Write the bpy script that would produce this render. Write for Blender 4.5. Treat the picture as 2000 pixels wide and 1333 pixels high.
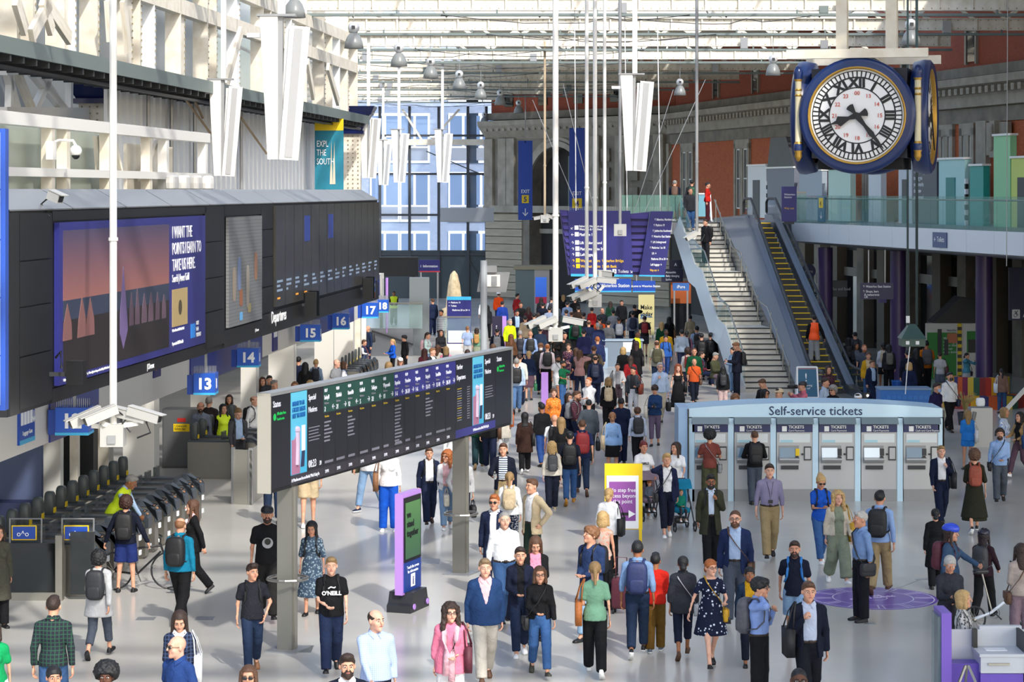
import bpy, math, random
import numpy as np
from mathutils import Vector, Matrix
random.seed(7)
for _o in list(bpy.data.objects): bpy.data.objects.remove(_o)
SC = bpy.context.scene
COL = SC.collection
# ---------------------------------------------------------------- camera
F, HC, YH = 4500.0, 7.2, 372.0          # focal length in px of a 2000 px wide frame, eye height, horizon row
cd = bpy.data.cameras.new('camera'); CAM = bpy.data.objects.new('camera', cd); COL.objects.link(CAM)
CAM.location = (0, 0, HC); CAM.rotation_euler = (math.pi/2, 0, 0)
cd.sensor_width = 36.0; cd.sensor_fit = 'HORIZONTAL'; cd.lens = F/2000*36
cd.shift_y = -(666.5-YH)/2000; cd.clip_start = 0.5; cd.clip_end = 900
SC.camera = CAM
# ---------------------------------------------------------------- sky, sun, exposure
wd = bpy.data.worlds.new('sky'); SC.world = wd; wd.use_nodes = True
nt = wd.node_tree; bg = nt.nodes['Background']
sky = nt.nodes.new('ShaderNodeTexSky'); sky.sky_type = 'NISHITA'; sky.sun_disc = False
sky.sun_elevation = math.radians(40); sky.sun_rotation = math.radians(150); sky.air_density = 1.0; sky.dust_density = 2.5
nt.links.new(sky.outputs[0], bg.inputs[0]); bg.inputs[1].default_value = 0.33
sl = bpy.data.lights.new('sun', 'SUN'); sl.energy = 3.9; sl.angle = math.radians(1.6); sl.color = (1.0, .95, .88)
SUN = bpy.data.objects.new('sun', sl); COL.objects.link(SUN)
SUN.rotation_euler = Vector((-.42, 1.0, -.92)).to_track_quat('-Z', 'Y').to_euler(); SUN.location = (40, -80, 80)
vs = SC.view_settings; vs.view_transform = 'Standard'; vs.look = 'None'; vs.gamma = 1; vs.use_curve_mapping = False
vs.exposure = 0.35
SC.cycles.max_bounces = 8; SC.cycles.transparent_max_bounces = 16
# ---------------------------------------------------------------- measuring
def W(px, py, d): return Vector(((px-1000)*d/F, d, HC-(py-YH)*d/F))
def DG(py, z=0.): return F*(HC-z)/(py-YH)
def G(px, py, z=0.): return W(px, py, DG(py, z))
# ---------------------------------------------------------------- colours and materials
def lin(c):
 if isinstance(c, str):
  c = c.lstrip('#'); c = tuple(int(c[i:i+2], 16)/255 for i in (0, 2, 4))
 return tuple(((x+.055)/1.055)**2.4 if x > .04045 else x/12.92 for x in c)
_M = {}
def mat(name, col, rough=.55, metal=0., kind=None, c2=None, sc=8., bump=0., emit=0., alpha=1., spec=.5, trans=0.):
 key = (name, col, rough, metal, kind, c2, sc, bump, emit, alpha, trans)
 if key in _M: return _M[key]
 m = bpy.data.materials.new(name); _M[key] = m; m.use_nodes = True
 t = m.node_tree; N = t.nodes; L = t.links; b = N['Principled BSDF']
 c = lin(col)+(1,)
 b.inputs['Base Color'].default_value = c; b.inputs['Roughness'].default_value = rough; b.inputs['Metallic'].default_value = metal
 b.inputs['Specular IOR Level'].default_value = spec
 if trans: b.inputs['Transmission Weight'].default_value = trans
 co = N.new('ShaderNodeTexCoord')
 def link_col(fac, ca, cb):
  x = N.new('ShaderNodeMix'); x.data_type = 'RGBA'; x.inputs[6].default_value = ca; x.inputs[7].default_value = cb
  L.new(fac, x.inputs[0]); L.new(x.outputs[2], b.inputs['Base Color']); return x
 def ramp(src, a, bb):
  r = N.new('ShaderNodeMapRange'); r.inputs[1].default_value = a; r.inputs[2].default_value = bb; L.new(src, r.inputs[0]); return r.outputs[0]
 c2l = lin(c2)+(1,) if c2 else tuple(x*.72 for x in c[:3])+(1,)
 if kind in ('noise', 'cloth', 'speck', 'denim'):
  n = N.new('ShaderNodeTexNoise'); n.inputs['Scale'].default_value = sc; n.inputs['Detail'].default_value = 4
  L.new(co.outputs['Object'], n.inputs['Vector'])
  a, bb = {'noise': (.35, .7), 'cloth': (.3, .75), 'speck': (.6, .66), 'denim': (.25, .8)}[kind]
  link_col(ramp(n.outputs['Fac'], a, bb), c, c2l)
  if bump or kind in ('cloth', 'denim'):
   bp = N.new('ShaderNodeBump'); bp.inputs['Strength'].default_value = bump or .6; bp.inputs['Distance'].default_value = .035
   n2 = N.new('ShaderNodeTexNoise'); n2.inputs['Scale'].default_value = 9. if kind in ('cloth', 'denim') else sc; n2.inputs['Detail'].default_value = 3
   if kind in ('cloth', 'denim'):
    n2.inputs['Distortion'].default_value = 1.2
   L.new(co.outputs['Object'], n2.inputs['Vector']); L.new(n2.outputs['Fac'], bp.inputs['Height']); L.new(bp.outputs[0], b.inputs['Normal'])
 elif kind in ('stripe_h', 'stripe_v', 'plaid', 'dots', 'floral', 'check'):
  sp = N.new('ShaderNodeSeparateXYZ'); L.new(co.outputs['Object'], sp.inputs[0])
  def stripe(sock, fr, w):
   a = N.new('ShaderNodeMath'); a.operation = 'MULTIPLY'; a.inputs[1].default_value = fr; L.new(sock, a.inputs[0])
   f = N.new('ShaderNodeMath'); f.operation = 'FRACT'; L.new(a.outputs[0], f.inputs[0])
   g = N.new('ShaderNodeMath'); g.operation = 'LESS_THAN'; g.inputs[1].default_value = w; L.new(f.outputs[0], g.inputs[0]); return g.outputs[0]
  if kind == 'stripe_h': link_col(stripe(sp.outputs[2], sc, .5), c, c2l)
  elif kind == 'stripe_v': link_col(stripe(sp.outputs[0], sc, .5), c, c2l)
  elif kind in ('plaid', 'check'):
   s1 = stripe(sp.outputs[2], sc, .22); s2 = stripe(sp.outputs[0], sc, .22)
   mx = N.new('ShaderNodeMath'); mx.operation = 'MAXIMUM'; L.new(s1, mx.inputs[0]); L.new(s2, mx.inputs[1]); link_col(mx.outputs[0], c, c2l)
  else:
   v = N.new('ShaderNodeTexVoronoi'); v.inputs['Scale'].default_value = sc; L.new(co.outputs['Object'], v.inputs['Vector'])
   link_col(ramp(v.outputs['Distance'], .24 if kind == 'dots' else .5, .30 if kind == 'dots' else .2), c, c2l)
   if kind == 'dots':
    b_ = [l for l in L if l.to_socket == b.inputs['Base Color']][0].from_node
    b_.inputs[6].default_value, b_.inputs[7].default_value = c2l, c
 elif kind == 'brick':
  mp = N.new('ShaderNodeMapping'); mp.inputs['Rotation'].default_value = (math.pi/2, 0, 0); L.new(co.outputs['Object'], mp.inputs[0])
  k = N.new('ShaderNodeTexBrick'); k.inputs['Scale'].default_value = sc; k.inputs['Color1'].default_value = c; k.inputs['Color2'].default_value = c2l
  k.inputs['Mortar'].default_value = tuple(x*.55+.04 for x in c[:3])+(1,); k.inputs['Mortar Size'].default_value = .012
  L.new(mp.outputs[0], k.inputs['Vector']); L.new(k.outputs['Color'], b.inputs['Base Color'])
 elif kind == 'grad':      # printed vertical gradient (flat print on a screen)
  sp = N.new('ShaderNodeSeparateXYZ'); L.new(co.outputs['Generated'], sp.inputs[0]); x = link_col(sp.outputs[2], c, c2l)
  if emit: L.new(x.outputs[2], b.inputs['Emission Color'])
 if kind is None and bump:
  n2 = N.new('ShaderNodeTexNoise'); n2.inputs['Scale'].default_value = sc; L.new(co.outputs['Object'], n2.inputs['Vector'])
  bp = N.new('ShaderNodeBump'); bp.inputs['Strength'].default_value = bump; L.new(n2.outputs['Fac'], bp.inputs['Height']); L.new(bp.outputs[0], b.inputs['Normal'])
 if emit:
  if kind != 'grad': b.inputs['Emission Color'].default_value = c
  b.inputs['Emission Strength'].default_value = emit
 if alpha < 1:
  tr = N.new('ShaderNodeBsdfTransparent'); tr.inputs[0].default_value = (1, 1, 1, 1) if trans == 0 else c
  mx = N.new('ShaderNodeMixShader'); mx.inputs[0].default_value = alpha; out = N['Material Output']
  L.new(tr.outputs[0], mx.inputs[1]); L.new(b.outputs[0], mx.inputs[2]); L.new(mx.outputs[0], out.inputs[0])
 return m
def glass(name, col, alpha=.25, rough=.05, spec=.5): return mat(name, col, rough, 0, alpha=alpha, spec=spec)
# ---------------------------------------------------------------- mesh builder
class MB:
 def __init__(s): s.v = []; s.f = []; s.m = []
 def quad(s, a, b, c, d, mi=0):
  n = len(s.v); s.v += [tuple(a), tuple(b), tuple(c), tuple(d)]; s.f.append((n, n+1, n+2, n+3)); s.m.append(mi); return s
 def poly(s, pts, mi=0):
  n = len(s.v); s.v += [tuple(p) for p in pts]; s.f.append(tuple(range(n, n+len(pts)))); s.m.append(mi); return s
 def box(s, x0, x1, y0, y1, z0, z1, mi=0, M=None):
  n = len(s.v); P = [(x, y, z) for z in (z0, z1) for y in (y0, y1) for x in (x0, x1)]
  if M is not None: P = [tuple(M @ Vector(p)) for p in P]
  s.v += P
  for q in ((0, 2, 3, 1), (4, 5, 7, 6), (0, 1, 5, 4), (2, 6, 7, 3), (0, 4, 6, 2), (1, 3, 7, 5)):
   s.f.append(tuple(n+i for i in q)); s.m.append(mi)
  return s
 def bar(s, a, b, w, h=None, mi=0):      # rectangular bar from a to b
  a = Vector(a); b = Vector(b); h = h or w; d = (b-a); L = d.length; d.normalize()
  up = Vector((0, 0, 1)) if abs(d.z) < .95 else Vector((0, 1, 0))
  x = d.cross(up).normalized(); z = x.cross(d).normalized()
  n = len(s.v)
  for p in (a, b):
   for i, j in ((-1, -1), (1, -1), (1, 1), (-1, 1)): s.v.append(tuple(p+x*(i*w/2)+z*(j*h/2)))
  for q in ((0, 1, 2, 3), (7, 6, 5, 4), (0, 4, 5, 1), (1, 5, 6, 2), (2, 6, 7, 3), (3, 7, 4, 0)):
   s.f.append(tuple(n+i for i in q)); s.m.append(mi)
  return s
 def tube(s, pts, r, n=8, mi=0, caps=True, flat=1.):
  pts = [Vector(p) for p in pts]; k = len(pts); base = len(s.v)
  rs = r if isinstance(r, (list, tuple)) else [r]*k
  for i, p in enumerate(pts):
   d = (pts[min(i+1, k-1)]-pts[max(i-1, 0)]).normalized()
   up = Vector((0, 0, 1)) if abs(d.z) < .93 else Vector((0, 1, 0))
   x = d.cross(up).normalized(); z = x.cross(d).normalized()
   for j in range(n):
    a = 2*math.pi*j/n; s.v.append(tuple(p+x*(rs[i]*math.cos(a))+z*(rs[i]*flat*math.sin(a))))
  for i in range(k-1):
   for j in range(n):
    a = base+i*n+j; b = base+i*n+(j+1) % n; s.f.append((a, b, b+n, a+n)); s.m.append(mi)
  if caps:
   s.f.append(tuple(base+j for j in reversed(range(n)))); s.m.append(mi)
   s.f.append(tuple(base+(k-1)*n+j for j in range(n))); s.m.append(mi)
  return s
 def cyl(s, a, b, r, n=12, mi=0, r2=None): return s.tube([a, b], [r, r if r2 is None else r2], n, mi)
 def lathe(s, prof, n=24, c=(0, 0, 0), mi=0, axis='z', mis=None):
  base = len(s.v)
  for (r, z) in prof:
   for j in range(n):
    a = 2*math.pi*j/n; x, y = r*math.cos(a), r*math.sin(a)
    p = (x, y, z) if axis == 'z' else ((x, -z, y) if axis == 'y' else (z, x, y))
    s.v.append((c[0]+p[0], c[1]+p[1], c[2]+p[2]))
  for i in range(len(prof)-1):
   for j in range(n):
    a = base+i*n+j; b = base+i*n+(j+1) % n; s.f.append((a, b, b+n, a+n)); s.m.append(mis[i] if mis else mi)
  return s
 def prism(s, poly, h0, h1, axis='y', mi=0):     # poly of (a,b); extruded along axis
  n = len(s.v); k = len(poly)
  def P(a, b, h): return {'y': (a, h, b), 'x': (h, a, b), 'z': (a, b, h)}[axis]
  s.v += [P(a, b, h0) for a, b in poly]+[P(a, b, h1) for a, b in poly]
  s.f.append(tuple(range(n, n+k))); s.m.append(mi); s.f.append(tuple(reversed(range(n+k, n+2*k)))); s.m.append(mi)
  for i in range(k):
   j = (i+1) % k; s.f.append((n+i, n+i+k, n+j+k, n+j)); s.m.append(mi)
  return s
 def sphere(s, c, r, n=12, k=8, mi=0):
  if not hasattr(r, '__len__'): r = (r, r, r)
  base = len(s.v)
  for i in range(k+1):
   t = math.pi*i/k
   for j in range(n):
    a = 2*math.pi*j/n; s.v.append((c[0]+r[0]*math.sin(t)*math.cos(a), c[1]+r[1]*math.sin(t)*math.sin(a), c[2]+r[2]*math.cos(t)))
  for i in range(k):
   for j in range(n):
    a = base+i*n+j; b = base+i*n+(j+1) % n; s.f.append((a, a+n, b+n, b)); s.m.append(mi)
  return s
 def rbox(s, c, sz, r=.25, n=10, k=4, mi=0, p=4.):     # rounded box (superellipsoid)
  base = len(s.v); e = 2./p
  def sg(x, q): return math.copysign(abs(x)**q, x)
  K = 2*k
  for i in range(K+1):
   t = -math.pi/2+math.pi*i/K
   for j in range(n*2):
    a = math.pi*j/n
    s.v.append((c[0]+sz[0]/2*sg(math.cos(t), e)*sg(math.cos(a), e), c[1]+sz[1]/2*sg(math.cos(t), e)*sg(math.sin(a), e), c[2]+sz[2]/2*sg(math.sin(t), e)))
  m = n*2
  for i in range(K):
   for j in range(m):
    a = base+i*m+j; b = base+i*m+(j+1) % m; s.f.append((a, b, b+m, a+m)); s.m.append(mi)
  return s
 def mesh(s, name, smooth=False, fix=False):
  me = bpy.data.meshes.new(name); me.from_pydata(s.v, [], s.f); me.polygons.foreach_set('material_index', s.m)
  if fix:
   import bmesh
   bm = bmesh.new(); bm.from_mesh(me); bmesh.ops.remove_doubles(bm, verts=bm.verts, dist=1e-5); bmesh.ops.recalc_face_normals(bm, faces=bm.faces); bm.to_mesh(me); bm.free()
  if smooth: me.polygons.foreach_set('use_smooth', [True]*len(me.polygons))
  me.update(); return me
 def build(s, name, mats, parent=None, loc=None, rz=0., smooth=False, fix=False):
  me = s.mesh(name, smooth, fix); return ob(name, me, mats, parent, loc, rz)
def ob(name, me, mats=None, parent=None, loc=None, rz=0., scale=None):
 o = bpy.data.objects.new(name, me); COL.objects.link(o)
 if mats is not None:
  if not isinstance(mats, (list, tuple)): mats = [mats]
  if len(me.materials) == 0:
   for x in mats: me.materials.append(x)
  else:
   for i, x in enumerate(mats): o.material_slots[i].link = 'OBJECT'; o.material_slots[i].material = x
 if parent is not None: o.parent = parent
 if loc is not None: o.location = loc
 if rz: o.rotation_euler = (0, 0, rz)
 if scale is not None: o.scale = scale
 return o
def tag(o, label=None, cat=None, group=None, kind=None):
 if label: o['label'] = label
 if cat: o['category'] = cat
 if group: o['group'] = group
 if kind: o['kind'] = kind
 return o
def thing(name, label, cat, loc=(0, 0, 0), rz=0., group=None, kind=None):
 o = bpy.data.objects.new(name, None); COL.objects.link(o); o.location = loc; o.rotation_euler = (0, 0, rz); o.empty_display_size = .2
 return tag(o, label, cat, group, kind)
_CUBE = None
def cube_mesh():
 global _CUBE
 if _CUBE is None:
  _CUBE = MB().box(0, 1, 0, 1, 0, 1).mesh('block'); _CUBE.materials.append(None)
 return _CUBE
def piece(name, m, parent, x0, x1, y0, y1, z0, z1, rz=0.):      # box piece sharing one mesh
 o = bpy.data.objects.new(name, cube_mesh()); COL.objects.link(o)
 o.material_slots[0].link = 'OBJECT'; o.material_slots[0].material = m
 o.parent = parent; o.location = (x0, y0, z0); o.scale = (x1-x0, y1-y0, z1-z0)
 if rz: o.rotation_euler = (0, 0, rz)
 return o
_TXT = []
def text(s, size, loc, m, parent, xdir=(1, 0, 0), up=(0, 0, 1), align='LEFT', sx=1., bold=.0, name='lettering', sp=1., lsp=1.):
 cu = bpy.data.curves.new(name, 'FONT'); cu.body = s; cu.size = size; cu.align_x = align; cu.extrude = .003; cu.offset = bold; cu.resolution_u = 2
 cu.space_character = sp; cu.space_line = lsp
 o = bpy.data.objects.new(name, cu); COL.objects.link(o)
 x = Vector(xdir).normalized(); z = Vector(up).normalized(); n = x.cross(z)
 R = Matrix((x*sx, z, n)).transposed().to_4x4(); R.translation = Vector(loc)
 o.parent = parent; o.matrix_local = R; cu.materials.append(m); _TXT.append(o); return o
def flush_text():
 if not _TXT: return
 bpy.context.view_layer.update(); dg = bpy.context.evaluated_depsgraph_get()
 for o in _TXT:
  me = bpy.data.meshes.new_from_object(o.evaluated_get(dg)); me.name = 'lettering'
  n = bpy.data.objects.new(o.name, me); COL.objects.link(n); n.parent = o.parent; n.matrix_local = o.matrix_local.copy()
  cu = o.data; nm = o.name; bpy.data.objects.remove(o); bpy.data.curves.remove(cu); n.name = nm
 _TXT.clear()
# a plan direction: local x runs along (ux,uy), local y to its left, z up
def ang(ux, uy): return math.atan2(uy, ux)
# ================================================================ palette
M_CREAM = mat('cream_paint', '#e6e1d4', .5, 0, 'noise', '#d3cbb8', 3.)
M_WHITE = mat('white_paint', '#e6e6e2', .4)
M_PANEL = mat('white_panel', '#d9d8d2', .45)
M_GREYP = mat('grey_green_paint', '#6d7a78', .5)
M_DGREY = mat('dark_grey', '#33363a', .5)
M_BLACK = mat('black_panel', '#15171a', .35)
M_BLK2 = mat('black_satin', '#1d1f22', .45)
M_STEEL = mat('brushed_steel', '#9b9a94', .35, .85)
M_SILV = mat('silver_panel', '#9a9da0', .4, .4)
M_STONE = mat('grey_stone', '#857e71', .8, 0, 'noise', '#6b655a', 1.2, bump=.2)
M_STONE2 = mat('pale_stone', '#a39c8e', .8, 0, 'noise', '#8c8577', 1.5, bump=.2)
M_BRICK = mat('orange_brick', '#b85c2c', .8, 0, 'brick', '#a04c24', 4.)
M_BRICKP = mat('red_brick', '#9c4728', .8, 0, 'brick', '#8a3d22', 4.)
M_BLUE = mat('sign_blue', '#1746a8', .4)
M_NAVY = mat('sign_navy', '#22246f', .4)
M_CYAN = mat('cyan_edge', '#3aaede', .4)
M_LETW = mat('white_lettering', '#eef2f5', .5)
M_LETY = mat('yellow_lettering', '#f2c315', .5)
M_YEL = mat('yellow_paint', '#e8c60e', .45)
M_PURP = mat('purple_paint', '#7d57b8', .4)
M_LILAC = mat('lilac_paint', '#b488d8', .4)
M_GLASS = mat('clear_glass', '#a9c8c6', .03, 0, alpha=.22, spec=.6)
M_GGLASS = mat('green_glass', '#5fa198', .01, 0, alpha=.27, spec=1.)
M_DGLASS = mat('dark_glass', '#15191d', .06)
M_ROOFG = mat('roof_glass', '#dfe8ea', .1, 0, alpha=.16)
M_EMITW = mat('lamp_glow', '#fff1d6', .5, 0, emit=6.)
# ================================================================ floor
fl = MB(); fl.box(-45, 45, -8, 190, -.3, 0)
o = fl.build('floor', mat('terrazzo', '#c6c4bd', .2, 0, 'noise', '#b7b6b1', .35)); tag(o, 'pale polished terrazzo concourse floor', 'floor', kind='structure')
for (x0, y0, x1, y1) in ((768, 1092, 858, 1102), (270, 1206, 300, 1213), (1787, 1131, 1823, 1134), (1685, 1216, 1712, 1221), (385, 1205, 415, 1213), (555, 1262, 607, 1276)):
 a = G(x0, y0); b = G(x1, y1); piece('access_cover', M_SILV if y0 < 1250 else M_STEEL, o, min(a.x, b.x), max(a.x, b.x), b.y, a.y, -.01, .004)
for (x0, y0, x1, y1) in ((1860, 1110, 1752, 1150), (1668, 1232, 1640, 1231), (1380, 1065, 1500, 1100), (1500, 1058, 1650, 1052)):       # expansion joints
 a = G(x0, y0); b = G(x1, y1); q = MB().bar((a.x, a.y, .0005), (b.x, b.y, .0005), .02, .004); q.build('floor_joint', M_SILV, o)
# purple clock face stuck on the floor
c = G(1705, 1169); dec = MB().lathe([(0, .004), (1.13, .004), (1.13, .0)], 48); dec = dec.build('floor_sticker', mat('purple_vinyl', '#6d50a8', .35), loc=c); tag(dec, 'round purple clock face sticker on the floor by the grey haired man', 'floor sticker')
M_VW = mat('pale_vinyl', '#cfc8e6', .4)
for r in (1.08, .72, .26):
 q = MB(); n = 40
 for i in range(n):
  a, b = 2*math.pi*i/n, 2*math.pi*(i+1)/n; q.quad((r*math.cos(a), r*math.sin(a), .006), (r*math.cos(b), r*math.sin(b), .006), ((r-.025)*math.cos(b), (r-.025)*math.sin(b), .006), ((r-.025)*math.cos(a), (r-.025)*math.sin(a), .006))
 q.build('ring', M_VW, dec)
for i in range(12):
 a = i*math.pi/6
 for k in (-.05, .05): MB().bar((.74*math.cos(a+k), .74*math.sin(a+k), .006), (1.05*math.cos(a+k), 1.05*math.sin(a+k), .006), .02, .002).build('hour_mark', M_VW, dec)
text('MEET ME\nAT THE CLOCK', .13, (-.05, .1, .007), M_VW, dec, (.92, .38, 0), (-.38, .92, 0), 'CENTER')
# ================================================================ roof
def wall_x(d): return 38.6-.2098*d
ceil = thing('ceiling', 'glazed roof of ridge and furrow panes over the concourse', 'roof', kind='structure')
gd = [76.7-9.5*k for k in range(9, 0, -1)]+[76.7+9.5*k for k in range(9)]
brace_me = MB().box(-.5, .5, -.5, .5, -.5, .5).mesh('brace'); brace_me.materials.append(None)
def brace(parent, a, b, w, h, m, name='brace'):
 a = Vector(a); b = Vector(b); d = b-a; o = bpy.data.objects.new(name, brace_me); COL.objects.link(o); o.parent = parent
 o.material_slots[0].link = 'OBJECT'; o.material_slots[0].material = m
 z = d.normalized(); up = Vector((0, 1, 0)) if abs(z.y) < .9 else Vector((0, 0, 1)); x = up.cross(z).normalized(); y = z.cross(x)
 Mx = Matrix((x*w, y*h, z*d.length)).transposed().to_4x4(); Mx.translation = (a+b)/2; o.matrix_local = Mx; return o
ZB = 13.2
for gi, d in enumerate(gd):
 vis = d > 70
 x0 = -440*d/F-1 if vis else -13.; x1 = min(1060*d/F, wall_x(d)-.3) if vis else min(wall_x(d)-.5, 24)
 if d > 140: x1 = min(x1, 8.)
 g = thing('roof_girder', 'cream riveted roof girder spanning the concourse', 'girder', (0, d, ZB), 0, 'roof girders across the concourse', 'structure')
 L = x1-x0
 q = MB(); q.box(x0, x1, -.02, .02, 0, .42); q.box(x0, x1, -.14, .14, -.02, .0); q.box(x0, x1, -.14, .14, .42, .44); n = int(L/1.1)
 for i in range(n): xx = x0+L*(i+.5)/n; q.box(xx-.03, xx+.03, -.10, .10, 0, .42)
 q.build('plate_girder', M_CREAM, g)
 if vis:
  rv = MB(); nr = int(L/.28); s = .022
  for i in range(nr):
   xx = x0+L*(i+.5)/nr
   for zz in (.06, .36):
    k = len(rv.v); rv.v += [(xx-s, -.022, zz-s), (xx+s, -.022, zz-s), (xx+s, -.022, zz+s), (xx-s, -.022, zz+s), (xx, -.05, zz)]; rv.f += [(k, k+1, k+4), (k+1, k+2, k+4), (k+2, k+3, k+4), (k+3, k, k+4)]; rv.m += [0]*4
  tag(rv.build('rivets', mat('rivet_tan', '#b0a68e', .6), g), kind='stuff')  # rivets a darker tan than the cream girder
 q = MB(); q.box(x0, x1, -.12, .12, 1.75, 1.95); q.build('top_chord', M_CREAM, g)
 nb = int(L/(1.7 if vis else 3.4))
 for i in range(nb):
  a = x0+L*i/nb; b = x0+L*(i+1)/nb
  brace(g, (a, 0, .44), (b, 0, 1.75), .14, .12, M_CREAM) if i % 2 == 0 else brace(g, (a, 0, 1.75), (b, 0, .44), .14, .12, M_CREAM)
  if vis and i % 2 == 0: brace(g, (a+.5, .3, 1.75), (b+.6, .3, .44), .10, .08, M_CREAM)
 if vis:
  q = MB(); q.box(x0, x1, -.35, -.10, -.22, -.20); q.box(x0, x1, -.35, -.33, -.20, -.13); q.box(x0, x1, -.12, -.10, -.20, -.13); q.build('cable_tray', M_GREYP, g)
  for i in range(int(L/3)): xx = x0+L*(i+.4)/int(L/3); piece('hanger', M_GREYP, g, xx, xx+.06, -.25, -.2, -.2, 0)
  random.seed(gi)
  for i in range(2):
   pts = []; xa = x0+random.random()*L*.5; ln = 6+random.random()*6
   for k in range(13): t = k/12; pts.append((xa+ln*t, -.38-.02*i, -.18-.35*(4*t*(1-t))*(.3+.7*random.random() if k % 4 == 0 else .8)-.03*i))
   MB().tube(pts, .014, 5).build('cable', M_DGREY, g)
  for i in range(3): xx = x0+L*random.random(); piece('junction_box', M_SILV if i else M_GREYP, g, xx, xx+.3, -.36, -.2, -.12, .12+.1*i)
# glass panes and added shade boards, in bays between girders
pane_me = MB().box(0, 1, 0, 1, 0, .02).mesh('pane'); pane_me.materials.append(M_ROOFG)
def opaque_at(xm, dm): return (xm > 9+max(0, dm-37)*.165) or (dm > 108 and xm > -4)  # solid boards added here to shade the right side and far end
M_SHADEBD = mat('shade_board_paint', '#cfcabd', .7)
pane_sl = MB().box(0, 1, 0, 1, 0, .06).mesh('shade_boarding'); pane_sl.materials.append(M_SHADEBD)
for i in range(len(gd)-1):
 d0, d1 = gd[i], gd[i+1]; dm = (d0+d1)/2
 for xa in range(-15, 33, 6):
  for hlf in (0, 1):
   op = opaque_at(xa+3, dm); o = bpy.data.objects.new('shade_boarding' if op else 'pane', pane_sl if op else pane_me); COL.objects.link(o); o.parent = ceil
   ya, yb = (d0, dm) if hlf == 0 else (dm, d1); za, zb = (15.2, 16.6) if hlf == 0 else (16.6, 15.2)
   X = Vector((5.9, 0, 0)); Y = Vector((0, yb-ya, zb-za)); Z = X.cross(Y).normalized(); Mx = Matrix((X, Y, Z)).transposed().to_4x4(); Mx.translation = (xa, ya, za); o.matrix_local = Mx
for xa in range(-15, 34, 6): MB().box(xa-.06, xa+.02, gd[0], gd[-1], 15.05, 15.2).build('purlin', M_CREAM, ceil)
# ================================================================ right wall: brick above the balcony, shopfronts below
D0 = 60.; RA = ang(-.2098, 1); RN = math.hypot(1, .2098)
wr = thing('wall_right', 'orange brick wall with stone dressings along the right side', 'wall', (wall_x(D0), D0, 0), RA, kind='structure')
def sr(px, off=0.):            # distance along the right wall (moved `off` into the hall) seen at column px
 q = (px-1000)/F; d = (38.6-off*.979*1.022)/(q+.2098); return (d-D0)*RN
S1 = (138.5-D0)*RN
MB().box(-12, S1, -.6, 0, 5.6, 11.0).build('brickwork', M_BRICK, wr)
MB().box(-12, S1, -.9, -.3, 12.2, 16).build('attic_brickwork', M_BRICKP, wr)
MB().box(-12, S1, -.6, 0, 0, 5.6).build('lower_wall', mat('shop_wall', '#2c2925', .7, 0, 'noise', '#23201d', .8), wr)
co = MB(); co.prism([(0, 10.55), (.25, 10.6), (.3, 11.0), (.45, 11.35), (.75, 11.45), (.8, 11.75), (-.6, 11.85), (-.6, 10.55)], -12, S1, 'x'); co.build('cornice', M_STONE2, wr)
MB().box(-12, S1, -.9, .1, 11.85, 12.25).build('parapet', M_STONE, wr)
n = int((S1+12)/.62)
for i in range(n):
 s = -12+i*.62; piece('dentil', M_STONE2, wr, s, s+.3, .28, .62, 11.1, 11.36)
MB().box(-12, S1, 0, .08, 9.95, 10.55).build('frieze', M_STONE, wr)
for px in (1345, 1452, 1560, 1700, 1852, 1893):
 s = sr(px); w = 1.35 if px < 1600 else .75
 f = MB()
 for a, b, z0, z1 in ((-w, -w+.3, 5.6, 9.75), (w-.3, w, 5.6, 9.75), (-w, w, 9.45, 9.95), (-.22, .22, 5.6, 9.5)): f.box(s+a, s+b, -.1, .14, z0, z1)
 f.build('window_surround', M_STONE2, wr)
 for k in (-1, 1):
  c = s+k*(w-.3+.22)/2; hw = (w-.3-.22)/2
  pn = MB().box(c-hw, c+hw, -.02, .03, 6.2, 9.45).build('window_pane', M_DGLASS, wr)
  q = MB()
  for zz in (6.2, 7.8, 9.38): q.box(c-hw, c+hw, .03, .07, zz, zz+.07)
  q.box(c-hw, c-hw+.06, .03, .07, 6.2, 9.45); q.box(c+hw-.06, c+hw, .03, .07, 6.2, 9.45); q.box(c-.02, c+.02, .03, .06, 6.2, 9.45); q.build('glazing_bar', M_WHITE, wr)
for px in (1308, 1640, 1925, 2040):
 s = sr(px); MB().box(s-.5, s+.5, 0, .22, 5.6, 10.0).build('stone_pilaster', M_STONE2, wr)
s = sr(1960); q = MB(); q.box(s-1., s+1., .1, .3, 8.6, 9.9); q.box(s-.25, s+.25, .25, .5, 8.5, 9.95); q.rbox((s, .45, 9.3), (.4, .35, 1.1), n=6, k=3); q.build('carved_keystone', M_STONE2, wr)
for i in range(12):
 s = -8+i*7.2; MB().box(s, s+.9, -.3, -.22, 12.5, 14.2).build('attic_window', M_DGLASS, wr)
 q = MB(); q.box(s-.15, s, -.3, -.18, 12.4, 14.3); q.box(s+.9, s+1.05, -.3, -.18, 12.4, 14.3); q.build('window_jamb', M_STONE2, wr)
# ground floor shopfronts under the balcony
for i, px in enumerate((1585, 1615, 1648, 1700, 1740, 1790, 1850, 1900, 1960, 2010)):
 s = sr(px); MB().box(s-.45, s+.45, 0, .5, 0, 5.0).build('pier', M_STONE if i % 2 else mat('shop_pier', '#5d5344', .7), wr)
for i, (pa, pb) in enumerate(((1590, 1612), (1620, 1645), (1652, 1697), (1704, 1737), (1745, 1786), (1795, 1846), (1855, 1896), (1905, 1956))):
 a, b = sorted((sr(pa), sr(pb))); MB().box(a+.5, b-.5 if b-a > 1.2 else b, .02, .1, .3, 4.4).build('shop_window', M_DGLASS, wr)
 MB().box(a+.3, b-.3, .05, .2, 3.2, 3.6).build('transom', mat('bronze_frame', '#5a5448', .5), wr)
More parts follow.
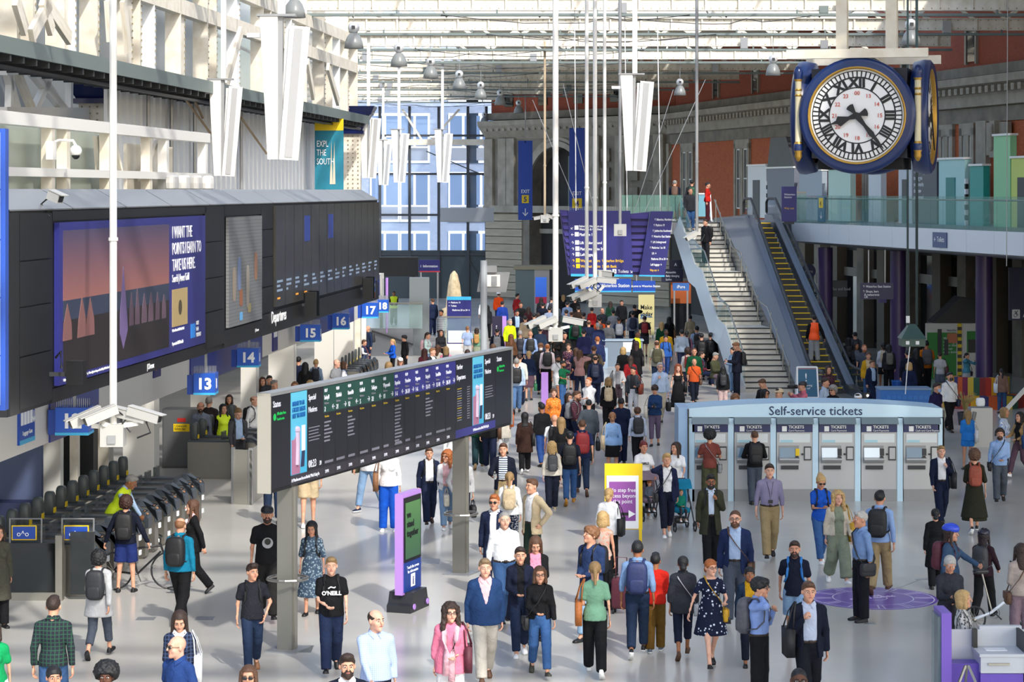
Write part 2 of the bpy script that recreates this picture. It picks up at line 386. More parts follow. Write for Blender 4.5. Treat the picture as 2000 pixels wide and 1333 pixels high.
# ================================================================ far stone wall with the arch
FA = ang(-11.2, 14.5)
wf = thing('wall_far', 'grey stone wall with a great arched recess at the far end', 'wall', (9.5, 138.5, 0), FA, kind='structure')
FL = 18.3; uF = Vector((-11.2, 14.5))/FL
def sf(px):
 q = (px-1000)/F; return (9.5-q*138.5)/(q*uF.y-uF.x)
M_COURSE = mat('beige_stone', '#b8ad99', .8, 0, 'noise', '#a0957f', 1.2, bump=.2)
AC, AR, AZ = 10.8, 2.9, 7.1
q = MB(); pts = [(AC+AR*math.cos(math.pi*i/20), AZ+AR*math.sin(math.pi*i/20)) for i in range(21)]
for i in range(20):
 (xa, za), (xb, zb) = pts[i], pts[i+1]; q.quad((xa, 0, za), (xb, 0, zb), (xb, 0, 11.4), (xa, 0, 11.4)); q.quad((xa, 0, za), (xa, -1.0, za), (xb, -1.0, zb), (xb, 0, zb))
q.box(0, AC-AR, -1, 0, 0, 11.4); q.box(AC+AR, FL, -1, 0, 0, 11.4); q.build('masonry', M_STONE, wf)
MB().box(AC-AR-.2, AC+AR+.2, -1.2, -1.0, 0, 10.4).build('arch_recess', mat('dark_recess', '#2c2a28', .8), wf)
for k in (-1.1, 0, 1.1): MB().box(AC+k-.05, AC+k+.05, -1.0, -.92, 4.6, AZ+2.3).build('glazing_bar', M_GREYP, wf)
q = MB()
for r0, r1, pr in ((AR, AR+.35, .18), (AR+.4, AR+.6, .10)):
 for i in range(20):
  a, b = math.pi*i/20, math.pi*(i+1)/20; P_ = [(AC+r*math.cos(t), AZ+r*math.sin(t)) for r, t in ((r0, a), (r1, a), (r1, b), (r0, b))]; q.prism(P_, 0, pr, 'y')
q.build('arch_moulding', M_STONE2, wf)
for i in range(11):
 zz = .2+i*.5
 for a, b in ((0, AC-AR-.7), (AC+AR+.7, FL)):
  piece('stone_course', M_COURSE, wf, a, b, 0, .09, zz, zz+.44)
for a, b, z0, z1 in ((0, FL, 5.75, 6.2), (0, FL, 11.0, 11.3)): MB().box(a, b, 0, .3, z0, z1).build('string_course', M_STONE2, wf)
co = MB(); co.prism([(0, 10.55), (.3, 10.9), (.75, 11.45), (.8, 11.75), (-.6, 11.85), (-.6, 10.55)], 0, FL, 'x'); co.build('cornice', M_STONE2, wf)
MB().box(0, FL, -1., .1, 11.85, 12.3).build('parapet', M_STONE, wf)
for i in range(28): piece('dentil', M_STONE2, wf, .2+i*.64, .5+i*.64, .28, .62, 11.1, 11.36)
for px in (958, 1000, 1165, 1290, 985, 1215):
 s = sf(px); MB().box(s-.45, s+.45, 0, .22, 6.2, 10.6).build('stone_pilaster', M_STONE2, wf)
for px in (988, 1185, 1240, 1275):
 s = sf(px)
 for zz in (6.6, 7.8, 9.0): MB().box(s-.4, s+.4, .0, .16, zz, zz+.8).build('carved_panel', M_STONE, wf)
MB().box(0, FL, -1.2, -.4, 12.3, 16).build('attic_brickwork', M_BRICKP, wf)
for i in range(5):
 s = 1.5+i*3.6; MB().box(s, s+.9, -.4, -.34, 12.7, 14.2).build('attic_window', M_DGLASS, wf)
# arched opening below with deep shade
MB().box(AC-AR, AC+AR, -1.0, -.85, 4.4, 4.7).build('lintel', M_STONE2, wf)
# ================================================================ glazed end screen and the office block behind
wg = thing('wall_end', 'tall glazed end screen with dark steel mullions', 'glass wall', (-8.9, 153.5, 0), 0, kind='structure')
MB().box(-.2, 7.2, 0, .03, 3.2, 12.8).build('glass_sheet', mat('blue_tinted_glass', '#a8c4e6', .04, 0, alpha=.22), wg)
M_MUL = mat('mullion', '#3b4048', .5)
for px in (742, 800, 857, 914, 950):
 x = (px-1000)*153.5/F+8.9; piece('mullion', M_MUL, wg, x-.09, x+.09, -.15, .1, 0, 12.8)
for y in (265, 340, 420, 497):
 z = HC-(y-YH)*153.5/F; piece('transom', M_MUL, wg, -.3, 7.2, -.1, .08, z-.07, z+.07)
for a, b in (((1.6, 12.6), (3.0, 10.4)), ((5.4, 12.6), (3.4, 10.4)), ((5.6, 3.2), (7.2, .6)), ((3.2, 9.8), (7., 8.2))): brace(wg, (a[0], -.12, a[1]), (b[0], -.12, b[1]), .14 if a[1] > 10 else .07, .14 if a[1] > 10 else .07, M_CREAM if a[1] > 10 else M_MUL)
MB().box(-.3, 7.4, -.4, .1, 10.2, 10.6).build('portal_beam', M_CREAM, wg)
MB().box(-.2, 7.2, .02, .2, 0, 3.2).build('lower_panel', mat('dark_panel', '#3d4a50', .5), wg)
bo = thing('office_building', 'brick office block, blue glass tint painted in, with white windows beyond the glazed end screen', 'building', (-16, 176, 0))
MB().box(0, 26, 0, 6, 0, 22).build('wall', mat('glass_cast_brick', '#8393ae', .8, 0, 'brick', '#76869f', 1.5), bo)  # brick colour carries the blue cast of the glass in front
for px in (752, 810, 905, 940):
 for k, y in enumerate((150, 270, 385, 500)):
  x = (px-1000)*176/F+16; z = HC-(y-YH)*176/F
  w = MB(); w.box(x-1.15, x+1.15, -.12, 0, z-1.9, z+1.9); w = w.build('window', mat('white_window', '#d5dfee', .5), bo)
  for kx in (-.55, .55):
   MB().box(x+kx-.45, x+kx+.45, -.15, -.11, z-.6, z+1.7).build('pane', mat('pane_glass', '#5b7397', .15), w)
  MB().box(x-1., x+1., -.15, -.11, z-1.7, z-.75).build('spandrel', mat('spandrel', '#6e7683', .6), w)
# ================================================================ balcony, with glass balustrade, on purple columns
def bx(d): return 11.9+(93.5-d)*.2098
BA = ang(-.2098, 1); ZBAL = 5.85
bal = thing('balcony', 'long curved retail balcony with pale metal fascia along the right wall', 'balcony', (bx(60.), 60., 0), BA, kind='structure')
S2 = (95-60)*RN
def sb(px):
 q = (px-1000)/F; d = (11.9+93.5*.2098)/(q+.2098); return (d-60)*RN
MB().box(-14, S2+3, -7.2, 0, 5.45, ZBAL).build('slab', M_SILV, bal)
so = MB(); so.prism([(0.02, 5.2), (-.2, 5.05), (-3.5, 4.75), (-7.2, 4.75), (-7.2, 5.45), (0.02, 5.45)], -14, S2+1, 'x'); so.build('soffit', mat('soffit_grey', '#8b8d90', .5), bal)
n = 22
for i in range(n):
 a = -14+(S2+14)*i/n; b = -14+(S2+14)*(i+1)/n; piece('fascia_panel', mat('fascia', '#dde2e8', .4), bal, a+.01, b-.01, 0, .06, 5.12, ZBAL+.02)
gl_me = MB().box(0, 1, 0, 1, 0, 1).mesh('balustrade_pane'); gl_me.materials.append(M_GGLASS)
for i in range(n*2):
 a = -14+(S2+14)*i/(n*2); b = -14+(S2+14)*(i+1)/(n*2); o = ob('balustrade_pane', gl_me, None, bal, (a+.015, -.05, ZBAL+.02)); o.scale = (b-a-.03, .02, 1.12)
MB().tube([(-14, -.12, ZBAL+1.02), (S2, -.12, ZBAL+1.02)], .03, 8).build('handrail', M_STEEL, bal)
s = sb(1840); sg = MB().box(s-.62, s+.62, .07, .10, 5.22, 5.75).build('wayfinding_plate', mat('slate_blue', '#3a4f80', .4), bal); text('\u2190 Toilets', .26, (s+.5, .105, 5.42), M_LETW, bal, (-1, 0, 0), (0, 0, 1), sx=.9)
s = sb(1605); MB().box(s-.4, s+.4, .0, .03, ZBAL+.1, ZBAL+1.1).build('exit_decal', mat('teal_decal', '#2d6d86', .4), bal); MB().box(s-.24, s+.24, .03, .04, ZBAL+.65, ZBAL+1.05).build('exit_number_plate', M_YEL, bal)
text('4', .3, (s+.1, .045, ZBAL+.72), M_BLK2, bal, (-1, 0, 0)); text('\u2193', .4, (s+.12, .045, ZBAL+.2), M_LETW, bal, (-1, 0, 0))
for px, py in ((1922, 769), (1754, 742), (1612, 722)):
 g = G(px, py); o = MB().lathe([(.30, 0), (.30, 4.9)], 18).build('purple_column', [mat('aubergine_paint', '#4a3a66', .35)], None, (g.x, g.y, 0), smooth=True)
 tag(o, {1922: 'round purple column beside the striped sofa', 1754: 'round purple column behind the blue planter box', 1612: 'round purple column behind the escalator'}[px], 'column', 'purple columns under the balcony', 'structure')
# shop hoardings standing on the balcony
HB = [(1456, 1492, 325, '#d9dde0', 'white shop hoarding with a door on the balcony'), (1494, 1546, 330, '#6b7280', 'grey shop hoarding under a dark tent roof on the balcony'), (1556, 1600, 335, '#9aa7b3', 'grey glass kiosk screen on the balcony below the clock'),
      (1612, 1655, 332, '#b9d6c8', 'pale mint hoarding on the balcony below the clock'), (1690, 1714, 335, '#cfd6da', 'narrow white hoarding on the balcony below the clock'), (1748, 1774, 318, '#c3c8cf', 'light grey hoarding with a dark door slot'), (1776, 1822, 318, '#4b4f59', 'charcoal hoarding with lines of white writing'),
      (1826, 1876, 313, '#a9d6d4', 'pale teal hoarding with a teal door panel'), (1886, 1912, 325, '#1f9a90', 'deep teal hoarding panel right of the hazard stripes'), (1932, 1964, 267, '#8fcf9a', 'tall green hoarding panel on the balcony'), (1966, 2010, 310, '#c9d86a', 'yellow green hoarding with a window at the right edge')]
for i, (a, b, yt, c, lab) in enumerate(HB):
 sa, sb_ = sr(a, 2.6), sr(b, 2.6); d = D0+sa/RN; zt = HC+(YH-yt)*d/F; lo, hi = min(sa, sb_), max(sa, sb_)
 p0 = wr.matrix_world if False else None
 t = thing('shop_hoarding', lab, 'hoarding', Vector((wall_x(D0), D0, 0)), RA, 'shop hoardings on the balcony')
 MB().box(lo, hi, 2.35, 2.6, ZBAL, zt).build('board', mat('hoarding', c, .5), t)
 MB().box(lo-.03, hi+.03, 2.3, 2.66, zt, zt+.08).build('capping', M_WHITE, t)
 if i in (0, 5, 7, 10): MB().box(lo+(hi-lo)*.35, lo+(hi-lo)*.7, 2.6, 2.63, ZBAL, zt-.7).build('door_slot', mat('teal_panel', '#10807c', .5) if i == 7 else M_DGREY, t)
 if i == 6: text("We're working\nto bring you\nyour favourite\nshops new\nand improved.", .26, (hi-.12, 2.61, zt-.45), M_LETW, t, (-1, 0, 0), sx=.7)
 if i == 1: q = MB(); q.prism([(lo, zt+.08), (hi, zt+.08), (hi-.5, zt+1.5), (lo+1.2, zt+1.5)], 1.2, 2.6, 'y'); q.build('tent_roof', M_DGREY, t)
 if i in (0, 7):
  e = lo-.12
  for k in range(9): piece('hazard_stripe', M_BLK2 if k % 2 else M_LETW, t, e, e+.1, 2.5, 2.62, ZBAL+k*.2, ZBAL+.2+k*.2)
q = W(1541, 358, 92)
t = thing('wayfinding_totem', 'small navy direction totem on the balcony under the clock', 'sign', (q.x, 92, ZBAL)); MB().box(-.3, .3, -.05, .05, .1, 1.5).build('panel', M_NAVY, t); MB().box(-.2, .2, -.04, .04, 0, .1).build('foot', M_DGREY, t)
text('Waterloo\nStation', .11, (-.2, -.055, 1.15), M_LETW, t); text('Way out', .11, (-.2, -.055, .6), M_LETY, t)
# ================================================================ left side: gantry, steelwork and cladding above the boards
LO = Vector((-12.38+.0844*25, 25, 0)); LA = ang(.0844, 1); LN = math.hypot(1, .0844)
def sl(px, off=0.):           # along the gantry line, moved `off` to the left
 q = (px-1000)/F; d = (12.38+off)/(.0844-q); return (d-25)*LN
def zl(px, py, off=0.): q = (px-1000)/F; d = (12.38+off)/(.0844-q); return HC-(py-YH)*d/F
wl = thing('wall_left', 'cream riveted steelwork and corrugated cladding along the platform side', 'wall', LO, LA, kind='structure')
M_CLAD = mat('corrugated_cladding', '#eef2f4', .5); M_CLAD2 = mat('green_grey_cladding', '#a9b3a8', .5)
S3 = 59.5
MB().box(0, S3, -.05, .02, 9.62, 9.92).build('gantry_edge_beam', M_GREYP, wl); MB().box(0, S3, .02, 1.3, 9.78, 9.84).build('gantry_deck', mat('gantry_deck', '#4c5355', .6), wl)
for i in range(74): piece('gantry_bracket', M_DGREY, wl, i*.8, i*.8+.1, .0, 1.3, 9.5, 9.78)
MB().tube([(0, .25, 9.45), (S3, .3, 9.45)], .05, 6).build('cable_bundle', M_BLK2, wl); MB().tube([(0, .55, 9.47), (S3, .5, 9.46)], .04, 6).build('cable_bundle', M_BLK2, wl)
sA, sB = sl(240, .9), sl(600, .9); n = 46
for i in range(n):
 a = sA+(sB-sA+6)*i/n; w = (sB-sA+6)/n; piece('cladding_sheet', M_CLAD, wl, a, a+w*.62, 1.28, 1.36, 6.2, 9.6); piece('cladding_rib', M_CLAD, wl, a+w*.62, a+w, 1.36, 1.42, 6.2, 9.6)
for px in (300, 345, 390, 480): s = sl(px, 1.); MB().tube([(s, 1.15, 9.5), (s, 1.15, 6.8)], .05, 6).build('downpipe', M_SILV, wl)
for a, b in (((330, 150), (410, 260)), ((365, 165), (395, 230)), ((470, 230), (520, 300))):
 MB().tube([(sl(a[0], .6), .6, zl(a[0], a[1], .6)), (sl(b[0], .6), .6, zl(b[0], b[1], .6))], .035, 6).build('stay_rod', mat('tan_rod', '#9a8260', .5), wl)
# uprights above the gantry, riveted
k = 0
for px in (20, 52, 118, 132, 178, 240, 262, 290, 345, 395, 412, 455, 505, 520, 545, 560, 590, 625, 640, 655, 672, 690):
 k += 1; s = sl(px, .9); w = .5 if k % 3 else .85
 if 150 < px < 170: continue
 q = MB(); q.box(s-w/2, s+w/2, .8, 1.0, 9.84, 14.2); q.box(s-w/2-.05, s-w/2, .7, 1.1, 9.84, 14.2); q.build('riveted_upright', M_CREAM if k % 4 else M_CLAD, wl)
 rv = MB()
 for i in range(26):
  zz = 9.9+i*.16
  for xx in (s-w/2+.07, s+w/2-.07): rv.box(xx-.02, xx+.02, .77, .8, zz-.02, zz+.02)
 tag(rv.build('rivets', mat('rivet_paint', '#8f866f', .6), wl), kind='stuff')
for a, b in (((85, 0), (135, 75)), ((210, 0), (215, 80)), ((30, 0), (48, 60)), ((60, 70), (95, 5)), ((240, 0), (250, 100)), ((470, 60), (440, 170)), ((600, 120), (612, 190)), ((640, 130), (660, 200)), ((100, 60), (82, 0))):
 brace(wl, (sl(a[0], .3), .3, zl(a[0], a[1], .3)), (sl(b[0], .3), .3, zl(b[0], b[1], .3)), .28, .1, M_CREAM)
for z in (11.6, 12.6): MB().box(0, S3+2, .7, .95, z, z+.38).build('longitudinal_beam', M_CREAM, wl)
MB().box(-2, S3+6, 1.6, 1.8, 9.9, 15).build('upper_glazing', mat('upper_glazing', '#cfd9de', .2, 0, alpha=.5), wl)
MB().box(-2, S3+4, 6.5, 6.8, 0, 15).build('rear_wall', mat('rear_wall', '#8a8f90', .7), wl); MB().box(S3+4, S3+36, 6.5, 6.8, 0, 5.5).build('rear_wall', mat('rear_wall', '#8a8f90', .7), wl); MB().box(4, S3+14, 1.5, 6.6, 5.9, 6.0).build('shading_slab', mat('shading_slab_grey', '#6a6e72', .7), wl)  # overhead slab and farther rear wall added to darken the platform side
# white lattice truss at far left
for y0, y1 in ((132, 128), (222, 222), (98, 100)):
 a = (sl(0, 2.6), zl(0, y0, 2.6)); b = (sl(245, 2.6), zl(245, y1, 2.6)); brace(wl, (a[0], 2.6, a[1]), (b[0], 2.6, b[1]), .3, .2, M_WHITE, 'truss_chord')
for (xa, ya), (xb, yb) in (((0, 112), (30, 220)), ((32, 110), (125, 220)), ((50, 115), (128, 225)), ((132, 125), (130, 225)), ((15, 130), (12, 222)), ((232, 170), (243, 215)), ((225, 135), (240, 215)), ((60, 220), (20, 120)), ((100, 130), (62, 215))):
 brace(wl, (sl(xa, 2.6), 2.6, zl(xa, ya, 2.6)), (sl(xb, 2.6), 2.6, zl(xb, yb, 2.6)), .2, .14, M_WHITE if ya != 220 else M_CREAM, 'truss_diagonal')
# steel columns with blue capitals
for px, d, lab in ((188, 56., 'cream riveted steel column with a navy capital at the left'), (686, 86., 'cream riveted steel column with a navy capital beyond the teal poster')):
 x = (px-1000)*d/F; t = thing('capital_column', lab, 'column', (x, d, 0), 0, None, 'structure')
 w = .36
 q = MB(); q.box(-w, w, -w, w, 0, 9.35); q.build('shaft', M_CREAM, t)
 cp = MB()
 for z0, z1, a, b in ((9.3, 9.42, .5, .5), (9.42, 10.0, .42, .74), (10.0, 10.12, .78, .82), (10.12, 10.32, .82, .92)):
  nn = len(cp.v); cp.v += [(sx*a, sy*a, z0) for sx, sy in ((-1, -1), (1, -1), (1, 1), (-1, 1))]+[(sx*b, sy*b, z1) for sx, sy in ((-1, -1), (1, -1), (1, 1), (-1, 1))]
  for f_ in ((0, 1, 5, 4), (1, 2, 6, 5), (2, 3, 7, 6), (3, 0, 4, 7), (4, 5, 6, 7), (3, 2, 1, 0)): cp.f.append(tuple(nn+i for i in f_)); cp.m.append(0)
 cp.build('capital', mat('navy_gloss', '#101c4a', .25), t)
 for k in (-.18, 0, .18): brace(t, (k, -.44, 9.5), (k, -.62, 9.85), .05, .03, M_SILV, 'flute')
 rv = MB()
 for i in range(16):
  for xx in (-.28, -.09, .09, .28): rv.box(xx-.02, xx+.02, -w-.03, -w, 6.8+i*.16, 6.84+i*.16)
 tag(rv.build('rivets', mat('rivet_paint', '#8f866f', .6), t), kind='stuff')
# teal poster by the second column
a = W(615, 360, 78); b = W(671, 232, 78)
po = thing('hanging_poster', 'teal sailing poster with a yellow band behind the departures board', 'poster', (0, 78, 0)); MB().box(a.x, b.x, -.03, .03, a.z-.5, b.z).build('sheet', mat('teal_print', '#1a7f96', .5, 0, 'noise', '#0f6a86', 2.), po); MB().box(a.x, b.x, -.04, -.03, b.z-.4, b.z).build('yellow_band', M_YEL, po)
for k in (.52, .62): q = MB(); q.prism([(a.x+(b.x-a.x)*k, a.z), (a.x+(b.x-a.x)*(k+.1), a.z), (a.x+(b.x-a.x)*(k+.06), b.z-.75)], -.042, -.03, 'y'); q.build('printed_sail', mat('sail_print', '#c9c4b0', .6), po)
text('EXPL\nTHE\nSOUTH', .3, (a.x+.06, -.045, b.z-.95), M_LETW, po, sx=.6)
# white service frame above the departures board
BO = Vector((-6.9, 32.3, 0)); BAN = ang(.0895, 1); BN_ = math.hypot(1, .0895)
def sB_(px, off=0.): q = (px-1000)/F; d = (6.9+32.3*.0895+off)/(.0895-q); return (d-32.3)*BN_
def zB_(px, py, off=0.): q = (px-1000)/F; d = (6.9+32.3*.0895+off)/(.0895-q); return HC-(py-YH)*d/F
sf_ = thing('service_frame', 'white steel service frame standing behind the departures board', 'frame', BO, BAN)
s0, s1 = 1.5, sB_(400, 1.2)
MB().box(s0, s1, 1.1, 1.35, 8.22, 8.42).build('top_rail', M_WHITE, sf_); MB().box(s0, s1+.2, 1.1, 1.35, 7.42, 7.56).build('lower_rail', M_WHITE, sf_)
for px in (395, 318, 285, 205, 122, 92): s = sB_(px, 1.2); MB().box(s-.1, s+.1, 1.12, 1.3, 6.2, 8.3).build('post', M_WHITE if px > 300 else M_CREAM, sf_)
MB().box(s0, sB_(212, 1.6), 1.6, 1.66, 6.4, 8.25).build('rear_sheet', M_CLAD2, sf_); MB().box(sB_(240, 1.6), sB_(330, 1.6), 1.55, 1.62, 6.4, 8.1).build('cream_cabinet', M_CREAM, sf_)
for a, b in (((200, 345), (195, 265)), ((318, 268), (280, 350)), ((230, 270), (245, 345))): brace(sf_, (sB_(a[0], 1.3), 1.4, zB_(a[0], a[1], 1.3)), (sB_(b[0], 1.3), 1.4, zB_(b[0], b[1], 1.3)), .1, .08, M_CREAM)
for px in (335, 358, 382, 405): MB().rbox((sB_(px, .9), .9, 7.35), (.5, .2, .32), n=6, k=3).build('floodlight', M_WHITE, sf_)
# ================================================================ people: bodies, clothes and hair are grown as smooth surfaces
def surfnet(f, lo, h):
 s = f < 0
 c = np.zeros(tuple(n-1 for n in f.shape), np.int8)
 for i in (0, 1):
  for j in (0, 1):
   for k in (0, 1): c += s[i:f.shape[0]-1+i, j:f.shape[1]-1+j, k:f.shape[2]-1+k]
 act = (c > 0) & (c < 8); idx = np.argwhere(act)
 if len(idx) == 0: return np.zeros((0, 3)), []
 num = -np.ones(act.shape, np.int64); num[act] = np.arange(len(idx))
 acc = np.zeros((len(idx), 3)); cnt = np.zeros(len(idx))
 I, J, K = idx.T
 C = [(i, j, k) for i in (0, 1) for j in (0, 1) for k in (0, 1)]
 vals = {q: f[I+q[0], J+q[1], K+q[2]] for q in C}
 for q in C:
  for ax in range(3):
   if q[ax] == 0:
    r = list(q); r[ax] = 1; r = tuple(r); a, b = vals[q], vals[r]
    m = (a < 0) != (b < 0); t = np.where(m, a/np.where(m, a-b, 1), 0)
    P = np.array(q, float)[None].repeat(len(idx), 0); P[:, ax] += t
    acc += P*m[:, None]; cnt += m
 v = (acc/cnt[:, None]+idx)*h+np.array(lo)
 quads = []
 for ax in range(3):
  sl0 = [slice(1, -1)]*3; sl1 = [slice(1, -1)]*3
  sl0[ax] = slice(0, -1); sl1[ax] = slice(1, None)
  a, b = s[tuple(sl0)], s[tuple(sl1)]; e = np.argwhere(a != b)
  if len(e) == 0: continue
  o1, o2 = (ax+1) % 3, (ax+2) % 3
  base = e.copy(); base[:, o1] += 1; base[:, o2] += 1
  sg = a[tuple(e.T)]
  def nb(d1, d2):
   q = base.copy(); q[:, o1] -= d1; q[:, o2] -= d2; return num[tuple(q.T)]
  A, B, Cc, D = nb(1, 1), nb(0, 1), nb(0, 0), nb(1, 0)
  quads.append(np.where(sg[:, None], np.stack([A, B, Cc, D], 1), np.stack([D, Cc, B, A], 1)))
 return v, np.concatenate(quads)
class Fld:
 def __init__(s, lo, hi, h):
  s.h = h; s.lo = np.array(lo, float); n = np.ceil((np.array(hi)-s.lo)/h).astype(int)+1
  s.ax = [s.lo[i]+h*np.arange(n[i]) for i in range(3)]; s.f = np.full(tuple(n), .5)
 def sub(s, lo, hi):
  r = []
  for i in range(3):
   a = max(0, int((lo[i]-s.lo[i])/s.h)-1); b = min(len(s.ax[i]), int((hi[i]-s.lo[i])/s.h)+3)
   if b-a < 1: return None, None
   r.append(slice(a, b))
  return tuple(r), np.meshgrid(s.ax[0][r[0]], s.ax[1][r[1]], s.ax[2][r[2]], indexing='ij', sparse=True)
 def put(s, sl, d, k):
  g = s.f[sl]
  if k > 0:
   hh = np.clip(.5+.5*(g-d)/k, 0, 1); s.f[sl] = g*(1-hh)+d*hh-k*hh*(1-hh)
  else: s.f[sl] = np.minimum(g, d)
 def rc(s, a, b, ra, rb, k=.02, fy=1.):
  a = np.array(a, float); b = np.array(b, float); m = max(ra, rb)/min(fy, 1)+.05
  sl, g = s.sub(np.minimum(a, b)-m, np.maximum(a, b)+m)
  if sl is None: return s
  X, Y, Z = g; ba = b-a; bb = ba@ba+1e-9
  t = np.clip(((X-a[0])*ba[0]+(Y-a[1])*ba[1]+(Z-a[2])*ba[2])/bb, 0, 1)
  d = np.sqrt((X-a[0]-t*ba[0])**2+((Y-a[1]-t*ba[1])*fy)**2+(Z-a[2]-t*ba[2])**2)-(ra+t*(rb-ra))
  s.put(sl, d, k); return s
 def el(s, c, r, k=.02, R=None):
  c = np.array(c, float); r = np.array(r, float); m = r.max()+.05 if R is not None else r+.05
  sl, g = s.sub(c-m, c+m)
  if sl is None: return s
  X, Y, Z = g; X, Y, Z = X-c[0], Y-c[1], Z-c[2]
  if R is not None: X, Y, Z = (R[0][0]*X+R[1][0]*Y+R[2][0]*Z, R[0][1]*X+R[1][1]*Y+R[2][1]*Z, R[0][2]*X+R[1][2]*Y+R[2][2]*Z)
  k0 = np.sqrt((X/r[0])**2+(Y/r[1])**2+(Z/r[2])**2); k1 = np.sqrt((X/r[0]**2)**2+(Y/r[1]**2)**2+(Z/r[2]**2)**2)+1e-9
  s.put(sl, k0*(k0-1)/k1, k); return s
 def grid(s): return np.meshgrid(*s.ax, indexing='ij', sparse=True)
 def cut(s, fn):           # keep where fn < 0
  X, Y, Z = s.grid(); s.f = np.maximum(s.f, fn(X, Y, Z)); return s
 def noise(s, a, q):
  X, Y, Z = s.grid(); s.f = s.f+a*np.sin(q*X+1)*np.sin(q*Y+2*np.sin(q*.4*Z))*np.sin(q*Z); return s
 def mesh(s):
  # pad so that everything closes
  f = np.pad(s.f, 1, constant_values=.5); return surfnet(f, s.lo-s.h, s.h)
def npmesh(name, parts, smooth=True):         # parts: list of (verts, faces, mat index)
 vs, fs, ms = [], [], []; n = 0
 for v, f, mi in parts:
  v = np.asarray(v, float)
  vs.append(v); f = [tuple(int(i)+n for i in q) for q in f]; fs += f; ms += [mi]*len(f); n += len(v)
 me = bpy.data.meshes.new(name); me.from_pydata(np.concatenate(vs).tolist() if vs else [], [], fs)
 me.polygons.foreach_set('material_index', ms); me.polygons.foreach_set('use_smooth', [smooth]*len(fs))
 for _ in range(max(ms)+1 if ms else 1): me.materials.append(None)
 me.update(); return me
# ---------------- heads and hair (local: origin at head centre, looking along -y)
_HC = {}
def head_parts(h):
 if ('head', h) in _HC: return _HC[('head', h)]
 f = Fld((-.12, -.15, -.20), (.12, .14, .15), h)
 f.rc((0, .03, -.06), (0, .035, -.2), .05, .056, .02)
 f.el((0, .012, .03), (.076, .096, .088), .02); f.el((0, -.02, -.045), (.058, .068, .072), .03)
 f.rc((0, -.068, -.092), (0, -.072, -.095), .022, .022, .025)
 f.rc((-.04, -.078, .03), (.04, -.078, .03), .012, .012, .02)
 for x in (-1, 1):
  f.el((x*.078, .008, -.005), (.012, .02, .032), .008); f.el((x*.04, -.058, -.03), (.022, .024, .024), .02)
 f.rc((0, -.09, .02), (0, -.112, -.02), .008, .014, .012)
 f.el((0, -.083, -.052), (.024, .010, .011), .01)
 v, q = f.mesh(); out = [(v, q, 0)]
 for x in (-1, 1):
  e = MB().sphere((x*.031, -.082, .010), (.015, .008, .0085), 8, 6); out.append((e.v, e.f, 2))
  e = MB().sphere((x*.031, -.0885, .010), (.007, .004, .0075), 8, 4); out.append((e.v, e.f, 1))
  e = MB().tube([(x*.013, -.094, .028), (x*.032, -.092, .034), (x*.05, -.08, .028)], .0042, 5); out.append((e.v, e.f, 1))
 e = MB().sphere((0, -.0905, -.052), (.022, .005, .0075), 10, 6); out.append((e.v, e.f, 3))
 _HC[('head', h)] = out; return out
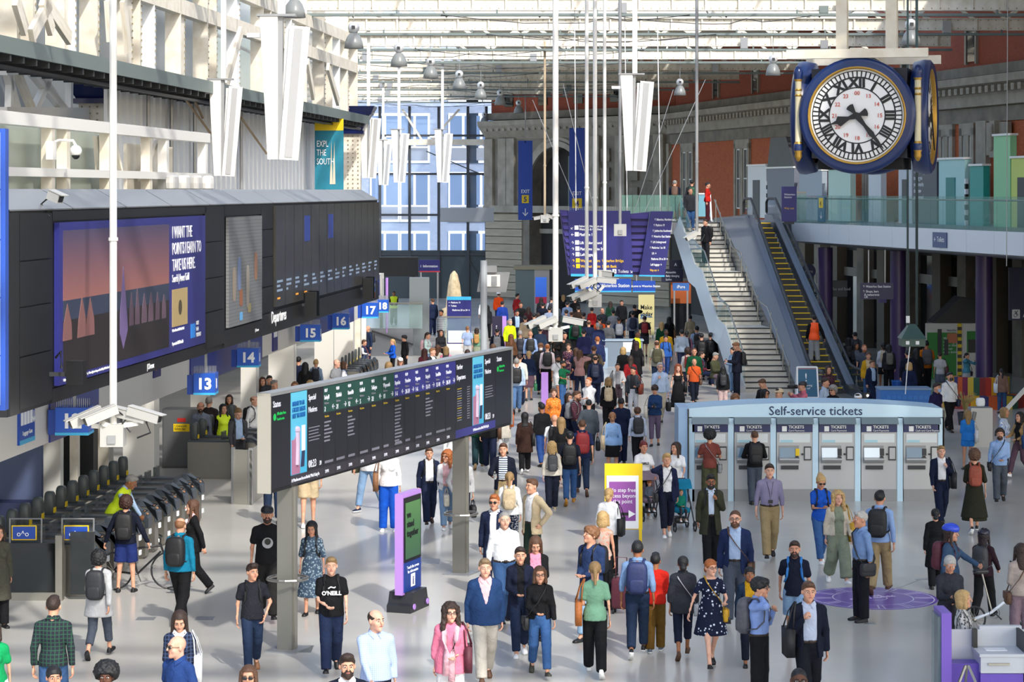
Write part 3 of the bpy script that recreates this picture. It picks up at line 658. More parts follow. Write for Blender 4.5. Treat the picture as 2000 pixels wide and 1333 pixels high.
def hair_parts(st, h):
 if (st, h) in _HC: return _HC[(st, h)]
 f = Fld((-.2, -.2, -.46), (.2, .26, .26), h)
 cap = lambda g=.0: f.el((0, .016, .04), (.087+g, .107+g, .092+g), .01)
 def line(a, sl, lo=-.08): f.cut(lambda X, Y, Z: np.maximum(a-sl*(Y+.09)-Z+X*0, lo-Z))
 def ears(): f.cut(lambda X, Y, Z: np.minimum(np.abs(X)-.05, np.minimum(.035-Y, .012-Z)))
 if st == 'short': f.el((0, .018, .040), (.0825, .103, .092), .01); f.el((0, -.052, .098), (.058, .045, .032), .02); line(.074, .72, -.06); ears()
 elif st == 'buzz': f.el((0, .015, .034), (.0795, .099, .089), .01); line(.082, .78, -.05); ears()
 elif st == 'flat': f.el((0, .018, .042), (.083, .104, .094), .01); f.el((0, -.055, .108), (.066, .052, .042), .02); line(.07, .74, -.06); ears(); f.noise(.004, 90)
 elif st == 'balding': f.el((0, .016, .036), (.0815, .102, .088), .01); ears(); line(.062, .8, -.075); f.cut(lambda X, Y, Z: Z-.062-.35*Y+0*X)
 elif st == 'mop': cap(.012); f.el((0, -.055, .08), (.075, .06, .045), .02); line(.03, .6, -.09); f.noise(.010, 70)
 elif st == 'bob':
  cap(.006); f.el((0, .035, -.05), (.1, .08, .11), .03)
  for x in (-1, 1): f.rc((x*.075, -.02, .05), (x*.088, -.03, -.10), .028, .026, .02)
  f.cut(lambda X, Y, Z: -(np.maximum(np.abs(X)-.062+.25*np.maximum(Z-.02, 0), np.maximum(Y+.03, Z-.072))))
 elif st in ('long', 'vlong', 'wavy'):
  L = {'long': -.24, 'vlong': -.36, 'wavy': -.26}[st]; g = .012 if st == 'wavy' else 0
  cap(.006+g); f.rc((0, .05, .02), (0, .088, L), .095+g, .062+g, .03, 1.5)
  for x in (-1, 1): f.rc((x*.075, -.015, .05), (x*(.095+g), -.03, L+.06), .028+g, .022+g, .02)
  f.cut(lambda X, Y, Z: -(np.maximum(np.abs(X)-.06+.25*np.maximum(Z-.02, 0), np.maximum(Y+.03, Z-.074))))
  if st == 'wavy': f.noise(.012, 60)
 elif st == 'pony': cap(); line(.06, .95, -.08); f.rc((0, .11, .03), (0, .15, -.17), .034, .018, .02)
 elif st == 'plait': cap(); line(.06, 1.0, -.09); f.rc((0, .10, -.04), (0, .11, -.36), .036, .02, .02)
 elif st == 'bun': cap(); line(.06, .95, -.08); f.el((0, .09, .10), (.05, .05, .045), .02)
 elif st == 'lowbun': cap(); line(.06, 1.0, -.09); f.el((0, .115, -.045), (.052, .045, .048), .02)
 elif st == 'afro': f.el((0, .03, .06), (.145, .14, .135), .01); line(.05, .75, -.09); f.noise(.012, 80)
 elif st == 'curly': cap(.028); f.el((0, .05, -.01), (.11, .08, .09), .03); line(.05, .8, -.1); f.noise(.014, 75)
 elif st == 'hijab':
  cap(.012); f.rc((0, .02, 0), (0, .03, -.2), .09, .085, .03); f.el((0, .02, -.22), (.14, .11, .07), .03)
  f.cut(lambda X, Y, Z: -(np.maximum(np.abs(X)-.055, np.maximum(Y+.05, np.maximum(Z-.065, -.085-Z)))))
 elif st == 'beard':
  f.el((0, -.024, -.052), (.064, .073, .072), .02); f.rc((0, -.072, -.092), (0, -.074, -.1), .026, .026, .02)
  f.cut(lambda X, Y, Z: np.maximum(np.maximum(Z+.02+.28*(Y+.06), Y-.0+0*X), -(np.maximum(np.abs(X)-.02, np.maximum(np.abs(Z+.052)-.008, Y+.05)))))
 elif st == 'cap':
  f.el((0, .012, .055), (.092, .11, .085), .01); f.cut(lambda X, Y, Z: .035-Z+0*X); f.el((0, -.125, .048), (.075, .07, .012), .005)
 elif st == 'capback':
  f.el((0, .012, .055), (.092, .11, .085), .01); f.cut(lambda X, Y, Z: .035-Z+0*X); f.el((0, .13, .045), (.07, .055, .012), .005)
 elif st == 'helmet':
  f.el((0, .01, .075), (.105, .14, .095), .01); f.cut(lambda X, Y, Z: .045-Z+.15*Y+0*X)
  for a in (-.055, 0, .055):
   f.cut(lambda X, Y, Z, a=a: -np.maximum(np.abs(X-a)-.010, np.maximum(np.abs(Y)-.09, .135-Z)))
 elif st == 'hardhat':
  f.el((0, .012, .06), (.1, .12, .1), .01); f.cut(lambda X, Y, Z: .04-Z+0*X); f.el((0, -.02, .045), (.115, .15, .012), .005)
 v, q = f.mesh(); _HC[(st, h)] = (v, q); return v, q
# ---------------- hands: palm and five fingers; local: wrist at origin, pointing -z, palm faces -x, thumb at -y
def hand_parts(grip):
 if ('hand', grip) in _HC: return _HC[('hand', grip)]
 m = MB(); c = 1.15 if grip else .42
 m.rbox((0, 0, -.048), (.030, .080, .10), n=6, k=3, p=3)
 for i, (y, L) in enumerate(((-.028, .072), (-.009, .080), (.010, .074), (.028, .058))):
  p = Vector((0, y, -.088)); a = .15; pts = [tuple(p)]
  for sgm in (.42, .32, .26):
   a += c*(.9 if sgm > .4 else 1); p = p+Vector((-math.sin(a), y*.12, -math.cos(a)))*L*sgm; pts.append(tuple(p))
  m.tube(pts, [.0095, .0092, .0085, .006], 6)
 m.tube([(-.002, -.032, -.03), (-.010, -.055, -.058), (-.018 if not grip else -.034, -.06 if not grip else -.045, -.085)], [.013, .011, .007], 6)
 _HC[('hand', grip)] = (np.array(m.v), m.f); return _HC[('hand', grip)]
ARM = {'d': (.255, .02, .80), 'f': (.235, -.21, .86), 'b': (.25, .2, .85), 'c': (.17, -.30, 1.10), 'p': (.04, -.30, 1.16), 'e': (.115, -.07, 1.52), 's': (.10, -.17, 1.32),
       'h': (.23, .0, .98), 'k': (.20, -.07, .92), 'x': (-.10, -.22, 1.17), 'r': (.2, -.46, 1.08), 'u': (.16, -.34, 1.42), 'o': (.40, -.06, .90), 't': (.06, -.22, 1.05),
       'l': (.10, -.42, .74), 'g': (.22, -.30, .98)}
GRIP = set('pesrulcg'); HS = 1.11
def V3(*a): return np.array(a, float)
def unit(v): return v/(np.linalg.norm(v)+1e-9)
def skel(sex, legs, arms, lean, fat):
 J = {}
 sw = .178 if sex == 'm' else (.155 if sex == 'f' else .135); hw = .088 if sex != 'f' else .092
 L = {}
 A = {'w': ((24, 7), (-6, 32)), 'v': ((-6, 32), (24, 7)), 'l': ((12, 5), (-4, 14)), 'n': ((-4, 14), (12, 5)), 's': ((1, 2), (1, 2)), 'a': ((4, 8), (-2, 2)), 'i': ((86, 84), (80, 96)), 'y': ((20, 5), (-22, 10)), 'z': ((-22, 10), (20, 5))}[legs]
 low = 9; sp = {'s': .02, 'a': .05, 'i': .05}.get(legs, -.005)
 for s, (th, kf) in zip((-1, 1), A):
  th, kf = math.radians(th), math.radians(kf); H = V3(s*hw, 0, .93)
  K = H+.43*V3(s*sp/2/.43, -math.sin(th), -math.cos(th)); An = K+.42*V3(s*sp/2/.42, -math.sin(th-kf), -math.cos(th-kf))
  pit = math.radians({7: 12, 32: -38, 10: -30}.get(round(math.degrees(kf)), 0)) if legs != 'i' else 0
  L[s] = (H, K, An, pit); toe = An[2]-.09*math.cos(pit)-max(0, -math.sin(pit))*.17-max(0, math.sin(pit))*.06; low = min(low, toe)
 dz = -low if legs != 'i' else -.0
 if legs == 'i': dz = .47-.93+.0
 off = V3(0, 0, dz)
 for s in L: H, K, An, pit = L[s]; J['L', s] = (H+off, K+off, An+off, pit)
 Rl = np.array(Matrix.Rotation(math.radians(lean), 3, 'X'))      # lean forward (+): rotates z toward -y
 piv = V3(0, 0, .95)
 def up(p): return Rl@(np.array(p, float)-piv)+piv+off
 J['up'] = up; J['Rl'] = Rl; J['off'] = off
 for s, code in zip((-1, 1), arms):
  t = V3(*ARM[code]); t[0] *= s
  if sex == 'f': t[0] *= .94
  S = V3(s*sw, .015, 1.395); T = t; d = T-S; D = min(np.linalg.norm(d), .535); d = unit(d); T = S+d*D
  a = (.28**2-.26**2+D*D)/(2*D); hgt = math.sqrt(max(.28**2-a*a, 1e-5))
  pole = V3(s*(1.2 if code in 'hk' else .5), .7 if code not in 'eu' else -.2, -.35); pole = unit(pole-d*(pole@d))
  E = S+d*a+pole*hgt; J['A', s] = (up(S), up(E), up(T), code)
 J['neck'] = up((0, .01, 1.46)); J['head'] = up((0, -.018, 1.635)); J['sw'] = sw; J['hw'] = hw
 return J
def torso(f, J, sex, fat, t, lo_z=.0, bust=True):
 up, R = J['up'], J['Rl']
 w = {'m': (.158, .105, .140, .100, .150, .112), 'f': (.135, .095, .115, .085, .160, .115), 'c': (.118, .088, .108, .085, .115, .09)}[sex]
 g = fat
 f.el(up((0, .005, 1.28)), (w[0]+t, w[1]+t, .19+t), .03, R); f.el(up((0, -.01*g, 1.10)), (w[2]*g+t, w[3]*g+t, .17+t), .04, R)
 f.el(up((0, .008, .96)), (w[4]*(.6+.4*g)+t, w[5]*(.5+.5*g)+t, .125+t), .04, R)
 for s in (-1, 1): f.rc(up((s*.035, .018, 1.452)), up((s*(J['sw']-.012), .012, 1.392)), .050+t*.6, .054+t*.7, .035)
 if sex == 'f' and bust:
  for s in (-1, 1): f.el(up((s*.062, -.085, 1.265)), (.058+t*.6, .05+t*.6, .058+t*.6), .03, R)
def arm(f, J, s, t, end=1., k=.03, slim=1., m=1.):
 S, E, T, c = J['A', s]; r = (.052, .043, .040, .029)
 if end <= .5:
  q = end*2; f.rc(S, S+(E-S)*q, (r[0]*slim+t)*m, (r[0]*slim+t*1.5)*m, k)
 else:
  q = (end-.5)*2; f.rc(S, E, (r[0]*slim+t)*m, (r[1]*slim+t)*m, k); f.rc(E, E+(T-E)*q, (r[2]*slim+t)*m, ((r[2]+(r[3]-r[2])*q)*slim+t)*m, .015)
def leg(f, J, s, t, end=1., flare=0., k=.03, g=1.):
 H, K, An, p = J['L', s]
 if end <= .5:
  q = end*2; f.rc(H, H+(K-H)*q, .083*g+t, .083*g-.02*q+t+flare*.5, k)
 else:
  q = (end-.5)*2; f.rc(H, K, .083*g+t, .058+t+flare*.6, k); B = K+(An-K)*q
  f.rc(K, B, .056+t+flare*.6, .056-.018*q+t+flare, .02)
_PM = {}
def bbox(J, pad=.16):
 P = [J['head']]+[p for s in (-1, 1) for p in J['A', s][:3]]+[p for s in (-1, 1) for p in J['L', s][:3]]
 P = np.array(P); lo = P.min(0)-pad; hi = P.max(0)+pad; lo[2] = min(lo[2], -.02) if J['off'][2] > -.3 else lo[2]; return lo, hi
def body_mesh(sex, fat, legs, arms, lean, hy, hp, h, hh):
 key = ('body', sex, fat, legs, arms, lean, hy, hp, h)
 if key in _PM: return _PM[key]
 J = skel(sex, legs, arms, lean, fat); lo, hi = bbox(J); f = Fld(lo, hi, h)
 torso(f, J, sex, fat, -.008)
 sl = .86 if sex == 'm' else .74
 for s in (-1, 1):
  arm(f, J, s, -.002, 1., .03, sl); leg(f, J, s, -.004)
  H, K, An, p = J['L', s]; f.rc(An, An+V3(0, -.06, -.04), .035, .03, .02)
 f.rc(J['neck']-V3(0, 0, .02), J['head']+J['Rl']@V3(0, .035, -.07), .056, .052, .03)
 parts = [f.mesh()+(0,)]
 R = J['Rl']@np.array(Matrix.Rotation(math.radians(hy), 3, 'Z')@Matrix.Rotation(math.radians(hp), 3, 'X'))
 for v, q, mi in head_parts(hh): parts.append((np.asarray(v)*HS@R.T+J['head'], q, mi))
 for s in (-1, 1):
  S, E, T, c = J['A', s]; z = -unit(T-E); v, q = hand_parts(c in GRIP); v = v.copy()
  if s > 0: pass
  x = V3(s*1., 0, 0) if c not in 'ptxc' else V3(0, .2*s, -1.)   # back of the hand faces outwards
  x = unit(x-z*(x@z)); y = np.cross(z, x)
  if y[1] > 0 and s < 0 or (y[1] > 0 and s > 0): pass
  M = np.stack([x, y, z], 1)
  if (M@V3(0, -1, 0))[1] > 0: M[:, 1] *= -1; q = [tuple(reversed(g)) for g in q]
  parts.append((v*(1. if sex == 'm' else .9)@M.T+T, q, 0))
 me = npmesh('body', parts); _PM[key] = (me, J, R); return _PM[key]
TOPS = {  # inflate, sleeve end, hem height
 'tee': (.016, .30, .88), 'polo': (.016, .32, .88), 'shirt': (.018, .97, .90), 'tucked': (.017, .97, .985), 'rolled': (.018, .66, .97), 'jumper': (.024, .96, .90), 'blouse': (.022, .72, .86),
 'jacket': (.030, .96, .83), 'blazer': (.027, .96, .79), 'coat': (.032, .96, .48), 'mac': (.030, .96, .62), 'tank': (.012, 0, .90), 'vest': (.030, 0, .86), 'hoodie': (.030, .96, .88), 'loose': (.04, .7, .80),
 'dress': (.014, .28, .55), 'ldress': (.014, .5, .34), 'sdress': (.014, 0, .5), 'tunic': (.03, .9, .70), 'cropj': (.027, .96, .93), 'gilet': (.032, 0, .86)}
def top_mesh(ty, sex, fat, legs, arms, lean, h, opened, hi_neck=0):
 key = ('top', ty, sex, fat, legs, arms, lean, h, opened)
 if key in _PM: return _PM[key]
 J = skel(sex, legs, arms, lean, fat); lo, hi = bbox(J, .2); f = Fld(lo, hi, h); t, sl, hem = TOPS[ty]
 if h > .03: t += .006
 torso(f, J, sex, fat, t)
 slim = .86 if sex == 'm' else .76
 if sl > 0:
  for s in (-1, 1): arm(f, J, s, t*.75, sl, .03, slim)
 up = J['up']; z0 = .96
 if hem < .97:
  g = fat; wx, wy = (.155, .112) if sex != 'f' else (.158, .112)
  if hem < .75:
   fl = {'dress': .10, 'ldress': .12, 'sdress': .09, 'coat': .05, 'mac': .05, 'tunic': .05}.get(ty, .03)
   a = up((0, 0, .98)); b = J['off']+V3(0, 0, hem-.02)
   f.rc(a, b, wx*(.6+.4*g)+t, wx*(.6+.4*g)+t+fl, .04, 1.25)
  else:
   a = up((0, .004, .98)); b = up((0, .004, hem-.03)); f.rc(a, b, wx*(.6+.4*g)+t+.004, wx*(.6+.4*g)+t+.02, .03, 1.22)
 Ri = J['Rl'].T; off = J['off']; R = J['Rl']; neckz = 1.485 if ty not in ('tank', 'sdress', 'dress') else 1.45
 def loc(X, Y, Z):
  Yl = R[1][1]*Y+R[2][1]*(Z-.95-off[2]); Zl = R[1][2]*Y+R[2][2]*(Z-.95-off[2])+.95; return X, Yl, Zl
 f.f = f.f  # neckline and hem
 X, Y, Z = f.grid(); x, y, z = loc(X, Y, Z)
 neck = np.maximum(z-neckz-.35*np.maximum(y, 0)-(.0 if ty in ('tank', 'sdress', 'dress') else .012), -(np.abs(x)*0+.5))
 inner = np.maximum(np.abs(x)-.085, -(z-1.40))              # only trim around the neck
 f.f = np.maximum(f.f, np.minimum(neck, .5)*(np.abs(x) < .1)+np.where(np.abs(x) < .1, 0, -1))
 if ty in ('tank', 'sdress'): f.f = np.maximum(f.f, np.where(y < .02, z-1.38-.5*np.maximum(np.abs(np.abs(x)-.09)*-1+.03, 0), z-1.43))
 zz = z if hem > .75 else Z-off[2]+0*X
 f.f = np.maximum(f.f, hem-zz)
 if opened:
  w = {1: .05, 2: .085, 3: .04}[opened]
  if opened == 3: op = np.maximum(np.abs(x)-np.clip((z-1.12)*.28, 0, .09), np.maximum(y+.0, 1.12-z))      # deep V of a buttoned jacket
  else: op = np.maximum(np.abs(x)-(w+.10*np.maximum(1.0-z, 0)-.02*np.maximum(z-1.3, 0)), y+.0)
  f.f = np.maximum(f.f, -op)
 v, q = f.mesh(); me = npmesh(ty, [(v, q, 0)]); _PM[key] = me; return me
def bottom_mesh(ty, sex, fat, legs, lean, h):
 key = ('bot', ty, sex, fat, legs, lean, h)
 if key in _PM: return _PM[key]
 J = skel(sex, legs, 'dd', lean, fat); lo, hi = bbox(J, .25); f = Fld(lo, hi, h); up = J['up']; R = J['Rl']; off = J['off']
 w = {'m': (.150, .112), 'f': (.160, .115), 'c': (.115, .09)}[sex]; t = .012 if h < .03 else .017; g = .6+.4*fat
 f.el(up((0, .008, .96)), (w[0]*g+t, w[1]*(.5+.5*fat)+t, .13+t), .04, R)
 if ty in ('skirt', 'mskirt', 'lskirt'):
  z1 = {'skirt': .60, 'mskirt': .48, 'lskirt': .28}[ty]; fl = {'skirt': .03, 'mskirt': .06, 'lskirt': .10}[ty]
  f.rc(up((0, 0, .96)), off+V3(0, 0, z1-.02), w[0]*g+t, w[0]*g+t+fl, .03, 1.25); f.cut(lambda X, Y, Z: z1+off[2]-Z+0*X+0*Y)
 else:
  end, fl, tt = {'trousers': (1.03, .026, .018), 'jeans': (.97, .016, .014), 'leggings': (.95, -.002, .006), 'shorts': (.44, .045, .022), 'wide': (.97, .05, .026), 'crop': (.86, .012, .012), 'baggy': (.97, .03, .026), 'sshorts': (.28, .04, .016), 'capri': (.78, .012, .01)}[ty]
  for s in (-1, 1): leg(f, J, s, tt, end, fl, .03, g)
  for s in (-1, 1):
   H, K, An, p = J['L', s]
   E = (H+(K-H)*end*2) if end <= .5 else K+(An-K)*(end-.5)*2; d = unit((K-H) if end <= .5 else (An-K))
   X, Y, Z = f.grid(); pl = (X-E[0])*d[0]+(Y-E[1])*d[1]+(Z-E[2])*d[2]; near = (np.sqrt((X-E[0])**2+(Y-E[1])**2+(Z-E[2])**2) < .17) & (X*s > -.02)
   f.f = np.where(near, np.maximum(f.f, pl), f.f)
 X, Y, Z = f.grid(); z = R[1][2]*Y+R[2][2]*(Z-.95-off[2])+.95+0*X
 f.f = np.maximum(f.f, z-1.025)
 v, q = f.mesh(); me = npmesh(ty, [(v, q, 0)]); _PM[key] = me; return me
_SH = {}
def shoe_mesh(ty):
 if ty in _SH: return _SH[ty]
 m = MB(); prof = [(.055, .030, .075), (.035, .034, .095), (0., .036, .100), (-.05, .038, .075), (-.10, .042, .055), (-.14, .040, .045), (-.17, .026, .032)]
 n = 10; base = []
 for y, w, hh in prof:
  if ty == 'flat': hh = min(hh, .05)
  ring = []
  for j in range(n):
   a = math.pi*j/(n-1); ring.append(len(m.v)); m.v.append((w*math.cos(a)*(1 if math.sin(a) < .5 else .9), y, -.088+.018+(hh-.018)*math.sin(a)**.7))
  base.append(ring)
 for i in range(len(base)-1):
  for j in range(n-1): m.f.append((base[i][j], base[i+1][j], base[i+1][j+1], base[i][j+1])); m.m.append(0)
 m.f.append(tuple(base[0])); m.m.append(0); m.f.append(tuple(reversed(base[-1]))); m.m.append(0)
 pts = [(w*1.06, y) for y, w, _ in prof]+[(-w*1.06, y) for y, w, _ in reversed(prof)]
 m.prism(pts, -.09, -.066, 'z', 1)
 me = m.mesh('shoe', True); me.materials.append(None); me.materials.append(None); _SH[ty] = me; return me
def acc_mesh(ty):
 if ty in _SH: return _SH[ty]
 m = MB()
 if ty in ('glasses', 'sunglasses'):
  for x in (-1, 1):
   if ty == 'sunglasses': m.rbox((x*.033, -.104, .008), (.052, .010, .036), n=6, k=3, p=3)
   else: m.tube([(x*.033+.023*math.cos(a), -.104, .008+.016*math.sin(a)) for a in [i*math.pi/5 for i in range(11)]], .003, 4, caps=False)
   m.tube([(x*.058, -.10, .012), (x*.080, -.03, .010), (x*.082, .02, .008)], .003, 4)
  m.tube([(-.012, -.107, .012), (.012, -.107, .012)], .003, 4)
 elif ty == 'mask': m.rbox((0, -.088, -.055), (.105, .075, .085), n=8, k=4, p=3)
 elif ty == 'collar':
  for x in (-1, 1):
   m.quad((x*.012, -.062, 1.475), (x*.075, -.02, 1.525), (x*.098, -.035, 1.478), (x*.045, -.098, 1.425)); m.quad((x*.075, -.02, 1.525), (x*.06, .07, 1.54), (x*.078, .085, 1.49), (x*.098, -.035, 1.478))
  m.quad((-.06, .07, 1.54), (.06, .07, 1.54), (.078, .085, 1.49), (-.078, .085, 1.49))
 elif ty == 'belt': m.lathe([(1, .985), (1.03, .988), (1.03, 1.018), (1, 1.02)], 24); m.v = [(x*.166, y*.128+.008, z) for x, y, z in m.v]; m.box(-.025, .025, -.132, -.122, .982, 1.024)
 elif ty == 'headphones':
  m.tube([(math.cos(a)*.1, .01, .02+math.sin(a)*.125) for a in [i*math.pi/8 for i in range(9)]], .012, 6)
  for x in (-1, 1): m.rbox((x*.095, .01, .0), (.035, .065, .08), n=6, k=3)
 me = m.mesh(ty, True, True); me.materials.append(None); _SH[ty] = me; return me
CO = dict(black='#17181b', white='#eef0f2', offw='#dcd6c8', cream='#cbb998', navy='#1b2540', dnavy='#151b2c', blue='#2d5fae', royal='#1858c8', sky='#a9c4e6', lblue='#8fb0dc', pblue='#c3d3ea', teal='#147a9c', grey='#8a8d92', lgrey='#b9bbbe', dgrey='#3c3f45',
  char='#2a2c31', denim='#3a5a86', ldenim='#7f9fc2', ddenim='#22324d', khaki='#a08d68', tan='#b99a6c', beige='#c8b594', olive='#4c4f38', green='#1f6b43', dgreen='#10492f', sage='#6f9c82', mint='#8fb7a8', lsage='#9aa48c', red='#c4261c', dred='#8d1c22', maroon='#4b1c28', wine='#5c2433',
  orange='#d9692c', hiorange='#ff5a1c', hiyel='#d6f01c', yellow='#e0a812', mustard='#c79a1e', pink='#e58aa4', lpink='#e3b7be', rose='#c9768a', purple='#5a3d7a', lilac='#9a8cae', brown='#5a3d2a', dbrown='#33231b', lbrown='#8a6040', cognac='#a8622a', rust='#94432e', plum='#5c4654', mauve='#85737f',
  skinA='#c99579', skinB='#d5a488', skinC='#a06d4c', skinD='#5e3c2b', skinE='#e0b29a', blonde='#c2a06a', dblonde='#94774e', grey2='#93918d', silver='#b5b3ae', ginger='#a8602e', bluejean='#3b6196', stone='#b3ab99', steel='#5c6675', slate='#4a5260', lbluej='#8fb0cd', coral='#d9826a')
def C(n): return CO.get(n, n)
def cloth(c, pat=None):
 if pat is None and ':' in c: c, pat = c.split(':', 1)
 col = C(c)
 if pat is None: return mat('fabric', col, .85, 0, 'cloth', None, 5., spec=.2)
 k = pat.split(','); c2 = C(k[1]) if len(k) > 1 else None
 return mat('patterned_fabric', col, .85, 0, {'sh': 'stripe_h', 'sv': 'stripe_v', 'pl': 'plaid', 'do': 'dots', 'fl': 'floral', 'de': 'denim', 'ck': 'check'}[k[0]], c2, {'sh': 22., 'sv': 40., 'pl': 20., 'do': 16., 'fl': 22., 'de': 30., 'ck': 40.}[k[0]], spec=.2)
def skin(c): return mat('skin', C(c), .55, 0, 'noise', tuple(x for x in (lambda q: (q[0]*.93, q[1]*.86, q[2]*.84))(tuple(int(C(c)[i:i+2], 16)/255 for i in (1, 3, 5)))), 12., spec=.35)
EYE = None
NPEOPLE = 0
PEOPLE = []
def place(px, yh, yf, H):
 if yf: d = DG(yf); H2 = HC-(yh-YH)*d/F; H = min(max(H2, .86*H), 1.13*H)
 else: d = F*(HC-H)/(yh-YH)
 return Vector(((px-1000)*d/F, d, 0)), H
def person(px, yh, yf, hd, sex, top, bot, hair, legs, arms, label, skinc='skinB', shoe='black', fat=1., lean=0, hy=0, hp=0, inner=None, opened=0, acc=(), bags=(), beard=None, hat=None, z=0., at=None, H=None, over=None, grp=None, sit=None):
 global NPEOPLE
 NPEOPLE += 1
 H0 = H or {'m': 1.77, 'f': 1.66, 'c': 1.2}[sex]
 if at is not None: loc, Hh = Vector(at), H0
 else:
  loc, Hh = place(px, yh, yf, H0)
  for k in (0, .25, -.25, .4, -.4, .6, -.6, .8, -.8, 1., -1.):
   q = loc*(1+k/loc.y)
   if all((q.x-p.location.x)**2+(q.y-p.location.y)**2 > .19 for p in PEOPLE): loc, Hh = q, Hh*(1+k/loc.y); break
 d = loc.y; ppm = F/d; s = Hh/1.75; loc.z = z
 if ppm > 84: h, hb, hh = .021, .028, .0105
 elif ppm > 62: h, hb, hh = .026, .032, .0135
 else: h, hb, hh = .034, .038, .018
 root = thing('person', label, 'person', loc, math.radians(hd), grp or 'people on the concourse'); root.scale = (s, s, s)
 hy0 = hy
 me, J, R = body_mesh(sex, fat, legs, arms, lean, hy, hp, hb, hh); hc = hair.split(':') if hair else ['none', 'dbrown']
 skm = skin(skinc)
 dark = mat('dark_eye', '#2a1c14', .4)
 ob('body', me, [skm, mat('brow', C(hc[1]) if hc[0] != 'bald' else '#6a5040', .8), mat('eye', '#d8d2cc', .4), mat('lips', {'skinD': '#5a2f28'}.get(skinc, '#a8605a'), .5)], root)
 Mh = Matrix([list(R[i]) for i in range(3)]).to_4x4(); Mh = Mh@Matrix.Scale(HS, 4); Mh.translation = Vector(J['head'].tolist())
 def onhead(nm, me, m):
  o = ob(nm, me, m, root); o.matrix_local = Mh; return o
 def hm(st):
  k = ('hm', st, hh)
  if k not in _PM: v, q = hair_parts(st, hh); _PM[k] = npmesh('hair', [(v, q, 0)])
  return _PM[k]
 if hc[0] not in ('bald', 'none'): onhead('headscarf' if hc[0] == 'hijab' else 'hair', hm(hc[0]), mat('hair', C(hc[1]), .6, 0, 'noise', None, 40., bump=.4))
 if beard: onhead('beard', hm('beard'), mat('hair', C(beard), .7, 0, 'noise', None, 40., bump=.4))
 if hat:
  st, c = hat.split(':'); onhead({'cap': 'cap', 'capback': 'cap', 'helmet': 'cycle_helmet', 'hardhat': 'hard_hat'}[st], hm(st), mat('hat', C(c), .5 if st in ('cap', 'capback') else .3))
 for a in acc:
  a, c = (a.split(':')+['black'])[:2]; onhead(a, acc_mesh(a), mat('accessory', C(c), .3))
 ty, c = top.split(' ')
 cc = inner if inner and ty in ('blazer', 'jacket', 'mac', 'coat', 'vest') else (c if ty in ('shirt', 'tucked', 'rolled', 'polo', 'loose') else None)
 if cc and ppm > 62 and not (inner and ':' in inner): o = ob('collar', acc_mesh('collar'), cloth(cc), root); o.matrix_local = Matrix.Translation(J['off'].tolist())@(Matrix.Translation((0, 0, .95))@Matrix([list(J['Rl'][i]) for i in range(3)]).to_4x4()@Matrix.Translation((0, 0, -.95)))
 if ppm > 62 and sex == 'm' and (ty in ('tucked', 'rolled') or inner) and lean == 0: o = ob('belt', acc_mesh('belt'), mat('belt_leather', '#2a1d16', .5), root); o.location = J['off'].tolist(); o.scale = (.6+.4*fat, .5+.5*fat, 1)
 if inner: ob('shirt', top_mesh('tucked', sex, fat, legs, arms, lean, h, 0), cloth(inner), root)
 nm = {'tee': 't_shirt', 'polo': 'polo_shirt', 'tucked': 'shirt', 'rolled': 'shirt', 'tank': 'vest_top', 'ldress': 'dress', 'sdress': 'dress', 'loose': 'blouse', 'mac': 'coat', 'cropj': 'jacket'}.get(ty, ty)
 ob(nm, top_mesh(ty, sex, fat, legs, arms, lean, h, opened), cloth(c), root)
 if over: ob('hi_vis_vest', top_mesh('gilet', sex, fat, legs, arms, lean, h, 0), mat('hi_vis', C(over), .6, 0, emit=.0), root)
 if bot:
  ty, c = bot.split(' '); nm = {'skirt': 'skirt', 'mskirt': 'skirt', 'lskirt': 'skirt', 'wide': 'trousers', 'crop': 'trousers', 'baggy': 'trousers', 'sshorts': 'shorts', 'capri': 'trousers'}.get(ty, ty)
  ob(nm, bottom_mesh(ty, sex, fat, legs, lean, h), cloth(c), root)
 sc = shoe.split('/'); sm = [mat('shoe_upper', C(sc[0]), .5), mat('shoe_sole', C(sc[1]) if len(sc) > 1 else C(sc[0]), .6)]
 for sd in (-1, 1):
  Hh_, K, An, pit = J['L', sd]; o = ob('shoe', shoe_mesh('shoe'), sm, root)
  o.matrix_local = Matrix.Translation(An.tolist())@Matrix.Rotation(-pit, 4, 'X')@Matrix.Rotation(sd*.12, 4, 'Z')
 PEOPLE.append(root)
 for b in bags: bag(b, root, J, label, sex, s)
 return root
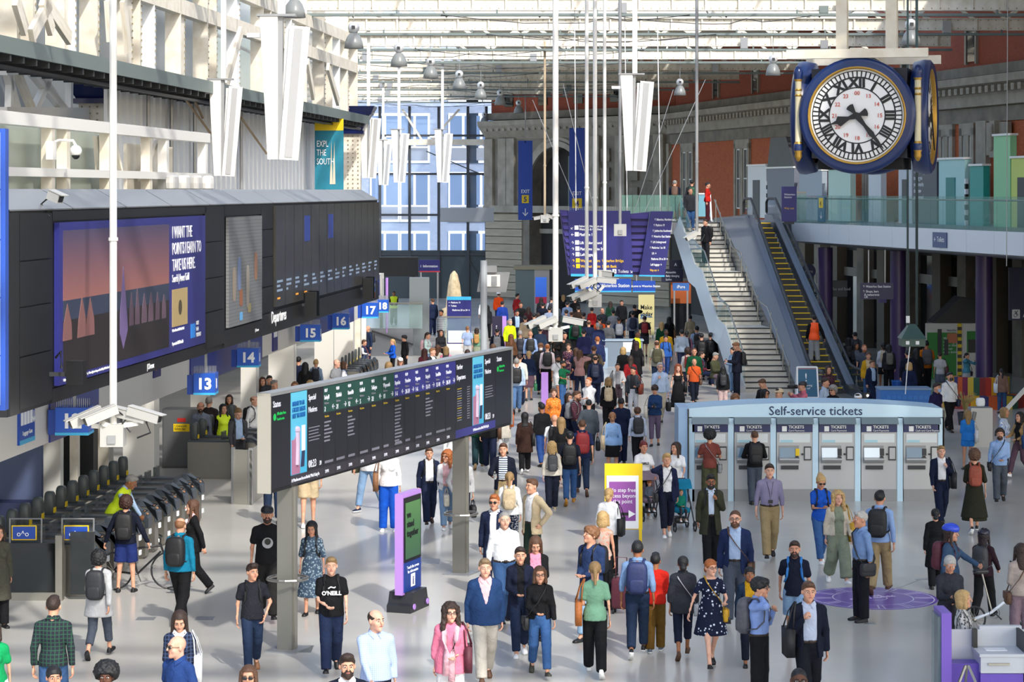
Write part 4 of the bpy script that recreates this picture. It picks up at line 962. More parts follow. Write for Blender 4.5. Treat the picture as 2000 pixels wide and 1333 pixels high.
# ---------------- bags and things in hands
_BM = {}
def bag_mesh(ty):
 if ty in _BM: return _BM[ty]
 m = MB(); out = []
 def fin(nm, mb): me = mb.mesh(nm, True, True); me.materials.append(None); out.append((nm, me))
 if ty in ('bp', 'bpb'):
  k = 1.12 if ty == 'bpb' else 1.
  m.rbox((0, .205, 1.24), (.29*k, .17*k, .44*k), n=8, k=5, p=4); fin('bag_body', m)
  m = MB(); m.rbox((0, .285*1, 1.13), (.22*k, .07, .19*k), n=7, k=4, p=4); fin('front_pocket', m)
  for s in (-1, 1):
   m = MB(); m.tube([(s*.09, .145, 1.42), (s*.10, .08, 1.495), (s*.105, .0, 1.505), (s*.108, -.08, 1.44), (s*.11, -.125, 1.33), (s*.125, -.12, 1.2), (s*.165, -.03, 1.1), (s*.14, .12, 1.07)], .021, 6, flat=.45); fin('strap', m)
  m = MB(); m.tube([(-.03, .2, 1.45*1.0), (0, .2, 1.485), (.03, .2, 1.45)], .008, 5); fin('handle', m)
 elif ty == 'cross':
  m.rbox((.24, .0, .86), (.10, .27, .22), n=7, k=4, p=5); fin('bag_body', m)
  m = MB(); m.rbox((.295, .0, .90), (.02, .25, .14), n=6, k=3, p=5); fin('flap', m)
  m = MB(); m.tube([(.235, -.09, .96), (.17, -.155, 1.08), (.03, -.155, 1.25), (-.09, -.12, 1.41), (-.115, -.01, 1.505), (-.07, .12, 1.40), (.06, .155, 1.2), (.2, .14, 1.03), (.24, .09, .96)], .016, 6, flat=.4); fin('strap', m)
 elif ty == 'tote':
  m.prism([(-.16, -.19), (.16, -.19), (.19, .17), (-.19, .17)], -.055, .055, 'x'); mm = MB(); mm.v = [(x+.27, y+.02, z+1.0) for x, y, z in m.v]; mm.f = m.f; mm.m = m.m; fin('bag_body', mm)
  for k in (-.045, .045):
   m = MB(); m.tube([(.27+k, -.09, 1.17), (.23+k*.5, -.07, 1.38), (.175+k*.2, .0, 1.508), (.23+k*.5, .09, 1.38), (.27+k, .13, 1.17)], .012, 6, flat=.5); fin('strap', m)
 elif ty == 'hand':
  m.rbox((0, 0, -.32), (.13, .34, .27), n=8, k=4, p=5); fin('bag_body', m)
  for k in (-.035, .035):
   m = MB(); m.tube([(k, -.09, -.2), (k*.6, -.07, -.10), (0, 0, -.065), (k*.6, .07, -.10), (k, .09, -.2)], .010, 6); fin('handle', m)
 elif ty == 'case':
  m.rbox((0, 0, .37), (.38, .24, .56), n=8, k=4, p=8); fin('shell', m)
  m = MB(); m.tube([(-.1, .09, .6), (-.1, .09, 1.02), (.1, .09, 1.02), (.1, .09, .6)], .011, 6); fin('handle', m)
  for x in (-.15, .15):
   for y in (-.08, .08): m = MB(); m.cyl((x-.015, y, .045), (x+.015, y, .045), .045, 10); fin('wheel', m)
 elif ty == 'phone': m.box(-.037, .037, -.005, .005, -.075, .075); fin('phone_body', m); m = MB(); m.box(-.033, .033, .005, .0062, -.068, .068); fin('screen', m)
 elif ty == 'cup': m.lathe([(.0, -.06), (.03, -.06), (.04, .05), (.041, .05)], 12); fin('cup_body', m); m = MB(); m.lathe([(.043, .05), (.043, .06), (.036, .068), (0, .07)], 12); fin('lid', m)
 elif ty == 'helmet':
  m.sphere((0, 0, -.16), (.11, .14, .10), 14, 8); fin('shell', m)
  for x in (-.05, 0, .05): m = MB(); m.tube([(x, -.12, -.12), (x, -.06, -.066), (x, .05, -.062), (x, .12, -.11)], .014, 6); fin('rib', m)
  m = MB(); m.tube([(-.06, 0, -.15), (-.03, 0, -.02), (.03, 0, -.02), (.06, 0, -.15)], .006, 5); fin('strap', m)
 elif ty == 'coat':
  m.rbox((0, 0, -.16), (.10, .26, .42), n=8, k=5, p=3); fin('folded_cloth', m); m = MB(); m.rbox((0, -.04, -.3), (.12, .2, .3), n=8, k=5, p=3); fin('sleeve', m)
 elif ty == 'camera':
  m.rbox((0, 0, 0), (.15, .08, .11), n=7, k=3, p=6); fin('camera_body', m); m = MB(); m.cyl((0, -.03, -.005), (0, -.24, -.005), .042, 12, r2=.05); fin('lens', m)
 _BM[ty] = out; return out
BN = {'bp': ('backpack', 'backpack'), 'bpb': ('backpack', 'backpack'), 'cross': ('shoulder_bag', 'bag'), 'tote': ('tote_bag', 'bag'), 'hand': ('handbag', 'bag'), 'case': ('suitcase', 'suitcase'), 'phone': ('mobile_phone', 'phone'), 'cup': ('coffee_cup', 'cup'), 'helmet': ('cycle_helmet', 'helmet'), 'coat': ('folded_jacket', 'jacket'), 'camera': ('camera_with_lens', 'camera')}
def bag(spec, root, J, label, sex, s):
 # 'type colour words...'; type may carry the side: tote-, hand+
 ty, c = spec.split(' ')[:2]; words = ' '.join(spec.split(' ')[2:]); side = 1
 if ty[-1] in '+-': side = 1 if ty[-1] == '+' else -1; ty = ty[:-1]
 nm, cat = BN[ty]; verb = {'bp': 'worn by', 'bpb': 'worn by', 'cross': 'slung across', 'tote': 'on the shoulder of', 'case': 'beside'}.get(ty, 'held by')
 lab = f"{words or c} {nm.replace('_', ' ')} {verb} {label}"; lab = ' '.join(lab.split()[:16])
 t = thing(nm, lab, cat, (0, 0, 0), 0, 'bags and belongings of the passengers'); M0 = Matrix.Translation(root.location)@Matrix.Rotation(root.rotation_euler.z, 4, 'Z')@Matrix.Scale(s, 4)
 if ty in ('bp', 'bpb', 'cross', 'tote'):
  L = Matrix([list(J['Rl'][i]) for i in range(3)]).to_4x4(); piv = Vector((0, 0, .95)); off = Vector(J['off'].tolist())
  L = Matrix.Translation(off+piv)@L@Matrix.Translation(-piv)
  if ty in ('cross', 'tote') and side < 0: L = L@Matrix.Rotation(math.pi, 4, 'Z')
  if sex == 'f': L = L@Matrix.Scale(.94, 4, (1, 0, 0))
 elif ty == 'case': L = Matrix.Translation((side*.42, .25, 0))
 else:
  S, E, T, code = J['A', side]; d = unit(T-E); p = T+d*.09
  if ty in ('hand', 'helmet', 'coat'): L = Matrix.Translation((T+d*.06).tolist())
  elif ty == 'camera': L = Matrix.Translation((0, -.2, float(J['head'][2])+.0))
  elif ty == 'cup': L = Matrix.Translation((p+V3(0, -.02, .03)).tolist())
  else:
   L = Matrix.Translation((p+V3(0, -.015, .02)).tolist())
   if code == 'p': L = L@Matrix.Rotation(math.radians(-40), 4, 'X')
   if code == 'e': L = Matrix.Translation((p+V3(-side*.03, .01, .0)).tolist())@Matrix.Rotation(math.pi/2, 4, 'Z')@Matrix.Rotation(.3, 4, 'Y')
 t.matrix_world = M0@L
 m1 = mat('bag_material', C(c), .6, 0, 'noise', None, 20., bump=.15); m2 = mat('bag_dark', '#222226', .6)
 for pn, me in bag_mesh(ty):
  mm = m1
  if pn in ('lid', 'wheel', 'rib', 'screen'): mm = m2
  if ty == 'cross' and pn == 'strap' and c not in ('mustard', 'black'): mm = m1
  ob(pn, me, mm, t)
 return t
P = person
# ================================================================ the great departures board on the left
db = thing('departures_board', 'long black overhead departures board with screens along the platform side', 'display board', BO, BAN)
SE = sB_(741); s0 = sB_(22); ZB0, ZB1 = 4.05, 6.93
cs = MB(); cs.prism([(0.06, ZB0), (.7, ZB0), (.7, 7.18), (.55, 7.2), (.06, ZB1)], s0, SE, 'x'); cs.build('casing', M_BLK2, db)
n = 11
for i in range(n):
 a = s0+(SE-s0)*i/n; b = s0+(SE-s0)*(i+1)/n; q = MB(); q.quad((a+.02, .03, ZB1), (b-.02, .03, ZB1), (b-.02, .53, 7.22), (a+.02, .53, 7.22)); q.quad((a+.02, .53, 7.22), (b-.02, .53, 7.22), (b-.02, .75, 7.22), (a+.02, .75, 7.22)); q.quad((a+.02, .03, ZB1), (a+.02, .03, ZB1-.02), (b-.02, .03, ZB1-.02), (b-.02, .03, ZB1)); q.build('top_panel', mat('grey_metal_panel', '#7d8084', .35, .3), db)
def dpanels(pa, pb, zs):
 a, b = sB_(pa), sB_(pb)
 for z0, z1 in zip(zs[:-1], zs[1:]): piece('face_panel', M_BLACK, db, a+.01, b-.01, 0.02, .06, z0+.01, z1-.01)
dpanels(22, 41, (ZB0, 6.9)); dpanels(41, 105, (4.1, 4.85, 5.55, 6.2, 6.88)); dpanels(105, 405, (6.74, 6.9)); dpanels(105, 405, (4.05, 4.28)); dpanels(402, 440, (4.15, 4.85, 5.5, 6.2, 6.9)); dpanels(440, 512, (6.68, 6.9)); dpanels(440, 512, (4.05, 4.42)); dpanels(512, 536, (4.5, 5.1, 5.75, 6.35, 6.9)); dpanels(512, 741, (4.05, 4.55))
# advertisement screen
a, b = sB_(112), sB_(398); L = b-a
MB().box(a, b, -.03, .05, 4.3, 6.72).build('advert_screen', mat('screen_indigo', '#2c2f78', .35, emit=.04), db)
xa, xb = a+L*.02, a+L*.70
MB().box(xa, xb, -.036, -.03, 5.55, 6.6).build('printed_sky', mat('dusk_print', '#93615c', .4, 0, 'grad', '#4a4460', emit=.05), db)
MB().box(xa, xb, -.036, -.03, 5.25, 5.55).build('printed_sea', mat('sea_print', '#333c50', .4, emit=.03), db)
MB().box(xa, xb, -.036, -.03, 4.42, 5.25).build('printed_shore', mat('shore_print', '#2a2526', .4), db)
for fx, h, w in ((.03, .55, .05), (.15, .62, .05), (.22, .58, .05), (.66, .62, .03), (.73, .5, .035), (.80, .5, .035), (.87, .48, .03), (.94, .42, .03), (.60, .55, .03)):
 c = xa+(xb-xa)*fx; q = MB(); q.prism([(c-w*L*.5, 4.95), (c+w*L*.5, 4.95), (c+w*L*.45, 5.2), (c, 4.95+h), (c-w*L*.4, 5.2)], -.042, -.036, 'y'); q.build('printed_rock', mat('rock_print', '#5c4a58' if fx > .5 else '#7c5654', .5, emit=.06), db)
c = xa+(xb-xa)*.52; q = MB(); q.prism([(c-.2, 4.85), (c, 4.6), (c+.28, 4.9), (c+.25, 5.1), (c, 5.95), (c-.2, 5.15)], -.044, -.036, 'y'); q.build('printed_figure', mat('figure_print', '#6a5a86', .5, emit=.08), db)
text('I WANT THE\nPOINTS I EARN TO\nTAKE US HERE.', .31, (a+L*.725, -.036, 6.34), mat('white_print', '#e8e8ee', .5, emit=.2), db, sx=.88, bold=.0, lsp=.95)
text('Search | Amex Gold', .2, (a+L*.725, -.036, 5.55), M_LETW, db, sx=.8)
MB().box(a+L*.725, a+L*.845, -.04, -.03, 4.75, 5.42).build('printed_card', mat('gold_card', '#a89468', .4, emit=.1), db); MB().lathe([(0, .0), (.14, 0)], 16, (a+L*.785, -.042, 5.08), axis='y').build('card_emblem', mat('card_ink', '#4c4434', .5), db)
text('Preferred Rewards Gold Credit Card', .075, (a+L*.725, -.036, 4.66), M_LETW, db, sx=.8); text('Representative 62% APR variable', .09, (a+L*.725, -.036, 4.42), M_LETW, db, sx=.7)
MB().box(a+L*.875, a+L*.91, -.04, -.03, 4.46, 4.72).build('blue_logo_square', mat('logo_blue', '#2a78c8', .4, emit=.2), db); text("DON'T\nlive life\nWITHOUT IT", .11, (a+L*.92, -.036, 4.68), M_LETW, db, sx=.6)
text('Subject to status and terms. Payment required if outstanding. Offers subject to change and availability. Full details online.', .055, (xa, -.036, 4.35), M_LETW, db)
text('JCDecaux', .13, (a+L*.56, .015, 4.12), M_LETW, db, sx=.9, bold=.004)
# grey portrait screen
a, b = sB_(445), sB_(510)
MB().box(a, b, -.02, .04, 4.45, 6.66).build('portrait_screen', mat('grey_led', '#76797c', .5, 0, 'check', '#5e6164', 14.), db)
for i, (fx, z, h, c) in enumerate(((.15, 5.3, .7, '#8a7f74'), (.3, 5.5, .7, '#6a7a9c'), (.55, 5.2, .9, '#8f8a82'), (.8, 5.6, .6, '#94705c'), (.35, 5.0, .35, '#8c5a40'), (.6, 4.75, .2, '#9c9066'), (.35, 4.62, .18, '#5d9ccc'))):
 c_ = a+(b-a)*fx; MB().rbox((c_, -.024, z), (.32, .01, h), n=6, k=3).build('printed_shape', mat('faded_print', c, .6), db)
text('JCDecaux', .09, (b-.55, .015, 4.2), M_LETW, db)
# departures screens
a, b = sB_(536), sB_(739); ns = 14
for i in range(ns):
 x0 = a+(b-a)*i/ns; x1 = a+(b-a)*(i+1)/ns
 MB().box(x0+.03, x1-.03, -.03, .04, 4.62, 6.86).build('screen', mat('departure_screen', '#2b2c2d', .25, 0, 'noise', '#3a3a38', 1.1), db)
 for k in range(3): MB().box(x0+.15, x0+.15+.5*random.random()+.15, -.036, -.03, 4.95+k*.1, 5.0+k*.1).build('screen_text', mat('dim_text', '#7d8fa6', .5, emit=.15), db)
 if i in (0, 2, 3): MB().box(x0+.2, x0+.5, -.036, -.03, 4.78, 4.82).build('screen_text', mat('amber_text', '#d0862a', .5, emit=.6), db)
 if i in (3, 6): MB().box(x0+.2, x1-.2, -.036, -.03, 6.0, 6.6).build('screen_block', mat('dim_blue', '#2d3f86', .4, emit=.1), db)
text('Departures', .36, (sB_(531), .01, 4.28), M_LETW, db, bold=.006, sx=1.05)
for px in (592, 706): # side-on monitors on brackets
 s = sB_(px); m = MB(); m.box(s-.08, s+.02, -.32, -.06, 4.2, 4.8); m.build('monitor', M_BLACK, db); MB().box(s+.3, s+.4, -.32, -.06, 4.22, 4.82).build('monitor', M_DGLASS, db); MB().bar((s, -.1, 4.5), (s, .1, 4.5), .06).build('bracket', M_DGREY, db)
# pale blue end panel, nearest the camera
eb = thing('advertising_display', 'pale blue panelled back of an advertising screen at the left edge', 'panel'); 
x1 = (17-1000)*30/F; MB().box(-7.6, x1, 29.8, 30, 4.35, 8.0).build('edge_frame', mat('blue_edge', '#2450b0', .4), eb)
for z0, z1 in ((4.42, 5.05), (5.07, 5.8), (5.82, 6.55), (6.57, 7.2), (7.22, 7.95)): MB().box(-7.6, x1-.06, 29.76, 29.8, z0, z1).build('face_panel', mat('pale_blue_panel', '#8ea4cc', .45), eb)
# white fascia with platform signs, behind the board
GO = Vector((-7.75, 36., 0)); GA = ang(.073, 1); GN = math.hypot(1, .073)
def sG(px, off=0.): q = (px-1000)/F; d = (7.75+36*.073+off)/(.073-q); return (d-36)*GN
fa = thing('platform_fascia', 'white fascia above the ticket barriers carrying platform signs', 'fascia', GO, GA, kind='structure')
e0, e1 = -3.5, sG(750)
for i in range(12):
 a = e0+(e1-e0)*i/12; b = e0+(e1-e0)*(i+1)/12; piece('fascia_panel', M_PANEL, fa, a+.01, b-.01, 0, .3, 3.05, 4.3)
for pa, pb in ((95, 190), (370, 432), (425, 510), (587, 650), (650, 690), (705, 740)):
 a, b = sG(pa), sG(pb); MB().box(a, b, -.03, 0, 3.05, 4.3).build('blue_band', mat('deep_blue_vinyl', '#1c2f86', .3), fa)
a = sG(46); MB().box(a-.35, a+.5, -.04, 0, 3.2, 3.85).build('gate_sign', M_BLUE, fa); MB().box(a-.35, a+.5, -.045, -.04, 3.2, 3.27).build('cyan_strip', M_CYAN, fa)
for i in range(4): MB().box(a-.28+i*.17, a-.15+i*.17, -.045, -.04, 3.5, 3.7).build('pictogram', M_LETW, fa)
text('\u2193', .25, (a+.4-.08, -.046, 3.5), M_LETW, fa); text('Luggage Gate', .1, (a-.2, -.046, 3.34), M_LETW, fa)
a = sG(305); MB().box(a-.3, a+.3, -.03, 0, 3.5, 3.95).build('wifi_sign', M_NAVY, fa); MB().lathe([(0, 0), (.09, 0)], 12, (a-.12, -.035, 3.72), axis='y').build('orange_dot', mat('orange_print', '#e0682c', .5), fa); text('WiFi', .18, (a-.05, -.035, 3.66), M_LETW, fa)
a = sG(535); MB().box(a-.3, a+.35, -.04, 0, 3.1, 3.9).build('gate_sign', M_NAVY, fa)
for i in range(4): MB().box(a-.24+i*.13, a-.14+i*.13, -.045, -.04, 3.45, 3.75).build('pictogram', M_LETW, fa)
def platform_sign(px0, px1, y0, y1, num, lab, side=None):
 d = 4.0*F/(y1-YH); x0 = (px0-1000)*d/F; x1 = (px1-1000)*d/F; zt = HC-(y0-YH)*d/F; zb = HC-(y1-YH)*d/F
 t = thing('platform_sign', lab, 'platform sign', ((x0+x1)/2, d, zb), 0, 'blue platform number signs'); w = (x1-x0)/2; h = zt-zb
 MB().box(-w, w, 0, .5, 0, h).build('box', mat('platform_blue', '#1450b4', .35, emit=.05), t); MB().box(-w-.005, w+.005, -.01, .51, 0, h*.1).build('cyan_strip', M_CYAN, t)
 text(num, h*.72, (0, -.012, h*.28), M_LETW, t, align='CENTER', bold=.012)
 sp = MB()
 for i in range(16):
  for yy in (.1, .3): sp.box(-w+i*2*w/16, -w+i*2*w/16+.008, yy, yy+.008, h, h+.13)
 tag(sp.build('bird_spikes', M_SILV, t), kind='stuff')
 MB().bar((0, .25, h), (0, .25, 4.3-zb if zb < 4 else h+.4), .05).build('hanger', M_SILV, t)
 if side: text(num, h*.6, (w+.006, .12, h*.3), M_LETW, t, (0, 1, 0), sx=.5, bold=.01)
 if num == '18': MB().bar((0, .25, h*.8), (-.95, .25, h*.8), .06).build('bracket', M_SILV, t)
 MB().box(-w-.14 if num != '18' else -w-.01, -w-.02, .1, .2, .0, h*.9).build('return_panel', M_BLUE, t)
platform_sign(108, 172, 797, 851, '12', 'blue platform 12 sign nearest the camera'); platform_sign(378, 420, 730, 772, '13', 'blue platform 13 sign left of the screens', 1); platform_sign(463, 505, 681, 718, '14', 'blue platform 14 sign above the ticket barriers', 1)
platform_sign(586, 625, 635, 668, '15', 'blue platform 15 sign under the word Departures', 1); platform_sign(649, 681, 613, 644, '16', 'blue platform 16 sign above the second barriers', 1); platform_sign(707, 738, 592, 622, '17', 'blue platform 17 sign at the far end of the board'); platform_sign(736, 758, 586, 611, '18', 'blue platform 18 sign half hidden behind sign 17')
# pillars and wall surfaces behind the barriers
def pillar(px0, px1, yb, lab, m=M_PANEL, zt=3.3, dep=.8, nm='white_pillar'):
 d = DG(yb); x0 = (px0-1000)*d/F; x1 = (px1-1000)*d/F; o = MB(); 
 t = thing(nm, lab, 'pillar', ((x0+x1)/2, d, 0), 0, None, 'structure'); w = (x1-x0)/2
 MB().box(-w, w, 0, dep, .12, zt).build('shaft', m, t); MB().box(-w-.03, w+.03, -.03, dep+.03, 0, .12).build('plinth', M_SILV, t)
 if w > .5: MB().box(-.01, .01, -.004, 0, .12, zt).build('joint', M_SILV, t)
 return t
pillar(82, 118, 1016, 'slim white pillar left of the staffed barrier', mat('white_gloss', '#dcdcd6', .35), 3.2, .35); pillar(240, 301, 966, 'broad white pillar behind the steward'); pillar(136, 152, 998, 'cream steel post behind the slim white pillar', M_CREAM, 3.2, .25, 'steel_post')
pillar(470, 500, 855, 'white clad pillar under platform sign 14'); pillar(524, 574, 824, 'white clad pillar left of the second barriers'); pillar(614, 690, 760, 'broad white clad pillar under platform sign 16'); pillar(372, 402, 905, 'white clad pillar under platform sign 13')
wb = thing('wall_platform', 'blue and white wall of the platform behind the barriers', 'wall', kind='structure'); MB().box(-18, -9.6, 47, 47.2, 0, 3.4).build('blue_wall', mat('platform_wall', '#4a5678', .6), wb); MB().box(-18, -9.65, 46.4, 46.9, 0, .9).build('bench_wall', mat('dark_blue', '#20284a', .5), wb)
for x in (-12.6, -11.2): MB().box(x, x+.12, 45.8, 45.95, 0, 2.2).build('blue_post', mat('rail_blue', '#1e2a66', .5), wb)
MB().box(-12.6, -11.1, 45.8, 45.95, 2.1, 2.25).build('blue_rail', mat('rail_blue', '#1e2a66', .5), wb); MB().box(-12.6, -11.1, 45.8, 45.95, 1.2, 1.32).build('blue_rail', mat('rail_blue', '#1e2a66', .5), wb)
# grey equipment cabinet with a warning label
g = G(354, 915); t = thing('equipment_cabinet', 'dark grey metal cabinet with a yellow warning label', 'cabinet', (g.x, g.y, 0)); w = 37*g.y/F; MB().box(-w, w, 0, .7, 0, 1.62-.1).build('body', M_SILV and mat('cabinet_grey', '#5c5f62', .45, .3), t); MB().box(-w+.03, w-.03, -.02, 0, .05, 1.5).build('door', mat('cabinet_door', '#66696c', .45, .3), t)
MB().box(-.2, .22, -.03, -.02, .95, 1.15).build('warning_label', M_YEL, t); MB().box(-.1, .12, -.03, -.02, 1.2, 1.3).build('red_label', mat('red_label', '#b3241c', .5), t); text('! DANGER\nSafety sign', .07, (-.17, -.032, 1.07), M_BLK2, t)
g = G(190, 990); t = thing('ticket_booth', 'black freestanding booth behind the steward', 'booth', (g.x-.5, g.y+.6, 0)); MB().box(-.5, .3, 0, .6, 0, 2.0).build('body', M_BLK2, t); MB().box(-.55, .35, -.05, .65, 1.95, 2.05).build('top', M_DGREY, t)
# ticket barriers
M_GSTEEL = mat('gate_steel', '#8e8b83', .35, .7); M_GDARK = mat('gate_dark', '#3f4750', .4); M_GPAD = mat('paddle_dark', '#454c4c', .4)
GM = {}
def gate_parts():
 if GM: return GM
 m = MB(); m.box(-1.9, -.05, -.15, .15, .05, .92); m.box(-1.85, -.1, -.13, .13, 0, .05); GM['cabinet'] = (m.mesh('cabinet'), M_GSTEEL)
 m = MB(); m.prism([(-.05, .60), (.02, .62), (.02, .80), (-.30, 1.04), (-.42, 1.04), (-.42, .92), (-.05, .92)], -.17, .17, 'y'); GM['reader_head'] = (m.mesh('reader_head'), M_GDARK)
 m = MB(); m.box(-.0, .03, -.06, .06, .48, .58); m.box(-.0, .03, -.06, .06, .2, .29); GM['indicator_plate'] = (m.mesh('indicator_plate'), M_LETW)
 m = MB(); m.quad((-.10, -.07, .93), (-.02, -.07, .86), (-.02, .07, .86), (-.10, .07, .93)); GM['card_pad'] = (m.mesh('card_pad'), mat('copper_pad', '#b07a4a', .4))
 m = MB(); m.box(-1.9, -.42, -.16, .16, .92, .96); GM['top_plate'] = (m.mesh('top_plate'), M_GDARK)
 m = MB(); m.rbox((-1.75, 0, 1.16), (.2, .26, .5), n=8, k=4, p=4); GM['upright'] = (m.mesh('upright', True), M_GPAD)
 m = MB(); m.box(-1.66, -1.64, -.08, .06, 1.0, 1.1); GM['yellow_sticker'] = (m.mesh('yellow_sticker'), M_YEL)
 m = MB(); m.box(-1.12, -1.06, .17, .55, .35, 1.15); GM['paddle'] = (m.mesh('paddle'), mat('paddle_glass', '#5a6062', .1, 0, alpha=.75))
 for k, (me, mm) in GM.items(): me.materials.append(mm)
 return GM
def gate(d, i, lab, x=None):
 x = -7.75+(d-36)*.073 if x is None else x
 t = thing('ticket_gate', lab, 'ticket gate', (x, d, 0), GA-math.pi/2, 'automatic ticket gates')
 for k, (me, mm) in gate_parts().items(): ob(k, me, None, t)
 if d > 75: t.scale.x = .4
ORD = ['nearest', 'second', 'third', 'fourth', 'fifth', 'sixth', 'seventh', 'eighth', 'ninth', 'tenth', 'eleventh', 'twelfth', 'thirteenth']
for i in range(12): gate(40.9+i*.83, i, f'grey steel ticket gate, {ORD[i]} from the camera in the front row')
for i in range(6): gate(57.45+i*.95, i, f'grey steel ticket gate, {ORD[i]} from the camera in the row behind')
for i in range(6): gate(80+i*1.0, i, f'grey steel ticket gate, {ORD[i]} of the distant row by platform sign 17', x=-5.2+i*.05)
# wide bicycle and luggage gates of glass at the very left
t = thing('wide_gate', 'wide glass luggage gate with bicycle symbols at the left edge', 'gate', (G(0, 1165).x, 40.35, 0))
for x0, x1 in ((-1.2, 1.08), (1.32, 1.75)): MB().box(x0, x1, .1, .14, .1, 1.0 if x0 < 0 else 1.2).build('glass_leaf', mat('smoke_glass', '#1c2020', .08, 0, alpha=.82), t)
MB().box(1.08, 1.2, 0, .2, 0, 1.15).build('post', M_GSTEEL, t); MB().box(-1.2, 1.1, .05, .2, 0, .14).build('base_rail', M_GSTEEL, t)
for x in (.5, 1.42): fr = MB().tube([(x-.28, .3, .8), (x-.28, .3, 1.4), (x+.28, .3, 1.4), (x+.28, .3, .8)], .02, 6).build('hoop', M_SILV, t); MB().box(x-.22, x+.18, .25, .27, 1.05, 1.27).build('bicycle_sign', M_BLUE, t); MB().box(x-.24, x+.2, .26, .275, 1.03, 1.29).build('yellow_border', M_YEL, t); text('o^o', .14, (x-.15, .245, 1.1), M_LETW, t)
g = G(455, 1000); 
for i, (px0, py0, px1, py1) in enumerate(((452, 985, 492, 987), (492, 987, 520, 965), (520, 965, 560, 930))):
 a, b = G(px0, py0), G(px1, py1); t = thing('steel_barrier', ['grey steel barrier panel at the end of the front gates', 'grey steel barrier panel running behind the standing board', 'grey steel barrier panel furthest behind the standing board'][i], 'barrier', (a.x, a.y, 0), ang(b.x-a.x, b.y-a.y), 'steel barrier panels'); L = (b-a).length
 MB().box(0, L-.03, 0, .06, .0, 1.25).build('panel', mat('barrier_panel', '#a3a29a', .4, .3), t); MB().box(0, .06, -.02, .08, 0, 1.3).build('post', M_SILV, t)
# ================================================================ standing departures board in the middle
SO = Vector((-3.68, 35.2, 0)); SA = ang(.354, 1)
def sS(px): q = (px-1000)/F; d = 16.14/(.354-q); return (d-35.2)*math.hypot(1, .354)
st = thing('standing_board', 'long black standing departures board on two grey posts', 'display board', SO, SA)
SLn = sS(1000)
MB().box(0, SLn, .02, .20, 2.56, 4.07).build('casing', M_BLK2, st); MB().box(-.03, SLn+.03, -.01, .23, 4.05, 4.10).build('top_cap', M_SILV, st); MB().box(-.03, 0, .0, .22, 2.56, 4.1).build('end_panel', mat('grey_beige', '#a5a399', .45), st); MB().box(SLn, SLn+.06, 0, .22, 2.56, 4.1).build('end_panel', M_SILV, st)
M_SCR = mat('screen_black', '#23242b', .35, emit=.03); M_SCG = mat('screen_green', '#24473f', .35, emit=.06); M_SCP = mat('screen_violet', '#34347a', .35, emit=.06); M_SCB = mat('screen_cyan', '#3f9fc4', .35, 0, 'grad', '#5cb2cf', emit=.1)
M_TX = mat('screen_white_text', '#c9ccd8', .5, emit=.12); M_TXG = mat('screen_green_text', '#19a24a', .5, emit=.25); M_TXY = mat('screen_yellow_text', '#a08a28', .5, emit=.15); M_TXD = mat('screen_grey_text', '#73737f', .5, emit=.1)
def scr(p0, p1, z0, z1, m, nm='screen', y=0.): return MB().box(sS(p0)+.006, sS(p1)-.006, y, .03, z0, z1).build(nm, m, st)
scr(530, 568, 2.62, 4.04, M_SCR); scr(600, 632, 2.75, 4.04, M_SCR); scr(890, 923, 2.75, 4.04, M_SCR); scr(945, 968, 2.75, 4.04, M_SCR); scr(968, 999, 2.62, 4.04, M_SCR)
for p0, p1 in ((568, 600), (923, 945)):
 scr(p0, p1, 2.75, 4.04, M_SCB, 'advert_screen'); a, b = sS(p0), sS(p1); w = b-a
 q = MB(); q.prism([(a+.03, 2.76), (a+w*.55, 2.76), (a+w*.55, 3.05), (a+w*.4, 3.4), (a+w*.2, 3.3), (a+.03, 3.3)], -.006, 0, 'y'); q.build('printed_bird_body', mat('pink_print', '#9a6a86', .5, emit=.05), st)
 q = MB(); q.tube([(a+w*.35, -.004, 2.9), (a+w*.38, -.004, 3.2), (a+w*.36, -.004, 3.42)], .045, 6); q.sphere((a+w*.36, -.004, 3.45), .06, 8, 5); q.build('printed_bird_neck', mat('bird_print', '#a89ab0', .5, emit=.05), st)
 MB().box(a+w*.66, a+w*.86, -.008, 0, 3.1, 3.5).build('printed_phone', mat('phone_print', '#d8d4e0', .5, emit=.1), st); q = MB(); q.prism([(a+w*.6, 2.85), (a+w*.8, 2.85), (a+w*.85, 3.12), (a+w*.68, 3.12)], -.007, 0, 'y'); q.build('printed_wing', mat('wing_print', '#2a3352', .5), st)
 text('MIGRATE TO AN\nE-TICKET AMIGOS\nMEET THE BIRDIES', .095, (a+w*.08, -.006, 3.83), mat('blue_print', '#155a9a', .5, emit=.1), st, sx=.62, bold=.003)
M_SF = M_SCR
hd = [632+23*i for i in range(7)]; hp_ = [770+20*i for i in range(7)]
NM = [('08:27', 'Strawberry Hill', '2'), ('08:28', 'Windsor & Eton Riv', '21'), ('08:30', 'Portsmouth Hbr', '12'), ('08:30', 'Guildford', '5'), ('08:33', 'Teddington', '22'), ('08:35', 'Weymouth', '11'), ('08:36', 'Hampton Court', '1-6'), ('08:39', 'Hounslow', '20-24'), ('08:42', 'Shepperton', '1-6'), ('08:42', 'Basingstoke', '12-19'), ('08:45', 'Portsmouth & Soton', '12-18'), ('08:50', 'Hounslow', '20-24')]
